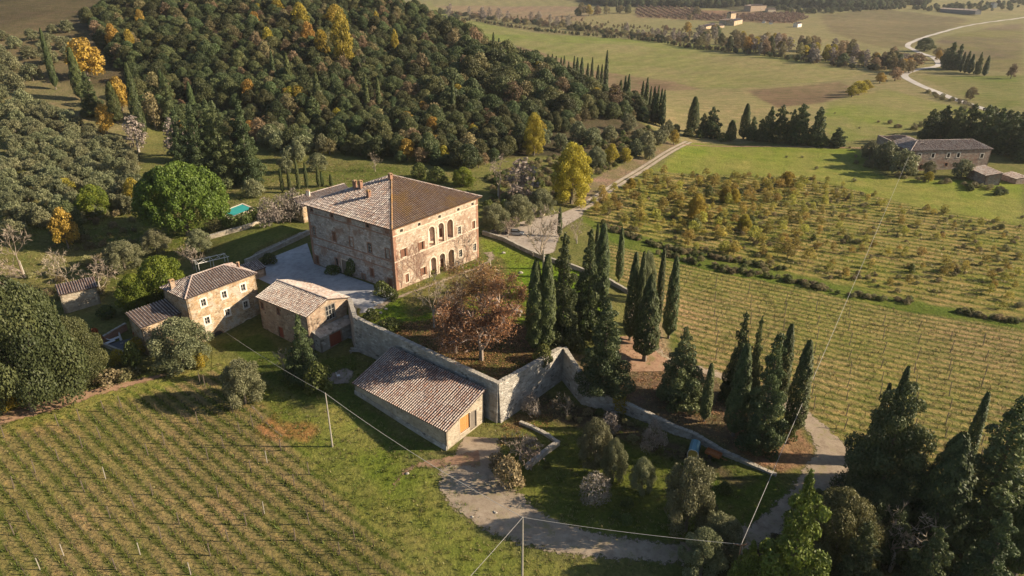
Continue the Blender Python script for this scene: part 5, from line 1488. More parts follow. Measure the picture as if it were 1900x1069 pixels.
# instanced masses: one object whose points carry copies of visible plants' meshes
def scatter(name, pts, srcs, scl, mat=None, kind='stuff', rotz=None, zs=None, **k):
    n = len(pts)
    me = bpy.data.meshes.new(name); me.vertices.add(n); me.vertices.foreach_set('co', np.asarray(pts, np.float32).ravel())
    a = me.attributes.new('scl', 'FLOAT_VECTOR', 'POINT'); a.data.foreach_set('vector', np.asarray(scl, np.float32).ravel())
    r = np.zeros((n, 3), np.float32); r[:, 2] = rng.uniform(0, 6.28, n) if rotz is None else rotz
    a = me.attributes.new('rot', 'FLOAT_VECTOR', 'POINT'); a.data.foreach_set('vector', r.ravel())
    a = me.attributes.new('pick', 'INT', 'POINT'); a.data.foreach_set('value', rng.integers(0, len(srcs), n).astype(np.int32))
    o = link(name, me, kind=kind, **k)
    ng = bpy.data.node_groups.new(name, 'GeometryNodeTree')
    ng.interface.new_socket('Geometry', in_out='INPUT', socket_type='NodeSocketGeometry')
    ng.interface.new_socket('Geometry', in_out='OUTPUT', socket_type='NodeSocketGeometry')
    gi = ng.nodes.new('NodeGroupInput'); go = ng.nodes.new('NodeGroupOutput')
    iop = ng.nodes.new('GeometryNodeInstanceOnPoints'); j = ng.nodes.new('GeometryNodeJoinGeometry')
    for s in reversed(srcs):
        oi = ng.nodes.new('GeometryNodeObjectInfo'); oi.inputs['Object'].default_value = s; oi.inputs['As Instance'].default_value = True
        ng.links.new(oi.outputs['Geometry'], j.inputs[0])
    def na(nm, t):
        q = ng.nodes.new('GeometryNodeInputNamedAttribute'); q.data_type = t; q.inputs[0].default_value = nm
        return next(s for s in q.outputs if s.enabled and s.name == 'Attribute')
    ng.links.new(gi.outputs[0], iop.inputs['Points']); ng.links.new(j.outputs[0], iop.inputs['Instance'])
    iop.inputs['Pick Instance'].default_value = True
    ng.links.new(na('pick', 'INT'), iop.inputs['Instance Index'])
    e2r = ng.nodes.new('FunctionNodeEulerToRotation'); ng.links.new(na('rot', 'FLOAT_VECTOR'), e2r.inputs[0])
    ng.links.new(e2r.outputs[0], iop.inputs['Rotation']); ng.links.new(na('scl', 'FLOAT_VECTOR'), iop.inputs['Scale'])
    ng.links.new(iop.outputs[0], go.inputs[0])
    md = o.modifiers.new('copies', 'NODES'); md.node_group = ng
    return o

# ------------------------------------------------------------------ planting: near the villa
T = P_
# conifers and cypresses east of the terrace
T('cypress_twin', 'cypress_tree', 'forked tall cypress at the end of the sunken lawn, left of the dark conifers', 'cypress', 1002, 652, 470, 44, yaw=0)
T('conifer_near', 'conifer_tree', 'broad blue-green conifer behind the twin cypress, highest of the three by the wall', 'conifer', 1042, 640, 440, 84)
T('conifer_near', 'conifer_tree', 'broad brownish-green conifer between the blue-green one and the dark cypress', 'conifer', 1088, 622, 432, 84)
T('conifer_dense', 'conifer_tree', 'bushy olive-green conifer hanging over the curved bank wall', 'conifer', 1118, 722, 560, 104)
T('cypress_near', 'cypress_tree', 'dark cypress rising just behind the broad brownish conifer', 'cypress', 1113, 560, 412, 30)
T('cypress_slim', 'cypress_tree', 'thin cypress beside the dark one, only its tip showing', 'cypress', 1103, 540, 412, 12)
T('cypress_slim', 'cypress_tree', 'slender lone cypress just beyond the low garden wall', 'cypress', 1148, 523, 420, 14)
T('cypress_near', 'cypress_tree', 'tall dark cypress, first of the group by the forecourt', 'cypress', 1168, 632, 465, 27)
T('cypress_near', 'cypress_tree', 'tall cypress pressed against the right side of the first of the group', 'cypress', 1181, 640, 463, 20)
T('cypress_fat', 'cypress_tree', 'wide cypress with a short bare stem on the reddish forecourt', 'cypress', 1195, 670, 507, 48)
T('cypress_slim', 'cypress_tree', 'thin tall cypress rising behind the wide bare-stemmed one', 'cypress', 1218, 612, 458, 15)
T('cypress_near', 'cypress_tree', 'tall cypress standing apart at the vineyard edge by the forecourt', 'cypress', 1240, 628, 473, 26)
T('conifer_near', 'conifer_tree', 'feathery loose conifer in front of the drive bend', 'conifer', 1258, 748, 612, 96)
T('cypress_slim', 'cypress_tree', 'narrow dark cypress alone on the slope between drive and wall', 'cypress', 1306, 782, 672, 20)
T('conifer_near', 'conifer_tree', 'spiky conifer behind the big cluster by the drive, its left one', 'conifer', 1360, 742, 584, 58)
T('conifer_near', 'conifer_tree', 'spiky conifer behind the big cluster by the drive, its right one', 'conifer', 1388, 745, 594, 44)
T('cypress_near', 'cypress_tree', 'dark smooth cypress at the left flank of the big cluster', 'cypress', 1360, 808, 634, 40)
T('conifer_dense', 'conifer_tree', 'largest dense conifer, the front of the big cluster by the drive', 'conifer', 1408, 834, 624, 96)
T('cypress_near', 'cypress_tree', 'cypress tip standing behind the largest dense conifer', 'cypress', 1440, 760, 598, 30)
T('cypress_near', 'cypress_tree', 'dark pointed cypress at the right flank of the big cluster', 'cypress', 1468, 806, 628, 38)
T('shrub', 'round_shrub', 'grey-green shrub at the foot of the rightmost cluster cypress', 'shrub', 1462, 812, 776, 40)
T('olive_near', 'olive_shrub', 'loose greenery behind the thin cypresses of the forecourt', 'shrub', 1196, 560, 466, 36)
# bottom right wood
T('cedar', 'cedar_tree', 'big dark cedar beside the junction of the drive', 'cedar', 1622, 945, 722, 180)
T('cypress_near', 'cypress_tree', 'cypress tip looking out above the big dark cedar', 'cypress', 1636, 860, 676, 28)
T('cypress_slim', 'cypress_tree', 'thin cypress tip left of the one above the cedar', 'cypress', 1612, 860, 708, 18)
T('cypress_fat', 'cypress_tree', 'broad black-green cypress between the cedar and the large conifer', 'cypress', 1722, 1010, 800, 96)
T('conifer_dense', 'conifer_tree', 'large dark conifer with uneven top near the frame corner', 'conifer', 1805, 1000, 745, 180)
T('cypress_slim', 'cypress_tree', 'spire of a cypress rising out of the large dark conifer', 'cypress', 1776, 900, 724, 24)
T('cypress_fat', 'cypress_tree', 'dark cypress cut by the frame at the lower corner', 'cypress', 1878, 1075, 848, 66)
T('cypress_near', 'cypress_tree', 'second cypress cut by the frame at the lower corner, behind the other', 'cypress', 1902, 1010, 880, 50)
T('bright_conifer', 'conifer_tree', 'bright yellow-green conifer in the lower right, its top forked', 'conifer', 1440, 1165, 885, 185)
T('bright_conifer', 'conifer_tree', 'small bright conifer top at the bottom edge by the pole', 'conifer', 1372, 1150, 1008, 110)
T('conifer_near', 'conifer_tree', 'shadowed conifer at the bottom edge under the cedar', 'conifer', 1570, 1130, 975, 130)
T('conifer_near', 'conifer_tree', 'shadowed conifer at the bottom edge under the black-green cypress', 'conifer', 1690, 1150, 985, 130)
T('conifer_dense', 'conifer_tree', 'shadowed conifer at the bottom edge near the corner', 'conifer', 1800, 1140, 960, 130)
T('holm_near', 'oak_tree', 'dark evergreen oak in shade under the big cedar', 'oak', 1605, 1010, 905, 150)
T('bare', 'bare_tree', 'brown leafless tree in the deep shade below the cedar', 'tree', 1650, 1060, 945, 130)
T('holm_near', 'oak_tree', 'dark evergreen oak in shade at the bottom edge between bright conifer and cedar', 'oak', 1540, 1060, 915, 165)
# olive garden
T('olive_near', 'olive_tree', 'silvery olive tree, left one of the pair in the shaded garden', 'olive tree', 1103, 868, 778, 74)
T('olive_near', 'olive_tree', 'silvery olive tree, right one of the pair in the shaded garden', 'olive tree', 1138, 892, 815, 54)
T('olive_near', 'olive_tree', 'large grey olive tree nearest the lower drive', 'olive tree', 1272, 985, 852, 112)
T('olive_near', 'olive_tree', 'grey olive tree half hidden behind the bright conifer', 'olive tree', 1332, 1035, 958, 96)
T('olive_near', 'olive_tree', 'grey olive tree low at the bend of the lower drive, by the road pole', 'olive tree', 1300, 1068, 985, 90)
T('twigshrub', 'bare_shrub', 'round leafless brown shrub on the sunny garden strip', 'shrub', 1103, 934, 876, 68)
T('twigshrub', 'bare_shrub', 'dim leafless shrub in the shade right of the olive pair', 'shrub', 1210, 838, 780, 50)
T('olive_near', 'olive_tree', 'dim small olive tree in the shaded garden between the pair and the lower drive', 'olive tree', 1190, 915, 850, 52)
T('twigshrub', 'bare_shrub', 'leafless bramble at the shaded foot of the curved bank wall', 'shrub', 1130, 800, 765, 50)
T('bare_small', 'bare_tree', 'small pale leafless tree on the lit grass below the curved wall', 'tree', 1052, 778, 730, 40)
T('bare_small', 'bare_tree', 'pale leafless tree above the broken curved wall, the taller', 'tree', 965, 852, 796, 66)
T('bare_small', 'bare_tree', 'pale leafless tree at the near end of the broken curved wall', 'tree', 985, 872, 815, 56)
T('dryshrub', 'dry_shrub', 'dry brown shrub spreading onto the yard track', 'shrub', 945, 898, 850, 66)
T('dryshrub', 'dry_shrub', 'low dry shrub behind the one spreading on the track', 'shrub', 925, 868, 842, 40)
T('twigshrub', 'bare_shrub', 'grey bramble inside the broken curved wall', 'shrub', 985, 838, 812, 46)
T('orangeshrub', 'yellow_shrub', 'yellow-green shrub on top of the bank wall', 'shrub', 1106, 742, 708, 30)
T('orangeshrub', 'yellow_shrub', 'yellow shrub growing over the gap in the bank wall', 'shrub', 1150, 755, 728, 38)
T('twigshrub', 'bare_shrub', 'brown creeper drooping over the sunlit face near the wall corner', 'shrub', 985, 772, 730, 40)
T('shrub', 'ivy_bush', 'dark ivy hanging over the retaining wall under the twin cypress', 'ivy', 1008, 688, 640, 44)
# annex and farmhouse greenery
T('conifer_near', 'evergreen_tree', 'speckled evergreen in front of the outbuilding gable', 'tree', 568, 704, 588, 74)
T('shrub', 'dark_shrub', 'dark rounded shrub below the speckled evergreen', 'shrub', 592, 724, 674, 62)
T('bare_small', 'bare_tree', 'leafless pale branches left of the speckled evergreen', 'tree', 530, 700, 640, 50)
T('olive_near', 'olive_tree', 'olive tree standing alone at the head of the vineyard', 'olive tree', 456, 748, 668, 86)
T('olive_near', 'olive_tree', 'wide olive tree before the cottage wing and the farmhouse', 'olive tree', 342, 678, 592, 116)
T('redshrub', 'red_creeper', 'orange-red creeper on the corner of the cottage wing', 'creeper', 268, 640, 598, 34)
T('orangeshrub', 'autumn_shrub', 'yellow and orange shrub under the cottage creeper', 'shrub', 258, 655, 626, 40)
T('redshrub', 'red_creeper', 'red creeper ball at the far left end of the patio wall', 'creeper', 183, 640, 608, 22)
T('shrub', 'round_shrub', 'bright green shrub below the cottage, the roundest', 'shrub', 251, 684, 634, 34)
T('orangeshrub', 'autumn_shrub', 'yellowish shrub between the patio and the roundest green shrub', 'shrub', 222, 678, 648, 34)
T('orangeshrub', 'autumn_shrub', 'orange shrub at the foot of the wide olive tree', 'shrub', 376, 682, 655, 26)
T('shrub', 'low_shrub', 'low shrubs on the bank below the patio wall', 'shrub', 175, 700, 668, 56)
T('dryshrub', 'low_shrub', 'low dry scrub on the bank left of the roundest shrub', 'shrub', 200, 712, 686, 60)
T('dryshrub', 'low_shrub', 'low dry scrub at the grass track end', 'shrub', 235, 702, 684, 50)
T('holm_near', 'oak_tree', 'huge dark evergreen oak at the left frame edge, its main crown', 'oak', 62, 762, 520, 218)
T('holm_near', 'oak_tree', 'dark evergreen oak shouldering the huge one towards the patio', 'oak', 150, 705, 590, 110)
T('holm_near', 'oak_tree', 'dark evergreen oak behind the huge one, cut by the frame', 'oak', -10, 700, 500, 130)
T('orangeshrub', 'autumn_shrub', 'yellow-green shrub at the left frame edge under the oak', 'shrub', 14, 768, 728, 56)
T('lime_near', 'laurel_tree', 'bright yellow-green bushy tree behind the farmhouse, larger half', 'tree', 308, 560, 474, 96)
T('lime_near', 'laurel_tree', 'bright yellow-green bushy tree behind the farmhouse, lower half', 'tree', 258, 584, 508, 66)
T('shrub', 'round_shrub', 'green shrub against the pale stone hut', 'shrub', 200, 590, 566, 36)
T('olive_near', 'olive_tree', 'grey olive behind the bright yellow-green tree, on its left', 'olive tree', 232, 500, 448, 80)
T('olive_near', 'olive_tree', 'grey olive left of the round pine trunk', 'olive tree', 292, 470, 425, 56)
T('olive_near', 'olive_tree', 'small grey olive right of the round pine trunk', 'olive tree', 372, 470, 425, 50)
T('bare', 'bare_tree', 'tall pale leafless tree near the left frame edge', 'tree', 46, 515, 412, 90)
T('bare', 'bare_tree', 'leafless tree behind the stone hut, the upright one', 'tree', 128, 535, 455, 80)
T('bare', 'bare_tree', 'leafless tree behind the stone hut, the leaning one', 'tree', 188, 545, 470, 80)
T('bare', 'bare_tree', 'low leafless tree between the farmhouse roof and the round pine', 'tree', 360, 500, 455, 60)
T('bare', 'bare_tree', 'leafless tree beyond the tall pale one, at the very edge', 'tree', 5, 540, 465, 60)
T('stone_pine', 'stone_pine', 'huge round stone pine, bright green, beside the swimming pool', 'pine', 350, 437, 303, 158)
T('dryshrub', 'dry_shrub', 'hedge shrub left of the pool wall under the pine', 'shrub', 398, 428, 404, 40)
for k, (a, b, c, w) in enumerate(((430, 424, 398, 32), (452, 418, 394, 32), (474, 412, 384, 36))):
    T('shrub', 'hedge_shrub', 'hedge shrub in the row between pool and pale wall', 'shrub', a, b, c, w, group='hedge shrubs by the pool')
for k, (a, b, c, w) in enumerate(((500, 420, 366, 50), (525, 414, 360, 50), (548, 408, 352, 54))):
    T('twigshrub', 'bare_shrub', 'tall brown leafless shrub crowding the villa rear wall', 'shrub', a, b, c, w, group='leafless shrubs behind the villa')
for a, b, c in ((525, 358, 310), (539, 358, 312), (555, 352, 293), (570, 350, 300), (592, 348, 304), (615, 346, 322), (598, 346, 318)):
    T('cypress_slim', 'young_cypress', 'young thin cypress in the row along the garden path', 'cypress', a, b, c, 7, group='young cypresses along the garden path')
T('bare_small', 'bare_tree', 'small pinkish leafless tree on the lawn at the forest edge', 'tree', 696, 318, 280, 28)
# shrubs by the villa
T('shrub', 'round_shrub', 'large dark bush at the foot of the shaded villa wall, near its corner', 'shrub', 709, 548, 522, 38)
T('shrub', 'round_shrub', 'spiky light green bush at the villa corner', 'shrub', 729, 556, 536, 26)
T('shrub', 'creeper_bush', 'dark climber beside the wide entrance door', 'shrub', 653, 514, 480, 26)
T('shrub', 'low_shrub', 'low dark planting against the shaded villa wall', 'shrub', 618, 506, 492, 34)
T('shrub', 'round_shrub', 'dark clipped bush at the back corner of the courtyard', 'shrub', 500, 490, 470, 34)
T('shrub', 'low_shrub', 'green bush on the terrace behind the wall, the left', 'shrub', 690, 595, 573, 36)
T('shrub', 'low_shrub', 'green bush on the terrace behind the wall, the right', 'shrub', 722, 612, 590, 48)
# plane trees of the terrace
T('bare', 'plane_tree', 'leafless slender tree in front of the villa facade, alone on the lawn', 'tree', 806, 608, 500, 84)
T('plane_tree', 'plane_tree', 'brown-leaved tree low before the terrace wall, its leaves the thickest', 'tree', 893, 668, 545, 165)
T('plane_tree', 'plane_tree', 'brown-leaved tree in the middle of the lawn, reaching the villa wall', 'tree', 895, 578, 478, 125)
T('plane_tree', 'plane_tree', 'brown-leaved tree right of the middle one on the lawn', 'tree', 935, 606, 495, 100)
T('bare', 'plane_tree', 'thin leafless tree just left of the brown-leaved middle tree', 'tree', 858, 590, 510, 60)
T('plane_tree', 'plane_tree', 'brown-leaved tree behind the thick one, leaning to the bare tree', 'tree', 846, 655, 555, 110)
T('bare', 'bare_tree', 'big pale leafless tree between the parking yard and the conifers', 'tree', 1008, 500, 382, 86)
T('cypress_slim', 'young_cypress', 'slim brownish cypress behind the big pale leafless tree', 'cypress', 1038, 440, 383, 9)
T('bare_small', 'bare_tree', 'low leafless tree right of the slim brownish cypress', 'tree', 1070, 452, 400, 44)
T('bare_small', 'bare_tree', 'small leafless tree by the signpost and the parked car', 'tree', 943, 440, 400, 36)
# behind the parking yard
for k, (key, nm, lb, ct, a, b, c, w) in enumerate((
    ('yellow_near', 'yellow_tree', 'large yellow-green poplar beside the farm track', 'tree', 1060, 378, 264, 80),
    ('bare', 'bare_tree', 'wide grey leafless tree behind the villa corner', 'tree', 925, 370, 284, 92),
    ('grey_far', 'grey_tree', 'hazy twiggy tree right of the wide leafless one', 'tree', 968, 372, 290, 70),
    ('olive_near', 'olive_tree', 'olive nearest the villa corner, by the parked car', 'olive tree', 918, 428, 378, 62),
    ('olive_near', 'olive_tree', 'olive behind the parked car', 'olive tree', 962, 418, 362, 70),
    ('olive_near', 'olive_tree', 'olive between the parked car and the yellow-green poplar', 'olive tree', 1004, 400, 350, 56),
    ('yellow_near', 'yellow_tree', 'yellow tree at the bright forest edge above the leafless tree', 'tree', 990, 288, 208, 44),
    ('lime_near', 'shrub_tree', 'green-yellow bush behind the villa roof', 'shrub', 860, 345, 310, 46),
    ('shrub', 'dark_shrub', 'dark green bush just above the villa roof edge', 'shrub', 812, 338, 310, 40),
    ('shrub', 'dark_shrub', 'dark green bush left of the one above the roof edge', 'shrub', 778, 330, 302, 34),
    ('yellow_far', 'yellow_tree', 'yellow bush by the farm track, the left of the pair', 'tree', 1134, 306, 266, 30),
    ('yellow_far', 'yellow_tree', 'yellow bush by the farm track, the right of the pair', 'tree', 1160, 302, 274, 28),
    ('yellow_far', 'yellow_tree', 'small yellow tree at the tip of the wood', 'tree', 1250, 268, 240, 22))):
    T(key, nm, lb, ct, a, b, c, w)
T('olive_near', 'shrub_tree', 'grey-green olive left of the yellow pair by the track', 'olive tree', 1106, 310, 272, 36)
for a, b, c, w in ((1072, 262, 225, 40), (1100, 270, 235, 36), (1130, 262, 232, 34), (1010, 268, 238, 34), (1165, 245, 210, 34), (1185, 262, 238, 30), (1200, 275, 243, 34), (1222, 270, 240, 30), (1180, 290, 258, 30), (1205, 295, 268, 28), (1230, 262, 230, 26), (1040, 280, 246, 34), (1240, 250, 222, 22)):
    T('olive_far', 'olive_tree', 'grey-green olive tree on the spur below the wood', 'olive tree', a, b, c, w, group='olives at the tip of the wood', parts=False)
# ------------------------------------------------------------------ left slope: cypresses, conifers, olives
for lb, a, b, c, w, ky in (('leaning far-left cypress, tallest of those above the olive slope', 104, 166, 50, 13, 'cypress_near'), ('cypress left of the orange oak, second from the left edge', 152, 186, 86, 22, 'cypress_near'),
        ('short cypress between the orange bush and the tallest of the slope', 218, 228, 150, 24, 'cypress_near'), ('tallest cypress of the olive slope, behind the brown shrubs', 265, 262, 113, 22, 'cypress_near'),
        ('small cypress tip left of the dark conifer group', 307, 190, 128, 12, 'cypress_slim'), ('cypress tip above the dark conifer group', 360, 215, 150, 14, 'cypress_near')):
    T(ky, 'cypress_tree', lb, 'cypress', a, b, c, w)
for lb, a, b, c, w in (('dark conifer at the left of the group behind the round pine', 322, 238, 140, 46), ('dark conifer directly above the round pine', 378, 345, 196, 70),
        ('dark conifer second from the lawn side of the group', 420, 342, 192, 76), ('grey-green conifer at the lawn side of the group', 465, 342, 190, 66), ('conifer filling the back of the group', 400, 300, 188, 60), ('short conifer left of the group, by the brown shrubs', 340, 300, 205, 50), ('conifer beside the second cypress of the slope', 175, 215, 135, 44)):
    T('conifer_dense', 'conifer_tree', lb, 'conifer', a, b, c, w)
T('orange_far', 'oak_tree', 'orange-crowned oak by the cypresses of the olive slope', 'oak', 165, 150, 68, 70)
T('orange_far', 'autumn_tree', 'small orange tree at the edge of the olive slope', 'tree', 200, 250, 192, 34)
T('orange_far', 'autumn_tree', 'rusty tree left of the tallest slope cypress', 'tree', 228, 205, 140, 36)
T('grey_far', 'grey_tree', 'brown twiggy tree before the dark conifer group', 'tree', 330, 290, 215, 44)
T('grey_far', 'grey_tree', 'brown twiggy tree under the tallest slope cypress', 'tree', 258, 282, 210, 46)
T('muted_far', 'mixed_tree', 'dull green tree between tallest slope cypress and conifer group', 'tree', 290, 240, 168, 40)
T('orange_far', 'autumn_tree', 'brownish oak in the shade left of the round pine', 'oak', 128, 462, 385, 46)
T('holm_far', 'oak_tree', 'green oak behind the brownish oak in the shade', 'oak', 138, 445, 372, 50)
T('lime_near', 'laurel_tree', 'greenish bush among the olives, above the brownish oak', 'tree', 180, 400, 342, 60)
T('yellow_far', 'yellow_tree', 'yellow-brown bush among the olives towards the pine', 'tree', 252, 380, 330, 40)
T('yellow_far', 'yellow_tree', 'ochre bush among the olives on the left', 'tree', 125, 362, 330, 40)
T('dead_pine', 'dead_tree', 'bleached dead pine trunk leaning out of the wood, the left one', 'tree', 500, 118, 72, 26)
T('dead_pine', 'dead_tree', 'bleached dead pine trunk standing in the middle of the wood', 'tree', 672, 150, 96, 24)
OLG = wpoly([(0, 205), (60, 190), (200, 260), (250, 285), (262, 330), (262, 405), (190, 420), (90, 430), (0, 470)])
ol = []
fr = row_frame((0, 330), (220, 420), 6.2)
for i in range(-30, 30):
    for j in range(-40, 40):
        q = fr[0] + fr[1] * (j * 5.2 + random.uniform(-1.7, 1.7)) + fr[2] * (i * 6.6 + random.uniform(-1.6, 1.6))
        ol.append(q)
ol = np.array(ol); ol = ol[poly_sd(OLG, ol[:, 0], ol[:, 1]) > 0]
zz = Hnp(ol[:, 0], ol[:, 1])
print('olives', len(ol))
for (x, y), z in zip(ol[:290], zz):
    plant('olive_far', 'olive_tree', 'silvery green olive tree in the rows of the left slope', 'olive tree', x, y, z, random.uniform(3.6, 6.0), random.uniform(4.6, 7.6), 'olives in rows on the left slope', parts=y < 190)
for a, b, c, w in ((0, 190, 150, 40), (30, 170, 132, 40), (62, 150, 116, 40), (20, 130, 98, 40), (0, 110, 80, 40), (55, 110, 84, 36), (95, 118, 92, 36), (120, 90, 66, 36), (125, 60, 36, 30), (30, 90, 66, 30), (90, 80, 60, 34), (10, 150, 120, 36), (85, 100, 72, 30), (45, 200, 165, 40), (60, 75, 52, 26), (100, 62, 44, 24), (130, 110, 84, 30), (5, 75, 55, 30), (25, 225, 190, 40), (80, 225, 195, 40), (130, 235, 205, 36)):
    T('olive_far', 'olive_tree', 'dull olive tree on the upper left slope below the bare field', 'olive tree', a, b, c, w, group='olives on the upper left slope', parts=False)
for a, b, c, w in ((500, 272, 232, 44), (520, 282, 242, 40), (548, 276, 240, 40), (575, 270, 238, 36), (540, 300, 270, 40), (562, 285, 250, 46), (600, 285, 248, 30), (642, 262, 240, 20), (590, 318, 284, 44), (530, 322, 290, 34), (470, 365, 332, 48), (515, 262, 225, 40), (555, 300, 262, 30)):
    T('olive_far', 'olive_tree', 'grey olive tree on the sunny lawn at the forest foot', 'olive tree', a, b, c, w, group='olives at the forest foot')

# ------------------------------------------------------------------ the wood
FOR = np.array([at(262, 200)[:2], (-112, 262), (-75, 250), at(640, 288)[:2], at(720, 300)[:2], at(800, 312)[:2], at(880, 318)[:2], at(960, 292)[:2], at(1040, 248)[:2], at(1120, 222)[:2], at(1235, 236)[:2], (80, 330), (70, 372), (40, 408), (12, 452), (-18, 500), (-60, 560), (-100, 640), (-200, 640), at(190, 12)[:2], at(165, 50)[:2], at(200, 105)[:2], at(240, 150)[:2]])
sp = 5.6; pts = []
for j, y in enumerate(np.arange(225, 640, sp * .87)):
    st = 1 + max(0, (y - 380)) / 420
    xs = np.arange(-440, 90, sp * st) + (j % 2) * sp / 2
    if random.random() > 1 / st: continue
    pts.append(np.stack([xs + rng.uniform(-1.6, 1.6, len(xs)), np.full(len(xs), y) + rng.uniform(-1.6, 1.6, len(xs))], 1))
pts = np.concatenate(pts)
pts = pts[poly_sd(FOR, pts[:, 0], pts[:, 1]) > 0]
z = Hnp(pts[:, 0], pts[:, 1])
s_ = np.array([proj(x, y, q + 6)[:2] for (x, y), q in zip(pts, z)])
k = (s_[:, 0] > -120) & (s_[:, 0] < 1400) & (s_[:, 1] > -60)
pts, z, s_ = pts[k], z[k], s_[k]
o = np.argsort(pts[:, 1] + np.abs(pts[:, 0]) * .1); pts, z, s_ = pts[o], z[o], s_[o]
print('wood', len(pts))
srcs = []
def wood_kind(r): return 'holm_far' if r < .80 else ('muted_far' if r < .93 else ('yellow_far' if r < .95 else ('orange_far' if r < .975 else 'conifer_far')))
CR = .58 + .42 * np.clip((poly_sd(np.concatenate([FOR[10:17], [(-60, 250)]]), pts[:, 0], pts[:, 1])) / 45, 0, 1)
names = {'holm_far': ('oak_tree', 'dark green evergreen oak of the hill wood', 'oak', 'evergreen oaks of the hill wood'), 'muted_far': ('mixed_tree', 'brownish half-bare tree of the hill wood', 'tree', 'brownish trees of the hill wood'),
         'yellow_far': ('yellow_tree', 'yellow-leaved tree lighting up the dark hill wood', 'tree', 'yellow trees of the hill wood'), 'orange_far': ('autumn_tree', 'orange-leaved tree in the dark hill wood', 'tree', 'orange trees of the hill wood'),
         'conifer_far': ('conifer_tree', 'dark pointed conifer among the oaks of the wood', 'conifer', 'conifers of the hill wood')}
nobj = 330
seen = {}
for i in range(min(nobj, len(pts))):
    kd = wood_kind(random.random()); nm, lb, ct, gr = names[kd]
    big = random.choice((.8, .95, 1.05, 1.2, 1.4, 1.7)) * CR[i]
    ob = plant(kd, nm, lb, ct, pts[i, 0], pts[i, 1], z[i], (random.uniform(7.5, 10.5)) * big, random.uniform(7.5, 9.5) * big, gr, parts=False)
    if kd == 'holm_far' and len(srcs) < 7 and ob.data.name not in seen: seen[ob.data.name] = 1; srcs.append(ob)
    if kd == 'yellow_far' and 'y' not in seen: seen['y'] = ob
    if kd == 'muted_far' and 'm' not in seen: seen['m'] = ob
rest = pts[nobj:]; zr = z[nobj:]; n = len(rest)
rn = rng.random(n)
sc = rng.choice([.8, .95, 1.1, 1.25, 1.45, 1.75], (n, 1)) * np.array([[1, 1, 1]]); sc[:, 2] *= rng.uniform(.85, 1.15, n); sc *= CR[nobj:][:, None]
k1 = rn < .84
scatter('forest', np.column_stack([rest[k1], zr[k1]]), srcs, sc[k1], label='mass of dark evergreen oaks covering the hill behind the villa')
k2 = (rn >= .84) & (rn < .988)
scatter('woodland_thicket', np.column_stack([rest[k2], zr[k2]]), [seen['m']], sc[k2] * .95)
k3 = rn >= .988
scatter('yellow_foliage', np.column_stack([rest[k3], zr[k3]]), [seen['y']], sc[k3])
for a, b, c, w in ((640, 130, -5, 60), (575, 95, 25, 40), (600, 110, 40, 44), (500, 95, 38, 34), (475, 60, 10, 36), (560, 60, -10, 50), (215, 95, 30, 36), (245, 100, 42, 30), (265, 60, 5, 30), (625, 60, -6, 60), (735, 110, 40, 22), (940, 185, 138, 34), (860, 110, 70, 26), (700, 60, 10, 20)):
    T(random.choice(['yellow_far', 'yellow_far', 'orange_far']), 'yellow_tree', 'big golden-leaved tree standing out of the dark upper wood', 'tree', a, b, c + (b - c) * .2, w * .75, group='golden trees of the upper wood', parts=False)
for a, b, c, w in ((510, 155, 92, 10), (538, 165, 96, 14), (592, 200, 132, 16), (682, 205, 138, 11), (704, 205, 143, 11), (842, 225, 145, 11), (821, 240, 198, 9), (445, 130, 90, 12), (800, 250, 215, 8), (1022, 205, 158, 12), (1070, 200, 148, 15), (1085, 175, 148, 8), (910, 110, 84, 7)):
    T('cypress_far', 'cypress_tree', 'lone cypress rising from the dark oaks of the hill wood', 'cypress', a, b, c, w, group='cypresses inside the hill wood', parts=False)
crest = [(850, 62, 50), (862, 70, 54), (876, 78, 66), (887, 84, 68), (893, 88, 66), (916, 108, 60), (926, 102, 70), (950, 110, 82), (966, 118, 88), (976, 122, 92), (990, 128, 98), (998, 130, 99), (1006, 134, 104), (1016, 136, 100), (1024, 140, 100), (1031, 142, 104), (1040, 148, 106), (1046, 142, 103), (1054, 150, 114), (1064, 152, 104), (1070, 150, 106), (1078, 156, 106), (1089, 160, 117), (1097, 156, 106), (1108, 162, 120), (1115, 162, 119), (1123, 162, 93), (1158, 186, 140), (1164, 188, 137), (1190, 198, 150), (1197, 204, 143), (1204, 214, 160), (1210, 220, 160), (1217, 222, 158), (1223, 225, 164), (1228, 228, 166), (1213, 222, 172), (1150, 180, 148)]
for a, b, c in crest:
    T('cypress_far', 'cypress_tree', 'cypress in the ragged line along the right crest of the wood', 'cypress', a, b + 8, c, random.uniform(7, 11) if a != 1123 else 9, group='cypresses along the crest of the wood', parts=False)
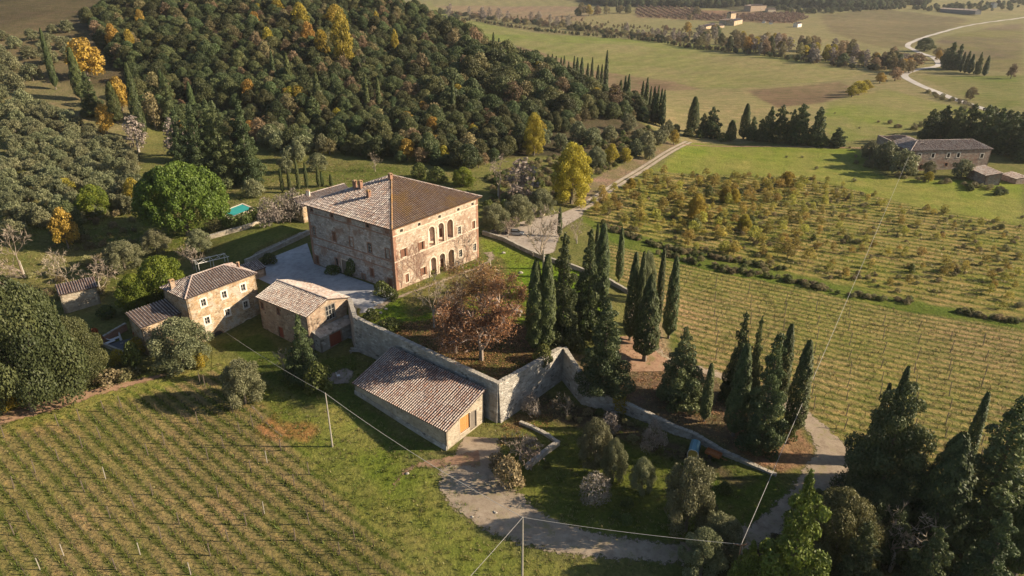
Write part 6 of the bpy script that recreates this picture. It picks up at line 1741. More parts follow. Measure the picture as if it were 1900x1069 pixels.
# ------------------------------------------------------------------ right side rows
for k, (ky, a, b, c, w) in enumerate((('cypress_near', 1284, 245, 178, 22), ('shrub', 1278, 254, 236, 26), ('conifer_far', 1318, 256, 200, 36), ('cypress_slim', 1355, 262, 222, 18), ('cypress_near', 1379, 258, 191, 19), ('conifer_far', 1394, 260, 218, 22), ('conifer_far', 1410, 262, 222, 24), ('conifer_far', 1424, 263, 200, 30), ('conifer_far', 1444, 265, 197, 38), ('conifer_far', 1480, 267, 196, 44), ('conifer_far', 1512, 270, 202, 36), ('shrub', 1525, 272, 250, 26), ('conifer_far', 1552, 273, 238, 34), ('conifer_far', 1465, 266, 205, 30), ('shrub', 1340, 262, 246, 24), ('shrub', 1298, 256, 240, 18), ('conifer_far', 1303, 254, 212, 24))):
    T(ky, 'cypress_tree' if 'cyp' in ky else ('conifer_tree' if 'con' in ky else 'round_shrub'), {'cyp': 'dark pointed cypress in the tree row across the far meadow track', 'con': 'dark rugged conifer in the tree row across the far meadow track', 'shr': 'low dark shrub in the tree row across the far meadow track'}[ky[:3]],
      {'cyp': 'cypress', 'con': 'conifer', 'shr': 'shrub'}[ky[:3]], a, b, c, w, group='tree row beyond the meadow, ' + ky[:3], parts=ky[:3] == 'cyp')
for k, (a, b, c, w) in enumerate(((1720, 262, 205, 36), (1742, 266, 198, 40), (1765, 268, 200, 40), (1790, 272, 196, 44), (1815, 276, 198, 44), (1840, 282, 203, 44), (1865, 288, 210, 46), (1890, 294, 212, 46), (1730, 248, 214, 34), (1858, 262, 206, 40), (1885, 268, 208, 44), (1910, 280, 206, 50), (1830, 262, 200, 40), (1900, 300, 225, 46), (1776, 258, 205, 40))):
    T('conifer_far', 'conifer_tree', 'dense dark conifer in the grove behind the ruined farmhouse', 'conifer', a, b, c, w, group='conifer grove behind the ruin', parts=False)
for a, b, c, w in ((1760, 128, 80, 26), (1774, 130, 84, 18), (1782, 134, 96, 9), (1790, 136, 94, 10), (1798, 137, 100, 11), (1812, 138, 98, 14), (1826, 141, 103, 10), (1752, 118, 90, 18)):
    T('cypress_far' if w < 12 else 'conifer_far', 'roadside_conifer', 'dark upright tree in the short row beside the pale country road', 'conifer', a, b, c, w, group='upright trees by the country road', parts=False)
for a, b, c, w, ky in ((1740, 112, 93, 14, 'orange_far'), (1875, 146, 118, 18, 'muted_far'), (1632, 155, 134, 22, 'orange_far'), (1660, 150, 124, 26, 'muted_far'), (1700, 122, 98, 40, 'muted_far'), (1715, 95, 70, 34, 'holm_far'), (1592, 176, 150, 36, 'yellow_far'), (1604, 170, 148, 30, 'yellow_far'), (1580, 180, 158, 26, 'yellow_far'), (1690, 130, 112, 24, 'muted_far'), (1800, 185, 160, 24, 'muted_far'), (1740, 105, 88, 20, 'muted_far')):
    T(ky, 'field_tree', 'autumn-coloured bush or small tree by the country road and far fields', 'tree', a, b, c, w, group='scattered bushes by the country road', parts=False)
# trees along the stream behind the far field
rip = []
for i in range(120):
    t = random.random(); a = 1285 + 400 * t + random.uniform(-6, 6); b = 88 + 52 * t - random.uniform(0, 26) * (1 - .2 * t)
    if a > 1640 and b < 105: b = 112
    hpx = random.uniform(20, 34) * (1 if b > 90 else .8)
    rip.append((a, b, b - hpx, random.uniform(14, 24)))
for a, b, c, w in sorted(rip, key=lambda q: q[1]):
    ky = random.choices(['muted_far', 'yellow_far', 'orange_far', 'grey_far', 'holm_far'], [.5, .12, .07, .22, .09])[0]
    T(ky, 'stream_tree', {'muted_far': 'brownish autumn tree in the belt along the stream', 'yellow_far': 'yellow autumn tree in the belt along the stream', 'orange_far': 'rusty orange tree in the belt along the stream', 'grey_far': 'grey leafless poplar in the belt along the stream', 'holm_far': 'dark green tree in the belt along the stream'}[ky], 'tree', a, b, c, w, group='trees along the stream, ' + ky[:4], parts=False)
for i in range(110):
    t = i / 110; a = 820 + 480 * t + random.uniform(-4, 4); b = 30 + 55 * t ** 1.1 + random.uniform(-5, 1)
    ky = random.choices(['muted_far', 'holm_far', 'grey_far'], [.5, .28, .22])[0]
    hp = random.uniform(6, 13) if ky != 'grey_far' else random.uniform(14, 24)
    T(ky, 'hedge_tree', {'muted_far': 'brown bushy tree in the hedge line across the far fields', 'holm_far': 'dark bushy tree in the hedge line across the far fields', 'grey_far': 'pale leafless poplar in the hedge line across the far fields'}[ky], 'tree', a, b, b - hp, random.uniform(9, 16), group='hedge line trees, ' + ky[:4], parts=False)
for a, b, c, w, ky in ((1078, 30, 4, 20, 'muted_far'), (1092, 30, 8, 16, 'yellow_far'), (1108, 29, 10, 18, 'muted_far'), (1125, 27, 10, 16, 'muted_far'), (1150, 25, 9, 20, 'muted_far'), (1165, 25, 8, 14, 'holm_far'), (1292, 30, 12, 20, 'muted_far'), (1280, 38, 26, 12, 'muted_far'), (1235, 58, 46, 12, 'muted_far'), (1275, 62, 40, 18, 'orange_far'), (1072, 30, 14, 14, 'holm_far'), (1168, 16, -4, 4, 'cypress_far'), (1144, 20, -4, 3, 'cypress_far')):
    T(ky, 'distant_tree', 'distant tree near the hill villa and the red orchard', 'tree', a, b, c, w, group='distant trees around the red orchard', parts=False)

# ------------------------------------------------------------------ vineyards, young orchard, ditch
def vine_mesh(seed):
    rg = np.random.default_rng(seed); mb = MB()
    l = rg.normal() * .12
    mb.tube([(0, 0, -.1), (l * .5, 0, .35), (l, rg.normal() * .05, .75)], [.06, .045, .04], 4, t=.2)
    for s in (-1, 1):
        mb.tube([(l, 0, .75), (s * .25 + l, rg.normal() * .05, .95), (s * .6 + l, rg.normal() * .08, .95 + rg.random() * .2)], [.035, .025, .012], 3, t=.4)
        mb.tube([(l + s * .3, 0, .95), (l + s * .35, rg.normal() * .2, 1.35)], [.015, .006], 3, t=.6)
    return mb.mesh('vine', M['vinewood'])
M['vinewood'] = leaf_mat('vine_wood', (.05, .038, .03), (.08, .06, .045), (.12, .09, .07), trans=0, vary=.3)
M['postwood'] = plain('vineyard_post', (.12, .095, .075), .9)
M['concrete'] = plain('concrete_post', (.32, .29, .25), .85)
vm = [vine_mesh(i) for i in range(6)]
def rows_in(fr, poly, step, jit=.15, maxr=60):
    P = wpoly(poly); out = []
    for i in range(-maxr, maxr):
        for j in np.arange(-140, 220, step):
            out.append(fr[0] + fr[1] * (j + random.uniform(-jit, jit)) + fr[2] * ((i + .75) * fr[3] + random.uniform(-.08, .08)))
    out = np.array(out)
    return out[poly_sd(P, out[:, 0], out[:, 1]) > .4]
LV2 = [(0, 812), (150, 778), (290, 730), (400, 696), (466, 748), (560, 855), (700, 1005), (760, 1090), (0, 1090)]
vl = rows_in(LR, LV2, 1.25); vl = vl[np.argsort(vl[:, 1])]
ang = math.atan2(LR[1][1], LR[1][0])
print('vines', len(vl))
zl = Hnp(vl[:, 0], vl[:, 1])
keep = rng.random(len(vl)) < .9
vl, zl = vl[keep], zl[keep]
first = []
for i in range(min(300, len(vl))):
    o = link('grapevine', vm[i % 6], None, (vl[i, 0], vl[i, 1], zl[i]), label='small pruned grapevine in the rows of the near left vineyard', cat='grapevine', group='grapevines of the left vineyard')
    o.rotation_euler = (0, 0, ang + random.uniform(-.3, .3)); k = random.uniform(.8, 1.25); o.scale = (k, k, k)
    if i < 6: first.append(o)
r_ = vl[300:]
scatter('vine_rows', np.column_stack([r_, zl[300:]]), first, np.repeat(rng.uniform(.8, 1.25, (len(r_), 1)), 3, 1), rotz=ang + rng.uniform(-.3, .3, len(r_)))
ar = math.atan2(RR[1][1], RR[1][0])
vr_ = rows_in(RR, RV, 1.3, .6, maxr=90)
vr_ = vr_[rng.random(len(vr_)) < .45]
scatter('vine_rows', np.column_stack([vr_, Hnp(vr_[:, 0], vr_[:, 1])]), first, np.repeat(rng.uniform(.7, 1.0, (len(vr_), 1)), 3, 1), rotz=ar + rng.uniform(-.3, .3, len(vr_)))
print('right vines', len(vr_))
def post(px, yb, yt, label, group, mat='postwood', r=.07, lean=0.05):
    x, y, z = at(px, yb); h = max(1.2, min(height_to(x, y, z, yt), 3.2))
    mb = MB(); mb.tube([(0, 0, -.3), (random.uniform(-lean, lean) * h, random.uniform(-lean, lean) * h, h)], [r, r * .85], 5)
    return mb.build('vineyard_post', M[mat], None, (x, y, z), label=label, cat='post', group=group)
g_ = 'posts of the left vineyard'
for a, b in ((370, 352), (271, 375), (485, 310), (562, 290), (465, 432), (380, 475), (272, 535), (163, 590), (65, 665), (390, 680), (705, 695), (620, 750), (510, 800), (830, 830), (1010, 705), (962, 530), (880, 575), (1055, 908), (1140, 835), (745, 895), (538, 1040), (1365, 905), (1430, 600), (1360, 650), (1500, 770), (1640, 900), (1570, 965), (67, 880), (138, 820), (972, 975), (1430, 830), (685, 510), (760, 460), (915, 365), (1035, 475), (1160, 590), (1300, 490), (925, 180), (948, 195), (1170, 375), (1110, 410), (20, 430)):
    post(a / 2.491, 640 + b / 2.491, 640 + b / 2.491 - 22, 'thin dark wooden post between the vines of the left vineyard', g_, r=.085)
for a, b in ((295, 975), (186, 1040), (648, 970), (882, 1062), (488, 620), (1235, 545), (1222, 780), (1068, 290)):
    post(a / 2.491, 640 + b / 2.491, 640 + b / 2.491 - 22, 'pale concrete post in the rows of the left vineyard', 'concrete posts of the left vineyard', 'concrete', .07, .02)
for k in range(9):
    for j in range(15):
        a = 1300 + k * 62 + j * 5 - (j - 5) * 6.0 + random.uniform(-4, 4); b = 535 + k * 13.5 + j * 26 + random.uniform(-3, 3)
        if b > 1000 or a < 1225: continue
        if poly_sd(np.array(RV, float), np.array([a]), np.array([b]))[0] < 6: continue
        post(a, b, b - random.uniform(17, 25), 'leaning dark wooden post in the vineyard right of the drive', 'posts of the right vineyard', r=.08, lean=.12)
# young orchard: small yellowing oaks
pr = rows_in(OR, ORCH, 4.6, 1.3, 50)
pr += rng.normal(0, .7, pr.shape)
def dens(x, y):
    s = proj(x, y, -6)[:2]
    return 1.0 if s[0] < 1540 and s[1] < 470 + (s[0] - 1100) * .02 else .40
pr = [q for q in pr if random.random() < dens(*q) * .68]
random.shuffle(pr)
print('saplings', len(pr))
og = 'young trees of the autumn orchard'
sap0 = None
for i, (x, y) in enumerate(pr[:300]):
    t = random.random(); h = random.uniform(2.0, 4.6) * (1 if proj(x, y, -6)[0] < 1500 else .75)
    ky = 'sapling' if t < .94 else ('yellow_far' if t < .97 else 'shrub')
    o = plant('sapling' if ky != 'shrub' else 'shrub', 'young_tree', 'young tree with thin ochre-yellow autumn foliage in the orchard' if ky != 'shrub' else 'green young bush among the ochre orchard trees', 'young tree' if ky != 'shrub' else 'bush', x, y, H(x, y), h, h * random.uniform(.75, 1.1), og if ky != 'shrub' else 'green bushes of the orchard', parts=False)
    if i == 0: sap0 = o
for a, b, c, w in ((1290, 408, 362, 40), (1346, 375, 345, 26), (1362, 376, 350, 24), (1295, 385, 358, 24), (1380, 428, 398, 28), (1460, 345, 318, 30), (1170, 350, 330, 20)):
    T('yellow_near', 'yellow_tree', 'brightest golden young tree standing out in the orchard', 'young tree', a, b, c, w, group='golden young trees of the orchard', parts=False)

if len(pr) > 300:
    rq = np.array(pr[300:]); scatter('orchard_saplings', np.column_stack([rq, Hnp(rq[:, 0], rq[:, 1])]), [sap0], np.repeat(rng.uniform(.6, 1.3, (len(rq), 1)), 3, 1))
# tufts of grass and weeds
def tuft(name, n, hgt, spread, mat, seed):
    rg = np.random.default_rng(seed)
    a = rg.uniform(0, 6.28, n); r = spread * rg.random(n) ** .7
    B = np.stack([np.cos(a) * r, np.sin(a) * r, np.full(n, -.04)], 1)
    h = hgt * rg.uniform(.5, 1.2, n); w = hgt * .16
    d = np.stack([np.cos(a + rg.normal(size=n)), np.sin(a + rg.normal(size=n)), np.zeros(n)], 1)
    sd = np.stack([-d[:, 1], d[:, 0], np.zeros(n)], 1) * w
    tip = B + d * (h * rg.uniform(.2, .7, n))[:, None] + np.array([0, 0, 1]) * h[:, None]
    V = np.stack([B - sd, B + sd, tip], 1).reshape(-1, 3)
    return np_mesh(name, V, np.arange(3 * n).reshape(n, 3), M[mat], tint=rg.random(n))
M['dryblade'] = leaf_mat('dry_grass_blade', (.18, .16, .06), (.29, .25, .10), (.42, .36, .18), trans=.35, vary=.3)
M['greenblade'] = leaf_mat('green_grass_blade', (.10, .13, .026), (.165, .20, .042), (.27, .275, .068), trans=.38, vary=.25)
def tuft_srcs(mat, hgt, spread, n, pts):
    out = []
    for i in range(2):
        x, y = pts[i]
        out.append(link('grass', tuft('grass', n, hgt, spread, mat, 900 + i), None, (x, y, H(x, y)), kind='stuff'))
    return out
def fill_pts(poly, dens_, world=None, inset=0):
    P = np.array(world) if world is not None else wpoly(poly)
    lo, hi = P.min(0), P.max(0); n = int((hi[0] - lo[0]) * (hi[1] - lo[1]) * dens_)
    q = rng.uniform(lo, hi, (n, 2))
    return q[poly_sd(P, q[:, 0], q[:, 1]) > inset]
def clear(q):   # keep tufts off the roads, buildings and yards
    for o in CLEAR: q = q[poly_sd(o, q[:, 0], q[:, 1]) < -.2]
    return q
CLEAR = [np.array(court_w), np.array(pat), wpoly([(905, 428), (940, 418), (990, 405), (1040, 395), (1090, 380), (1082, 402), (1045, 425), (1030, 470), (1000, 476), (960, 458), (925, 445)]),
         np.array([wA, wB, wD, wC]), np.array(bc), np.array(ac_), np.array(h1c), np.array(lc), np.array(P4)]
def road_poly(pts, w):
    C = [np.array(at(*q)[:2]) for q in pts]
    L, R_ = [], []
    for i, q in enumerate(C):
        d = C[min(i + 1, len(C) - 1)] - C[max(i - 1, 0)]; d /= np.linalg.norm(d); nn = np.array([-d[1], d[0]])
        L.append(q + nn * w); R_.append(q - nn * w)
    return np.array(L + R_[::-1])
CLEAR += [road_poly([(1183, 545), (1190, 620), (1210, 655), (1320, 692), (1400, 720), (1480, 766), (1530, 812), (1550, 850), (1530, 890), (1430, 975)], 2.2), road_poly([(1440, 968), (1360, 1010), (1270, 1026), (1080, 1010), (1000, 985), (900, 925), (870, 885), (893, 815)], 2.4),
          road_poly([(0, 778), (110, 748), (200, 722), (290, 700)], 1.6), road_poly(farm, 2.0), road_poly([(265, 0), (266, 1)], .1)][:4]
FARMP = road_poly(farm, 2.1)
near_left = [(0, 640), (150, 700), (330, 680), (560, 660), (660, 660), (930, 790), (1000, 740), (1160, 770), (1440, 890), (1500, 940), (1400, 1010), (1200, 1068), (0, 1068)]
q = clear(fill_pts(near_left, 1.3)); w = (Hnp(q[:, 0], q[:, 1]))
g1 = tuft_srcs('greenblade', .30, .32, 16, q); g2 = tuft_srcs('dryblade', .30, .34, 14, q[5:])
f = fbm(q[:, 0], q[:, 1], .12, 77) + rng.normal(0, .35, len(q))
LVp = wpoly(LV); inl = poly_sd(LVp, q[:, 0], q[:, 1]) > 0
# in the vineyard the green weeds keep to strips along the rows
cr = ((q[:, 0] - LR[0][0]) * LR[2][0] + (q[:, 1] - LR[0][1]) * LR[2][1]) / LR[3]
strip = np.abs((cr - .75 + .5) % 1 - .5) < .17
green = np.where(inl, strip & (rng.random(len(q)) < .8), f > -.1)
s3 = lambda n, a, b: np.repeat(rng.uniform(a, b, (n, 1)), 3, 1)
def put(name, q, src, a, b, lab=None):
    q = np.asarray(q); q = q[poly_sd(FARMP, q[:, 0], q[:, 1]) < -.3] if len(q) else q
    if len(q): scatter(name, np.column_stack([q, Hnp(q[:, 0], q[:, 1])]), src, s3(len(q), a, b), label=lab)
put('grass', q[green], g1, .6, 1.3); dk = ~green & (~inl | (rng.random(len(q)) < .30)); put('dry_grass', q[dk], g2, .5, 1.15)
# thicker weeds along the rows
st = rows_in(LR, LV2, .55, .3); st += rng.normal(0, .15, st.shape); st = st[fbm(st[:, 0], st[:, 1], .3, 5) + rng.normal(0, .35, len(st)) > -.15]
put('row_weeds', st, g1, .6, 1.35)
print('tufts', len(q), len(st))
q = clear(fill_pts(None, 1.6, world=TER)); put('grass', q, g1, .4, .9)
q = clear(fill_pts([(0, 250), (262, 300), (300, 380), (500, 290), (640, 300), (900, 330), (880, 360), (560, 380), (560, 410), (330, 470), (330, 520), (0, 600)], .75)); f = fbm(q[:, 0], q[:, 1], .1, 78) + rng.normal(0, .3, len(q))
put('grass', q[f > .1], g1, .7, 1.5); put('dry_grass', q[f <= .1], g2, .7, 1.6)
q = clear(fill_pts([(1060, 660), (1230, 640), (1320, 690), (1420, 800), (1440, 880), (1290, 806), (1170, 750), (1090, 712)], .8)); put('dry_grass', q, g2, .5, 1.2)
# right vineyard: rough grass in low ridges along the rows
st = rows_in(RR, RV, .75, .5, 90); st = st[fbm(st[:, 0], st[:, 1], .25, 6) + rng.normal(0, .4, len(st)) > -.1]
f = fbm(st[:, 0], st[:, 1], .06, 79) + rng.normal(0, .25, len(st))
k_ = rng.random(len(st)) < .5; st, f = st[k_], f[k_]; put('row_weeds', st[f > .5], g1, .6, 1.4); put('dry_grass', st[f <= .5], g2, .6, 1.5)
q = clear(fill_pts(RV, .45)); put('dry_grass', q, g2, .7, 1.5)
# orchard: long rough weeds in ridges
st = rows_in(OR, ORCH, .9, .7, 60); st += rng.normal(0, .35, st.shape); st = st[fbm(st[:, 0], st[:, 1], .2, 7) + rng.normal(0, .45, len(st)) > -.15]
f = fbm(st[:, 0], st[:, 1], .09, 80) + rng.normal(0, .3, len(st))
put('row_weeds', st[f > .0], g1, .9, 2.4); put('dry_grass', st[f <= .0], g2, .9, 2.6)
print('orchard weeds', len(st))
dsrc = []
for i in range(3):
    x, y, z = at((1180, 1300, 1420)[i], (430, 484, 506)[i])
    dsrc.append(link('undergrowth', joined('dryshrub', i), None, (x, y, z), kind='stuff'))
gsrc = []
for i in range(3):
    x, y, z = at((1150, 1260, 1380)[i], (422, 470, 500)[i])
    gsrc.append(link('undergrowth', joined('shrub', i), None, (x, y, z), kind='stuff'))
q = fill_pts(ORCH, .05); q = q[fbm(q[:, 0], q[:, 1], .12, 8) > .15]; put('undergrowth', q, dsrc, .35, .9)
# ditch hedges
def along(pxs, step, wid, thin=1.0):
    C = [np.array(at(*p)[:2]) for p in pxs]; o = []
    for a, b in zip(C[:-1], C[1:]):
        L = np.linalg.norm(b - a)
        for k in range(int(L / step)): o.append(a + (b - a) * random.random() + rng.normal(0, wid, 2))
    o = np.array(o); return o[rng.random(len(o)) < thin]
D1 = [(1118, 418), (1165, 438), (1215, 456), (1270, 468), (1330, 480), (1400, 492), (1460, 500)]
D2 = [(1225, 470), (1300, 492), (1370, 506), (1430, 516), (1480, 524), (1540, 540)]
D3 = [(1560, 546), (1640, 558), (1700, 560)]; D4 = [(1765, 576), (1830, 590), (1899, 600)]
for d, th in ((D1, .8), (D2, .7), (D3, .25), (D4, .8)):
    put('undergrowth', along(d, .5, .7, th), dsrc, .45, 1.0); put('undergrowth', along(d, 1.0, .8, th), gsrc, .45, .95)
put('undergrowth', along([(0, 36), (0, 37)], 1, 1), gsrc, 1, 1) if False else None

put('undergrowth', along([(1470, 290), (1560, 330), (1600, 345)], 9, 2.5), dsrc, .5, 1.2)
q = fill_pts([(905, 330), (1040, 285), (1060, 262), (1200, 240), (1240, 262), (1100, 330), (1040, 372), (900, 400)], .10); put('undergrowth', q, dsrc, .6, 1.3)
q = fill_pts([(905, 330), (1040, 285), (1060, 262), (1200, 240), (1240, 262), (1100, 330), (1040, 372), (900, 400)], .05); put('undergrowth', q, gsrc, .8, 1.6)
q = fill_pts([(0, 330), (230, 330), (250, 420), (300, 560), (100, 560), (0, 520)], .035); put('undergrowth', q, dsrc, .6, 1.4)
q = fill_pts([(1000, 742), (1090, 760), (1160, 780), (1300, 842), (1270, 862), (1120, 815), (1020, 785)], .10); put('undergrowth', q, dsrc, .4, 1.0); q = fill_pts([(1000, 742), (1090, 760), (1160, 780), (1300, 842), (1380, 950), (1200, 980), (1020, 940)], .03); put('undergrowth', q, gsrc, .4, 1.1)
put('undergrowth', along([(170, 720), (245, 690), (400, 678)], 1.0, .8), gsrc, .4, .8)
put('undergrowth', along([(1620, 225), (1690, 240), (1800, 200), (1720, 170)], 3, 2), dsrc, .8, 1.6)
put('undergrowth', along([(1500, 512), (1800, 200)], 50, 20), dsrc, .5, 1)
# banks in the bottom right corner
q = fill_pts([(1500, 900), (1640, 930), (1899, 1068), (1380, 1068)], .12); put('undergrowth', q, gsrc, .6, 1.5)

# ------------------------------------------------------------------ stones, pots, poles, wires, vehicles
def rock(x, y, z, s, label, group=None):
    rg = np.random.default_rng(int(abs(x * 100 + y))); mb = MB()
    vs = []; n = 7
    for k, (h, r) in enumerate(((-.2, .9), (.25, 1.0), (.6, .7), (.75, .25))):
        for j in range(n):
            a = 2 * PI * j / n; rr = r * rg.uniform(.8, 1.15)
            vs.append((math.cos(a) * rr * s, math.sin(a) * rr * s * .8, h * s))
    fs = [(k * n + j, k * n + (j + 1) % n, (k + 1) * n + (j + 1) % n, (k + 1) * n + j) for k in range(3) for j in range(n)] + [tuple(3 * n + j for j in range(n))]
    mb.add(vs, fs)
    return mb.build('boulder', M['cap'], None, (x, y, z), label=label, cat='stone', group=group)
for a, b, s in ((934, 470, .55), (966, 507, .6), (693, 562, .5), (706, 581, .45), (716, 574, .4), (682, 578, .35), (1012, 505, .4)):
    rock(*at(a, b), s, 'pale stone block lying on the villa lawn', 'stone blocks on the lawn')
for k in range(10):
    rock(*at(900 + random.uniform(-30, 60), 900 + random.uniform(-60, 60)), random.uniform(.12, .3), 'small pale stone on the dirt yard below the barn', 'small stones on the yard')
x, y, z = at(756, 879); rock(x, y, z, .35, 'white stone at the end of the worn path below the barn')
c = at(956, 583); t = empty('stone_table', c, label='round pale stone table on the terrace lawn near the twin cypress', cat='table')
mb = MB(); mb.tube([(0, 0, .66), (0, 0, .8)], [.85, .85], 14); mb.build('tabletop', M['cap'], t)
mb = MB(); mb.tube([(0, 0, -.1), (0, 0, .66)], [.35, .28], 8); mb.build('base', M['wall_stone'], t)
for a in (.5, 2.2, 3.9, 5.4):
    c2 = (c[0] + 1.4 * math.cos(a), c[1] + 1.4 * math.sin(a)); z2 = H(*c2)
    mb = MB(); mb.tube([(0, 0, -.1), (0, 0, .4), (0, 0, .46)], [.25, .24, .28], 8)
    mb.build('stone_stool', M['cap'], None, (*c2, z2), label='pale stone stool around the round stone table', cat='stool', group='stools round the stone table')
M['wire'] = plain('pale_cable', (.42, .40, .37), .6)
M['potwood'] = plain('utility_pole_wood', (.30, .17, .10), .9)
def pole(pxb, ytop, label, mat, r=.15, arm=False, hfix=None):
    x, y, z = at(*pxb); h = hfix or height_to(x, y, z, ytop)
    t = empty('utility_pole', (x, y, z), label=label, cat='utility pole')
    mb = MB(); mb.tube([(0, 0, -.5), (0, 0, h)], [r, r * .6], 8); mb.build('shaft', M[mat], t)
    mb = MB(); mb.tube([(0, 0, h), (0, 0, h + .12)], [.05, .03], 6); mb.build('insulator', M['whiteplaster'], t)
    if arm:
        for s in (-1, 1):
            mb = MB(); mb.tube([(0, 0, h - .25), (s * .9, .2, h - .1)], .06, 4); mb.build('crossarm', M[mat], t)
        mb = MB(); mb.tube([(0, 0, h - 1.4), (.9, .2, h - .15)], .04, 4); mb.build('brace', M['concrete'], t)
        mb = MB(); mb.tube([(1.6, .4, -.5), (.1, 0, h - .4)], .12, 6); mb.build('stay', M['concrete'], t)
    return Vector((x, y, z + h))
p1_ = pole((617, 829), 730, 'pale concrete utility pole on the grass above the reddish earth patch', 'concrete')
p2_ = pole((969, 1072), 960, 'pale concrete utility pole at the bottom frame edge before the yard', 'concrete')
p3_ = pole((1354, 1128), 1010, 'brown wooden utility pole with cross arms beside the bright conifer', 'potwood', arm=True)
def wire(a, b, sag, label, r=.024, n=14):
    a, b = Vector(a), Vector(b); mb = MB(); pts = []
    for i in range(n + 1):
        t = i / n; p = a.lerp(b, t); p.z -= sag * 4 * t * (1 - t); pts.append(p - a)
    mb.tube(pts, r, 4); return mb.build('power_line', M['wire'], None, a, label=label, cat='power line')
q0, t0 = hF[0].px(412, 612); wire(hF[0].P(q0, t0, .1), p1_, .5, 'white cable from the farmhouse wall to the pole on the grass')
wire(p1_, p2_, .9, 'thin cable running from the grass pole over the yard to the bottom-edge pole', .03)
wire(p2_, p3_, .35, 'thick pale cable between the bottom-edge pole and the wooden pole')
e = Vector((*flat(870, 1069, p2_.z - .3), p2_.z - .3)); wire(p2_, p2_ + (e - p2_) * 2.6, .3, 'pale cable leaving the bottom-edge pole towards the lower frame edge')

def Mcar(name, c): return plain(name, c, .25, .3, var=.03, spec=.6)
def car(px_, c, yaw, label, L=4.2):
    x, y, z = at(*px_); t = empty('parked_car', (x, y, z + .02), yaw, label=label, cat='car')
    def shell(prof, w0, w1, nm, mat, par=t):
        mb = MB(); n = len(prof); vs = []
        for s in (-1, 1):
            for (a, b) in prof: vs.append((a, s * (w0 if b < .85 else w1), b))
        fs = [tuple(range(n))[::-1], tuple(range(n, 2 * n))] + [(i, (i + 1) % n, n + (i + 1) % n, n + i) for i in range(n)]
        mb.add(vs, fs); return mb.build(nm, mat, par)
    k = L / 4.2
    shell([(a * k, b) for a, b in ((-2.1, .3), (2.05, .3), (2.1, .6), (1.9, .82), (1.0, .92), (-2.0, .95), (-2.12, .7))], .85, .8, 'body', Mcar('car_paint', c))
    shell([(a * k, b) for a, b in ((1.05, .93), (.45, 1.38), (-1.3, 1.42), (-1.95, .96))], .7, .66, 'cabin', M['dark_glass'])
    mb = MB(); mb.box((-.4 * k, 0, 1.43), (1.6 * k, 1.25, .05)); mb.build('roof', Mcar('car_roof', c), t)
    for a in (1.3, -1.3):
        for s in (-.82, .82):
            mb = MB(); mb.tube([(a * k, s - .1, .32), (a * k, s + .1, .32)], .32, 12); w = mb.build('wheel', M['dark_inside'], t)
            mb = MB(); mb.tube([(a * k, s - .11, .32), (a * k, s + .11, .32)], .18, 8); mb.build('rim', M['concrete'], w)
    for s in (-.6, .6):
        mb = MB(); mb.box((2.06 * k, s, .66), (.08, .3, .14)); mb.build('headlight', M['whiteplaster'], t)
    return t
car((958, 436), (.28, .30, .33), math.radians(-8), 'silver-grey car parked under the olives at the edge of the yard')
car((937, 432), (.05, .055, .07), math.radians(8), 'dark car in the shade beside the silver-grey one')
car((506, 545), (.4, .4, .42), math.radians(20), 'x') if False else None
# pale blue van with its rear open, orange trailer
x, y, z = at(1287, 842); t = empty('small_van', (x, y, z), math.radians(68), label='small pale blue van with its rear open, parked below the rubble wall', cat='van')
mb = MB(); prof = [(-.8, .35), (-.85, 1.1), (-.7, 1.6), (-.35, 1.85), (.35, 1.85), (.7, 1.6), (.85, 1.1), (.8, .35)]
n = len(prof); vs = [(a, b_, c_) for a in (-1.6, 1.4) for b_, c_ in prof]
mb.add(vs, [(i, (i + 1) % n, n + (i + 1) % n, n + i) for i in range(n)] + [tuple(range(n, 2 * n))]); mb.build('body', Mcar('van_paint', (.16, .34, .42)), t)
mb = MB(); mb.add([(-1.52, b_ * .86, .35 + (c_ - .35) * .86 + .06) for b_, c_ in prof], [tuple(range(n))]); mb.build('rear_interior', plain('ochre_interior', (.42, .30, .07), .8), t)
mb = MB(); mb.tube([(-1.62, b_, c_) for b_, c_ in prof] + [(-1.62, -.8, .35)], .06, 5); mb.build('rear_frame', M['whiteplaster'], t)
mb = MB(); mb.box((1.7, 0, .75), (.8, 1.45, .8), taper=.85); mb.build('bonnet', Mcar('van_paint_b', (.16, .34, .42)), t)
mb = MB(); mb.box((1.42, 0, 1.35), (.06, 1.3, .5)); mb.build('windscreen', M['dark_glass'], t)
for a in (1.2, -1.1):
    for s in (-.78, .78):
        mb = MB(); mb.tube([(a, s - .1, .3), (a, s + .1, .3)], .3, 10); mb.build('wheel', M['dark_inside'], t)
x, y, z = at(1323, 848); t = empty('farm_trailer', (x, y, z), math.radians(-38), label='rusty orange farm trailer beside the pale blue van', cat='trailer')
OR_ = plain('rusty_orange_paint', (.42, .15, .05), .7, scale=5, var=.4)
mb = MB(); mb.box((0, 0, .55), (2.4, 1.2, .12)); mb.build('bed', OR_, t)
for s in (-.6, .6):
    mb = MB(); mb.box((0, s, .8), (2.4, .06, .4)); mb.build('side_board', OR_, t)
for s in (-1.2, 1.2):
    mb = MB(); mb.box((s, 0, .8), (.06, 1.2, .4)); mb.build('side_board', OR_, t)
mb = MB(); mb.tube([(1.2, 0, .5), (2.3, 0, .4)], .06, 5); mb.build('drawbar', OR_, t)
for s in (-.7, .7):
    mb = MB(); mb.tube([(-.3, s - .1, .32), (-.3, s + .1, .32)], .34, 10); mb.build('wheel', M['dark_inside'], t)
x, y, z = at(942, 446); t = empty('signpost', (x, y, z), label='small white sign on a thin post by the yard wall', cat='sign')
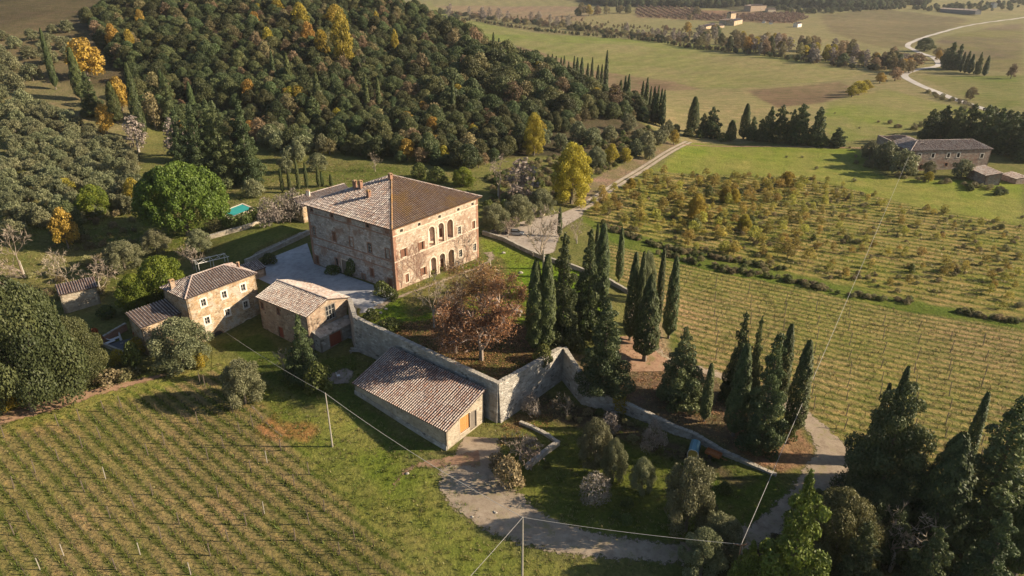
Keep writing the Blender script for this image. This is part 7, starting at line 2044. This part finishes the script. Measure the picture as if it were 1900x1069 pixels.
mb = MB(); mb.tube([(0, 0, -.1), (0, 0, 1.5)], .05, 5); mb.build('post', M['postwood'], t); mb = MB(); mb.box((0, -.05, 1.5), (.6, .05, .45)); mb.build('board', M['whiteplaster'], t)
x, y, z = at(628, 700); t = empty('deck_chair', (x, y, z), math.radians(30), label='white folding chair on the shaded lawn below the lean-to', cat='chair')
mb = MB(); mb.box((0, 0, .4), (.6, .6, .06)); mb.build('seat', M['whitecloth'], t); mb = MB(); mb.box((-.32, 0, .75), (.06, .6, .7)); mb.build('backrest', M['whitecloth'], t)
for sx in (-.25, .25):
    for sy in (-.25, .25): mb = MB(); mb.box((sx, sy, .18), (.04, .04, .4)); mb.build('leg', M['whitewood'], t)
pq = [at(600, 700), at(640, 680), at(660, 690), at(650, 712), at(612, 716)]
sheet('stone_paving', [q[:2] for q in pq], M['gravel'], .06)

# ------------------------------------------------------------------ the ruined farmhouse on the plain
ze = .1
f0 = np.array(flat(1690, 280, ze)); f1 = np.array(flat(1843, 277, ze)); uf = (f1 - f0) / np.linalg.norm(f1 - f0); vf = np.array([-uf[1], uf[0]])
rg_ = M['ruin_stone']
def Zr(x, y): return (1560 + x / 5.344, 220 + y / 5.344)
mc_ = [f0, f1, f1 + vf * 11, f0 + vf * 11]
ruin, rF = gable_or_hip('ruined_farmhouse', 'abandoned stone farmhouse on the plain with weathered hip roof and roofless rear wing', 'farmhouse', mc_, ze, 2.9, -8.4, rg_, M['tile_old'], 'hip', .3,
    openings=[(0, dict(p=Zr(*q), w=1.2, h=1.7, kind='dark', surround=M['whiteplaster'], sw=.25)) for q in ((780, 370), (915, 368), (1068, 366), (1166, 364), (1400, 370))] +
             [(0, dict(p=Zr(795, 478), w=1.5, h=1.9, arch=True, kind='dark', surround=M['brick'], sw=.2, sill=False)), (0, dict(p=Zr(1045, 455), w=1.2, h=1.2, kind='dark', surround=M['brick'], sw=.2))], pitch=.55)
# rear wing: broken roof, walls standing open
g0 = f0 + uf * .3 + vf * 10.7; far_ = np.array(flat(1629, 250, ze)); dl = far_ - f0; Lw = np.linalg.norm(dl); dl /= Lw; nl_ = np.array([dl[1], -dl[0]])
if nl_[0] < 0: nl_ = -nl_
w0 = f0 + dl * 11; w1 = far_; wd = 12
mb = MB()
for (a, b) in ((w1, f0 + dl * 2), (w1 + nl_ * wd, w1), (f0 + dl * 9 + nl_ * wd, w1 + nl_ * wd)):
    F = Facade(a, b, -9, ze); F.fill(mb, [(0, -9), (F.L, -9), (F.L, ze - .2), (F.L * .7, ze - .5), (F.L * .4, ze + .1), (0, ze - .1)], .6)
F = Facade(w0 + dl * 6, w0 + dl * 6 + nl_ * wd, -9, ze); F.fill(mb, None, .5)
rel(mb.build('wall', rg_, ruin, label='broken walls of the roofless rear wing'))
mid = (w0 + w0 + nl_ * wd) / 2
z3 = lambda p, z: (p[0], p[1], z)
a0_ = f0 + dl * 4; a1_ = w0 + dl * 6
rel(roof_plane(ruin, [z3(a1_, ze), z3(a0_, ze), z3(a0_ + nl_ * 6, 2.4), z3(a1_ + nl_ * 6, 2.4)], M['tile_old'], M['pan'], .55))
rel(roof_plane(ruin, [z3(a0_ + nl_ * 12, ze), z3(a1_ + nl_ * 12, ze), z3(a1_ + nl_ * 6, 2.4), z3(a0_ + nl_ * 6, 2.4)], M['tile_old'], M['pan'], .55))
mb = MB(); 
for k in range(4): mb.tube([z3(w1 + nl_ * (2 + k * 2.6), -1.2), z3(w0 + dl * 6 + nl_ * (2 + k * 2.6), -1.0)], .14, 4)
rel(mb.build('roof_beam', M['woodgrey'], ruin, kind='stuff'))
x0 = np.array(flat(1797, 306, -3.2)); x1 = np.array(flat(1831, 321, -3.2)); ux = (x1 - x0) / np.linalg.norm(x1 - x0); vx = np.array([-ux[1], ux[0]])
gable_or_hip('ruin_outbuilding', 'low stone lean-to in front of the ruined farmhouse corner', 'outbuilding', [x0, x1, x1 + vx * 6, x0 + vx * 6], -4.3, -3.2, -8.6, rg_, M['tile_old'], 'shed', .2, pitch=.6)
x0 = np.array(flat(1855, 322, -5.8)); x1 = np.array(flat(1886, 332, -5.8)); ux = (x1 - x0) / np.linalg.norm(x1 - x0); vx = np.array([-ux[1], ux[0]])
gable_or_hip('ruin_shed', 'small stone shed standing apart right of the ruined farmhouse', 'shed', [x0, x1, x1 + vx * 5, x0 + vx * 5], -5.9, -5.2, -8.6, rg_, M['tile_old'], 'shed', .2, pitch=.6)
wire(p3_, z3(f0 + uf * .1 - vf * .1, ze), .2, 'long white cable from the wooden pole across the vineyard to the ruined farmhouse', .032, 20)
for a, b, c, w, lb in ((1612, 298, 260, 34, 'olive at the left end of the ruined farmhouse'), (1640, 312, 262, 50, 'broad olive against the ruined farmhouse wing'), (1672, 325, 276, 60, 'largest olive before the ruined farmhouse corner'), (1722, 324, 298, 28, 'round olive under the ruin windows'), (1782, 330, 294, 42, 'olive between the ruin and its lean-to'), (1655, 285, 248, 36, 'dark ivy mass climbing the ruin wing'), (1635, 280, 252, 30, 'dark ivy at the far corner of the ruin wing')):
    T('olive_far' if 'olive' in lb else 'holm_far', 'olive_tree' if 'olive' in lb else 'ivy_tree', lb, 'olive tree' if 'olive' in lb else 'ivy', a, b, c, w)
T('yellow_far', 'yellow_tree', 'small golden tree in front of the ruined farmhouse', 'tree', 1722, 338, 318, 20)
put('undergrowth', along([(1790, 350), (1830, 358), (1870, 362)], 1.2, 1.2), gsrc, .8, 1.5); put('undergrowth', along([(1790, 345), (1870, 356)], 1.2, 1.2), dsrc, .8, 1.5)
put('undergrowth', along([(1590, 300), (1700, 335), (1790, 345)], 3, 1.5), dsrc, .8, 1.5)

# ------------------------------------------------------------------ far buildings
def farb(name, label, cat, a, b, hpx, depth, mat, kind='hip', tile='tile_red', dh=2.0, ops=()):
    x, y, z = at(*a); g = proj(x, y, z)[2] / CAM_F
    zt = z + hpx * g * 1.05
    c0 = np.array([x, y]); c1 = np.array(at(*b)[:2]); c1 = np.array([c1[0], c1[1]])
    u = (c1 - c0) / np.linalg.norm(c1 - c0); v = np.array([-u[1], u[0]])
    op = [(0, dict(p=(a[0] + (b[0] - a[0]) * s, a[1] - hpx * q), w=1.4, h=1.8, kind='dark', surround=M['whiteplaster'], sw=.3)) for s, q in ops]
    return gable_or_hip(name, label, cat, [c0, c1, c1 + v * depth, c0 + v * depth], zt, zt + dh, z, mat, M[tile], kind, .5, openings=op, pitch=1.0)
FB = M['barn_stone']
farb('distant_villa', 'distant hill villa, its long wing with pale end facade', 'villa', (1333, 46), (1362, 47.5), 8, 16, M['house_stone'], 'hip', ops=((.2, .6), (.5, .6), (.8, .6)))
farb('distant_villa_block', 'distant villa block with bright lit gable beside the long wing', 'villa', (1362, 48), (1378, 44), 8, 14, M['house_stone'], 'gable', ops=((.4, .6), (.7, .6)))
farb('distant_tower', 'square tower rising from the distant hill villa', 'tower', (1355, 42), (1365, 41), 15, 9, M['house_stone'], 'hip', dh=3)
farb('distant_barn', 'low distant barn with pinkish roof left of the hill villa', 'barn', (1310, 55), (1330, 50), 5, 12, M['house_stone'], 'gable')
farb('distant_barn', 'second low distant barn touching the hill villa', 'barn', (1325, 53), (1345, 51), 4, 12, M['house_stone'], 'gable')
farb('upper_farmhouse', 'distant square farmhouse above the red orchard', 'farmhouse', (1392, 22), (1422, 20), 10, 20, M['annex_stone'], 'hip', ops=((.3, .5), (.7, .5)))
farb('upper_outbuilding', 'distant pale outbuilding right of the square farmhouse', 'outbuilding', (1424, 23), (1440, 22), 5, 10, M['barn_stone'], 'gable')
farb('white_tent', 'distant white marquee behind the stream trees, the left', 'marquee', (1413, 43), (1420, 43), 3, 8, M['whitecloth'], 'hip', dh=3)
farb('white_tent', 'distant white marquee behind the stream trees, the middle', 'marquee', (1427, 45), (1434, 45), 3, 8, M['whitecloth'], 'hip', dh=3)
farb('white_cottage', 'distant white cottage beside a small cypress, right of the marquees', 'cottage', (1480, 51), (1488, 50), 6, 8, M['whiteplaster'], 'gable')
farb('long_shed', 'long dark greenhouse-like shed near the top right road', 'shed', (1742, 22), (1808, 29), 5, 14, M['slate'], 'gable', 'tile_old')
farb('white_cottage', 'tiny white house at the top right frame edge', 'cottage', (1836, 14), (1842, 15), 7, 8, M['whiteplaster'], 'gable')
# red orchard rows and the dark far hill
M['redorchard'] = leaf_mat('red_orchard_leaf', (.19, .12, .085), (.27, .18, .13), (.34, .26, .20), trans=.2, vary=.2)
mk_round('red_orch', 1, 4.5, 1.8, .8, 'redorchard', seed=700, nl=5, size=.6, z0=0, cover=.8, shell=.6, rough=1)
q = wpoly([(1180, 12), (1290, 16), (1330, 30), (1480, 24), (1500, 34), (1470, 44), (1390, 40), (1300, 38), (1180, 32)])
x, y = q[0]; ro = link('red_orchard', joined('red_orch', 0), None, (x, y, H(x, y)), kind='stuff')
gr = []
for i in np.arange(0, 900, 13.0):
    for j in np.arange(0, 700, 6.0): gr.append((q[:, 0].min() + i, q[:, 1].min() + j))
gr = np.array(gr); gr = gr[poly_sd(q, gr[:, 0], gr[:, 1]) > 0]
scatter('red_orchard', np.column_stack([gr, Hnp(gr[:, 0], gr[:, 1])]), [ro], s3(len(gr), .8, 1.2)); print('red', len(gr))
gr = []
for y in np.arange(1500, 2250, 13):
    for x in np.arange(60, 1250, 12): gr.append((x + random.uniform(-4, 4), y + random.uniform(-4, 4)))
gr = np.array(gr); s = np.array([proj(a, b, 0)[:2] for a, b in gr]); zz = Hnp(gr[:, 0], gr[:, 1])
s = np.array([proj(a, b, c)[:2] for (a, b), c in zip(gr, zz)])
k = (s[:, 1] < np.interp(s[:, 0], [1060, 1120, 1290, 1330, 1400, 1500, 1600, 1690], [-5, 12, 14, 16, 10, 14, 22, 10])) & (s[:, 0] > 1070) & (s[:, 0] < 1900) & ((s[:, 0] < 1720))
scatter('forest', np.column_stack([gr[k], zz[k]]), srcs, s3(int(k.sum()), 1.3, 2.0), label='dark far wood along the top of the view'); print('far wood', k.sum())
q = fill_pts([(1430, 16), (1640, 4), (1690, 16), (1540, 26), (1480, 28)], .004); put('forest', q, srcs[:2], .6, 1.0)
q = fill_pts([(1690, 16), (1899, 2), (1899, 20), (1720, 22)], .002); put('forest', q, srcs[:3], .6, 1.1)
q = fill_pts([(820, 22), (1290, 85), (1400, 96), (1300, 60), (1050, 34)], .004); put('undergrowth', q, [seen['m']], .25, .6)
put('undergrowth', along([(820, 32), (900, 42), (1000, 58), (1100, 68), (1200, 76), (1300, 92)], 3.0, 3), [seen['m'], srcs[0]], .25, .55)
put('undergrowth', along([(1300, 90), (1450, 108), (1560, 124), (1680, 134)], 3.0, 4), [seen['m'], srcs[0]], .3, .6)

# fallen leaves under the brown trees
def litter(seed):
    rg = np.random.default_rng(seed); n = 16
    P = np.stack([rg.normal(0, .45, n), rg.normal(0, .45, n), rg.uniform(.03, .09, n)], 1)
    V, F = quads(P, np.array([[0, 0, 1.]]) + rg.normal(size=(n, 3)) * .35, np.full(n, .09), 1.2, None, rg)
    return np_mesh('fallen_leaves', V, F, M['brown'], tint=rg.random(n))
lp = fill_pts([(745, 600), (800, 560), (900, 520), (960, 560), (1035, 615), (1030, 650), (925, 708), (760, 640), (700, 600)], 2.2)
lp = lp[fbm(lp[:, 0], lp[:, 1], .3, 9) + rng.normal(0, .3, len(lp)) > -.25]
fl_ = [link('fallen_leaves', litter(i), None, (*lp[i], H(*lp[i])), kind='stuff') for i in range(3)]
put('fallen_leaves', lp[3:], fl_, .8, 1.4)
lp = fill_pts([(1160, 620), (1215, 620), (1290, 700), (1420, 800), (1500, 840), (1440, 880), (1290, 806), (1170, 750), (1100, 700)], .8)
put('fallen_leaves', lp, fl_, .7, 1.2)
lp = fill_pts([(930, 790), (1000, 740), (1050, 740), (1010, 800), (930, 830)], 1.2); put('fallen_leaves', lp, fl_, .7, 1.2)

# ------------------------------------------------------------------ thin autumn haze over the valley
mb = MB(); mb.box((550, 1680, 21), (5200, 3940, 112))
m, nt, p, out = new_mat('valley_haze'); nt.nodes.remove(p)
v = N(nt, 'ShaderNodeVolumePrincipled'); v.inputs['Color'].default_value = (.93, .95, 1, 1); v.inputs['Density'].default_value = HAZE; v.inputs['Anisotropy'].default_value = .2
nt.links.new(v.outputs[0], out.inputs['Volume'])
mb.build('haze', m, kind='stuff')
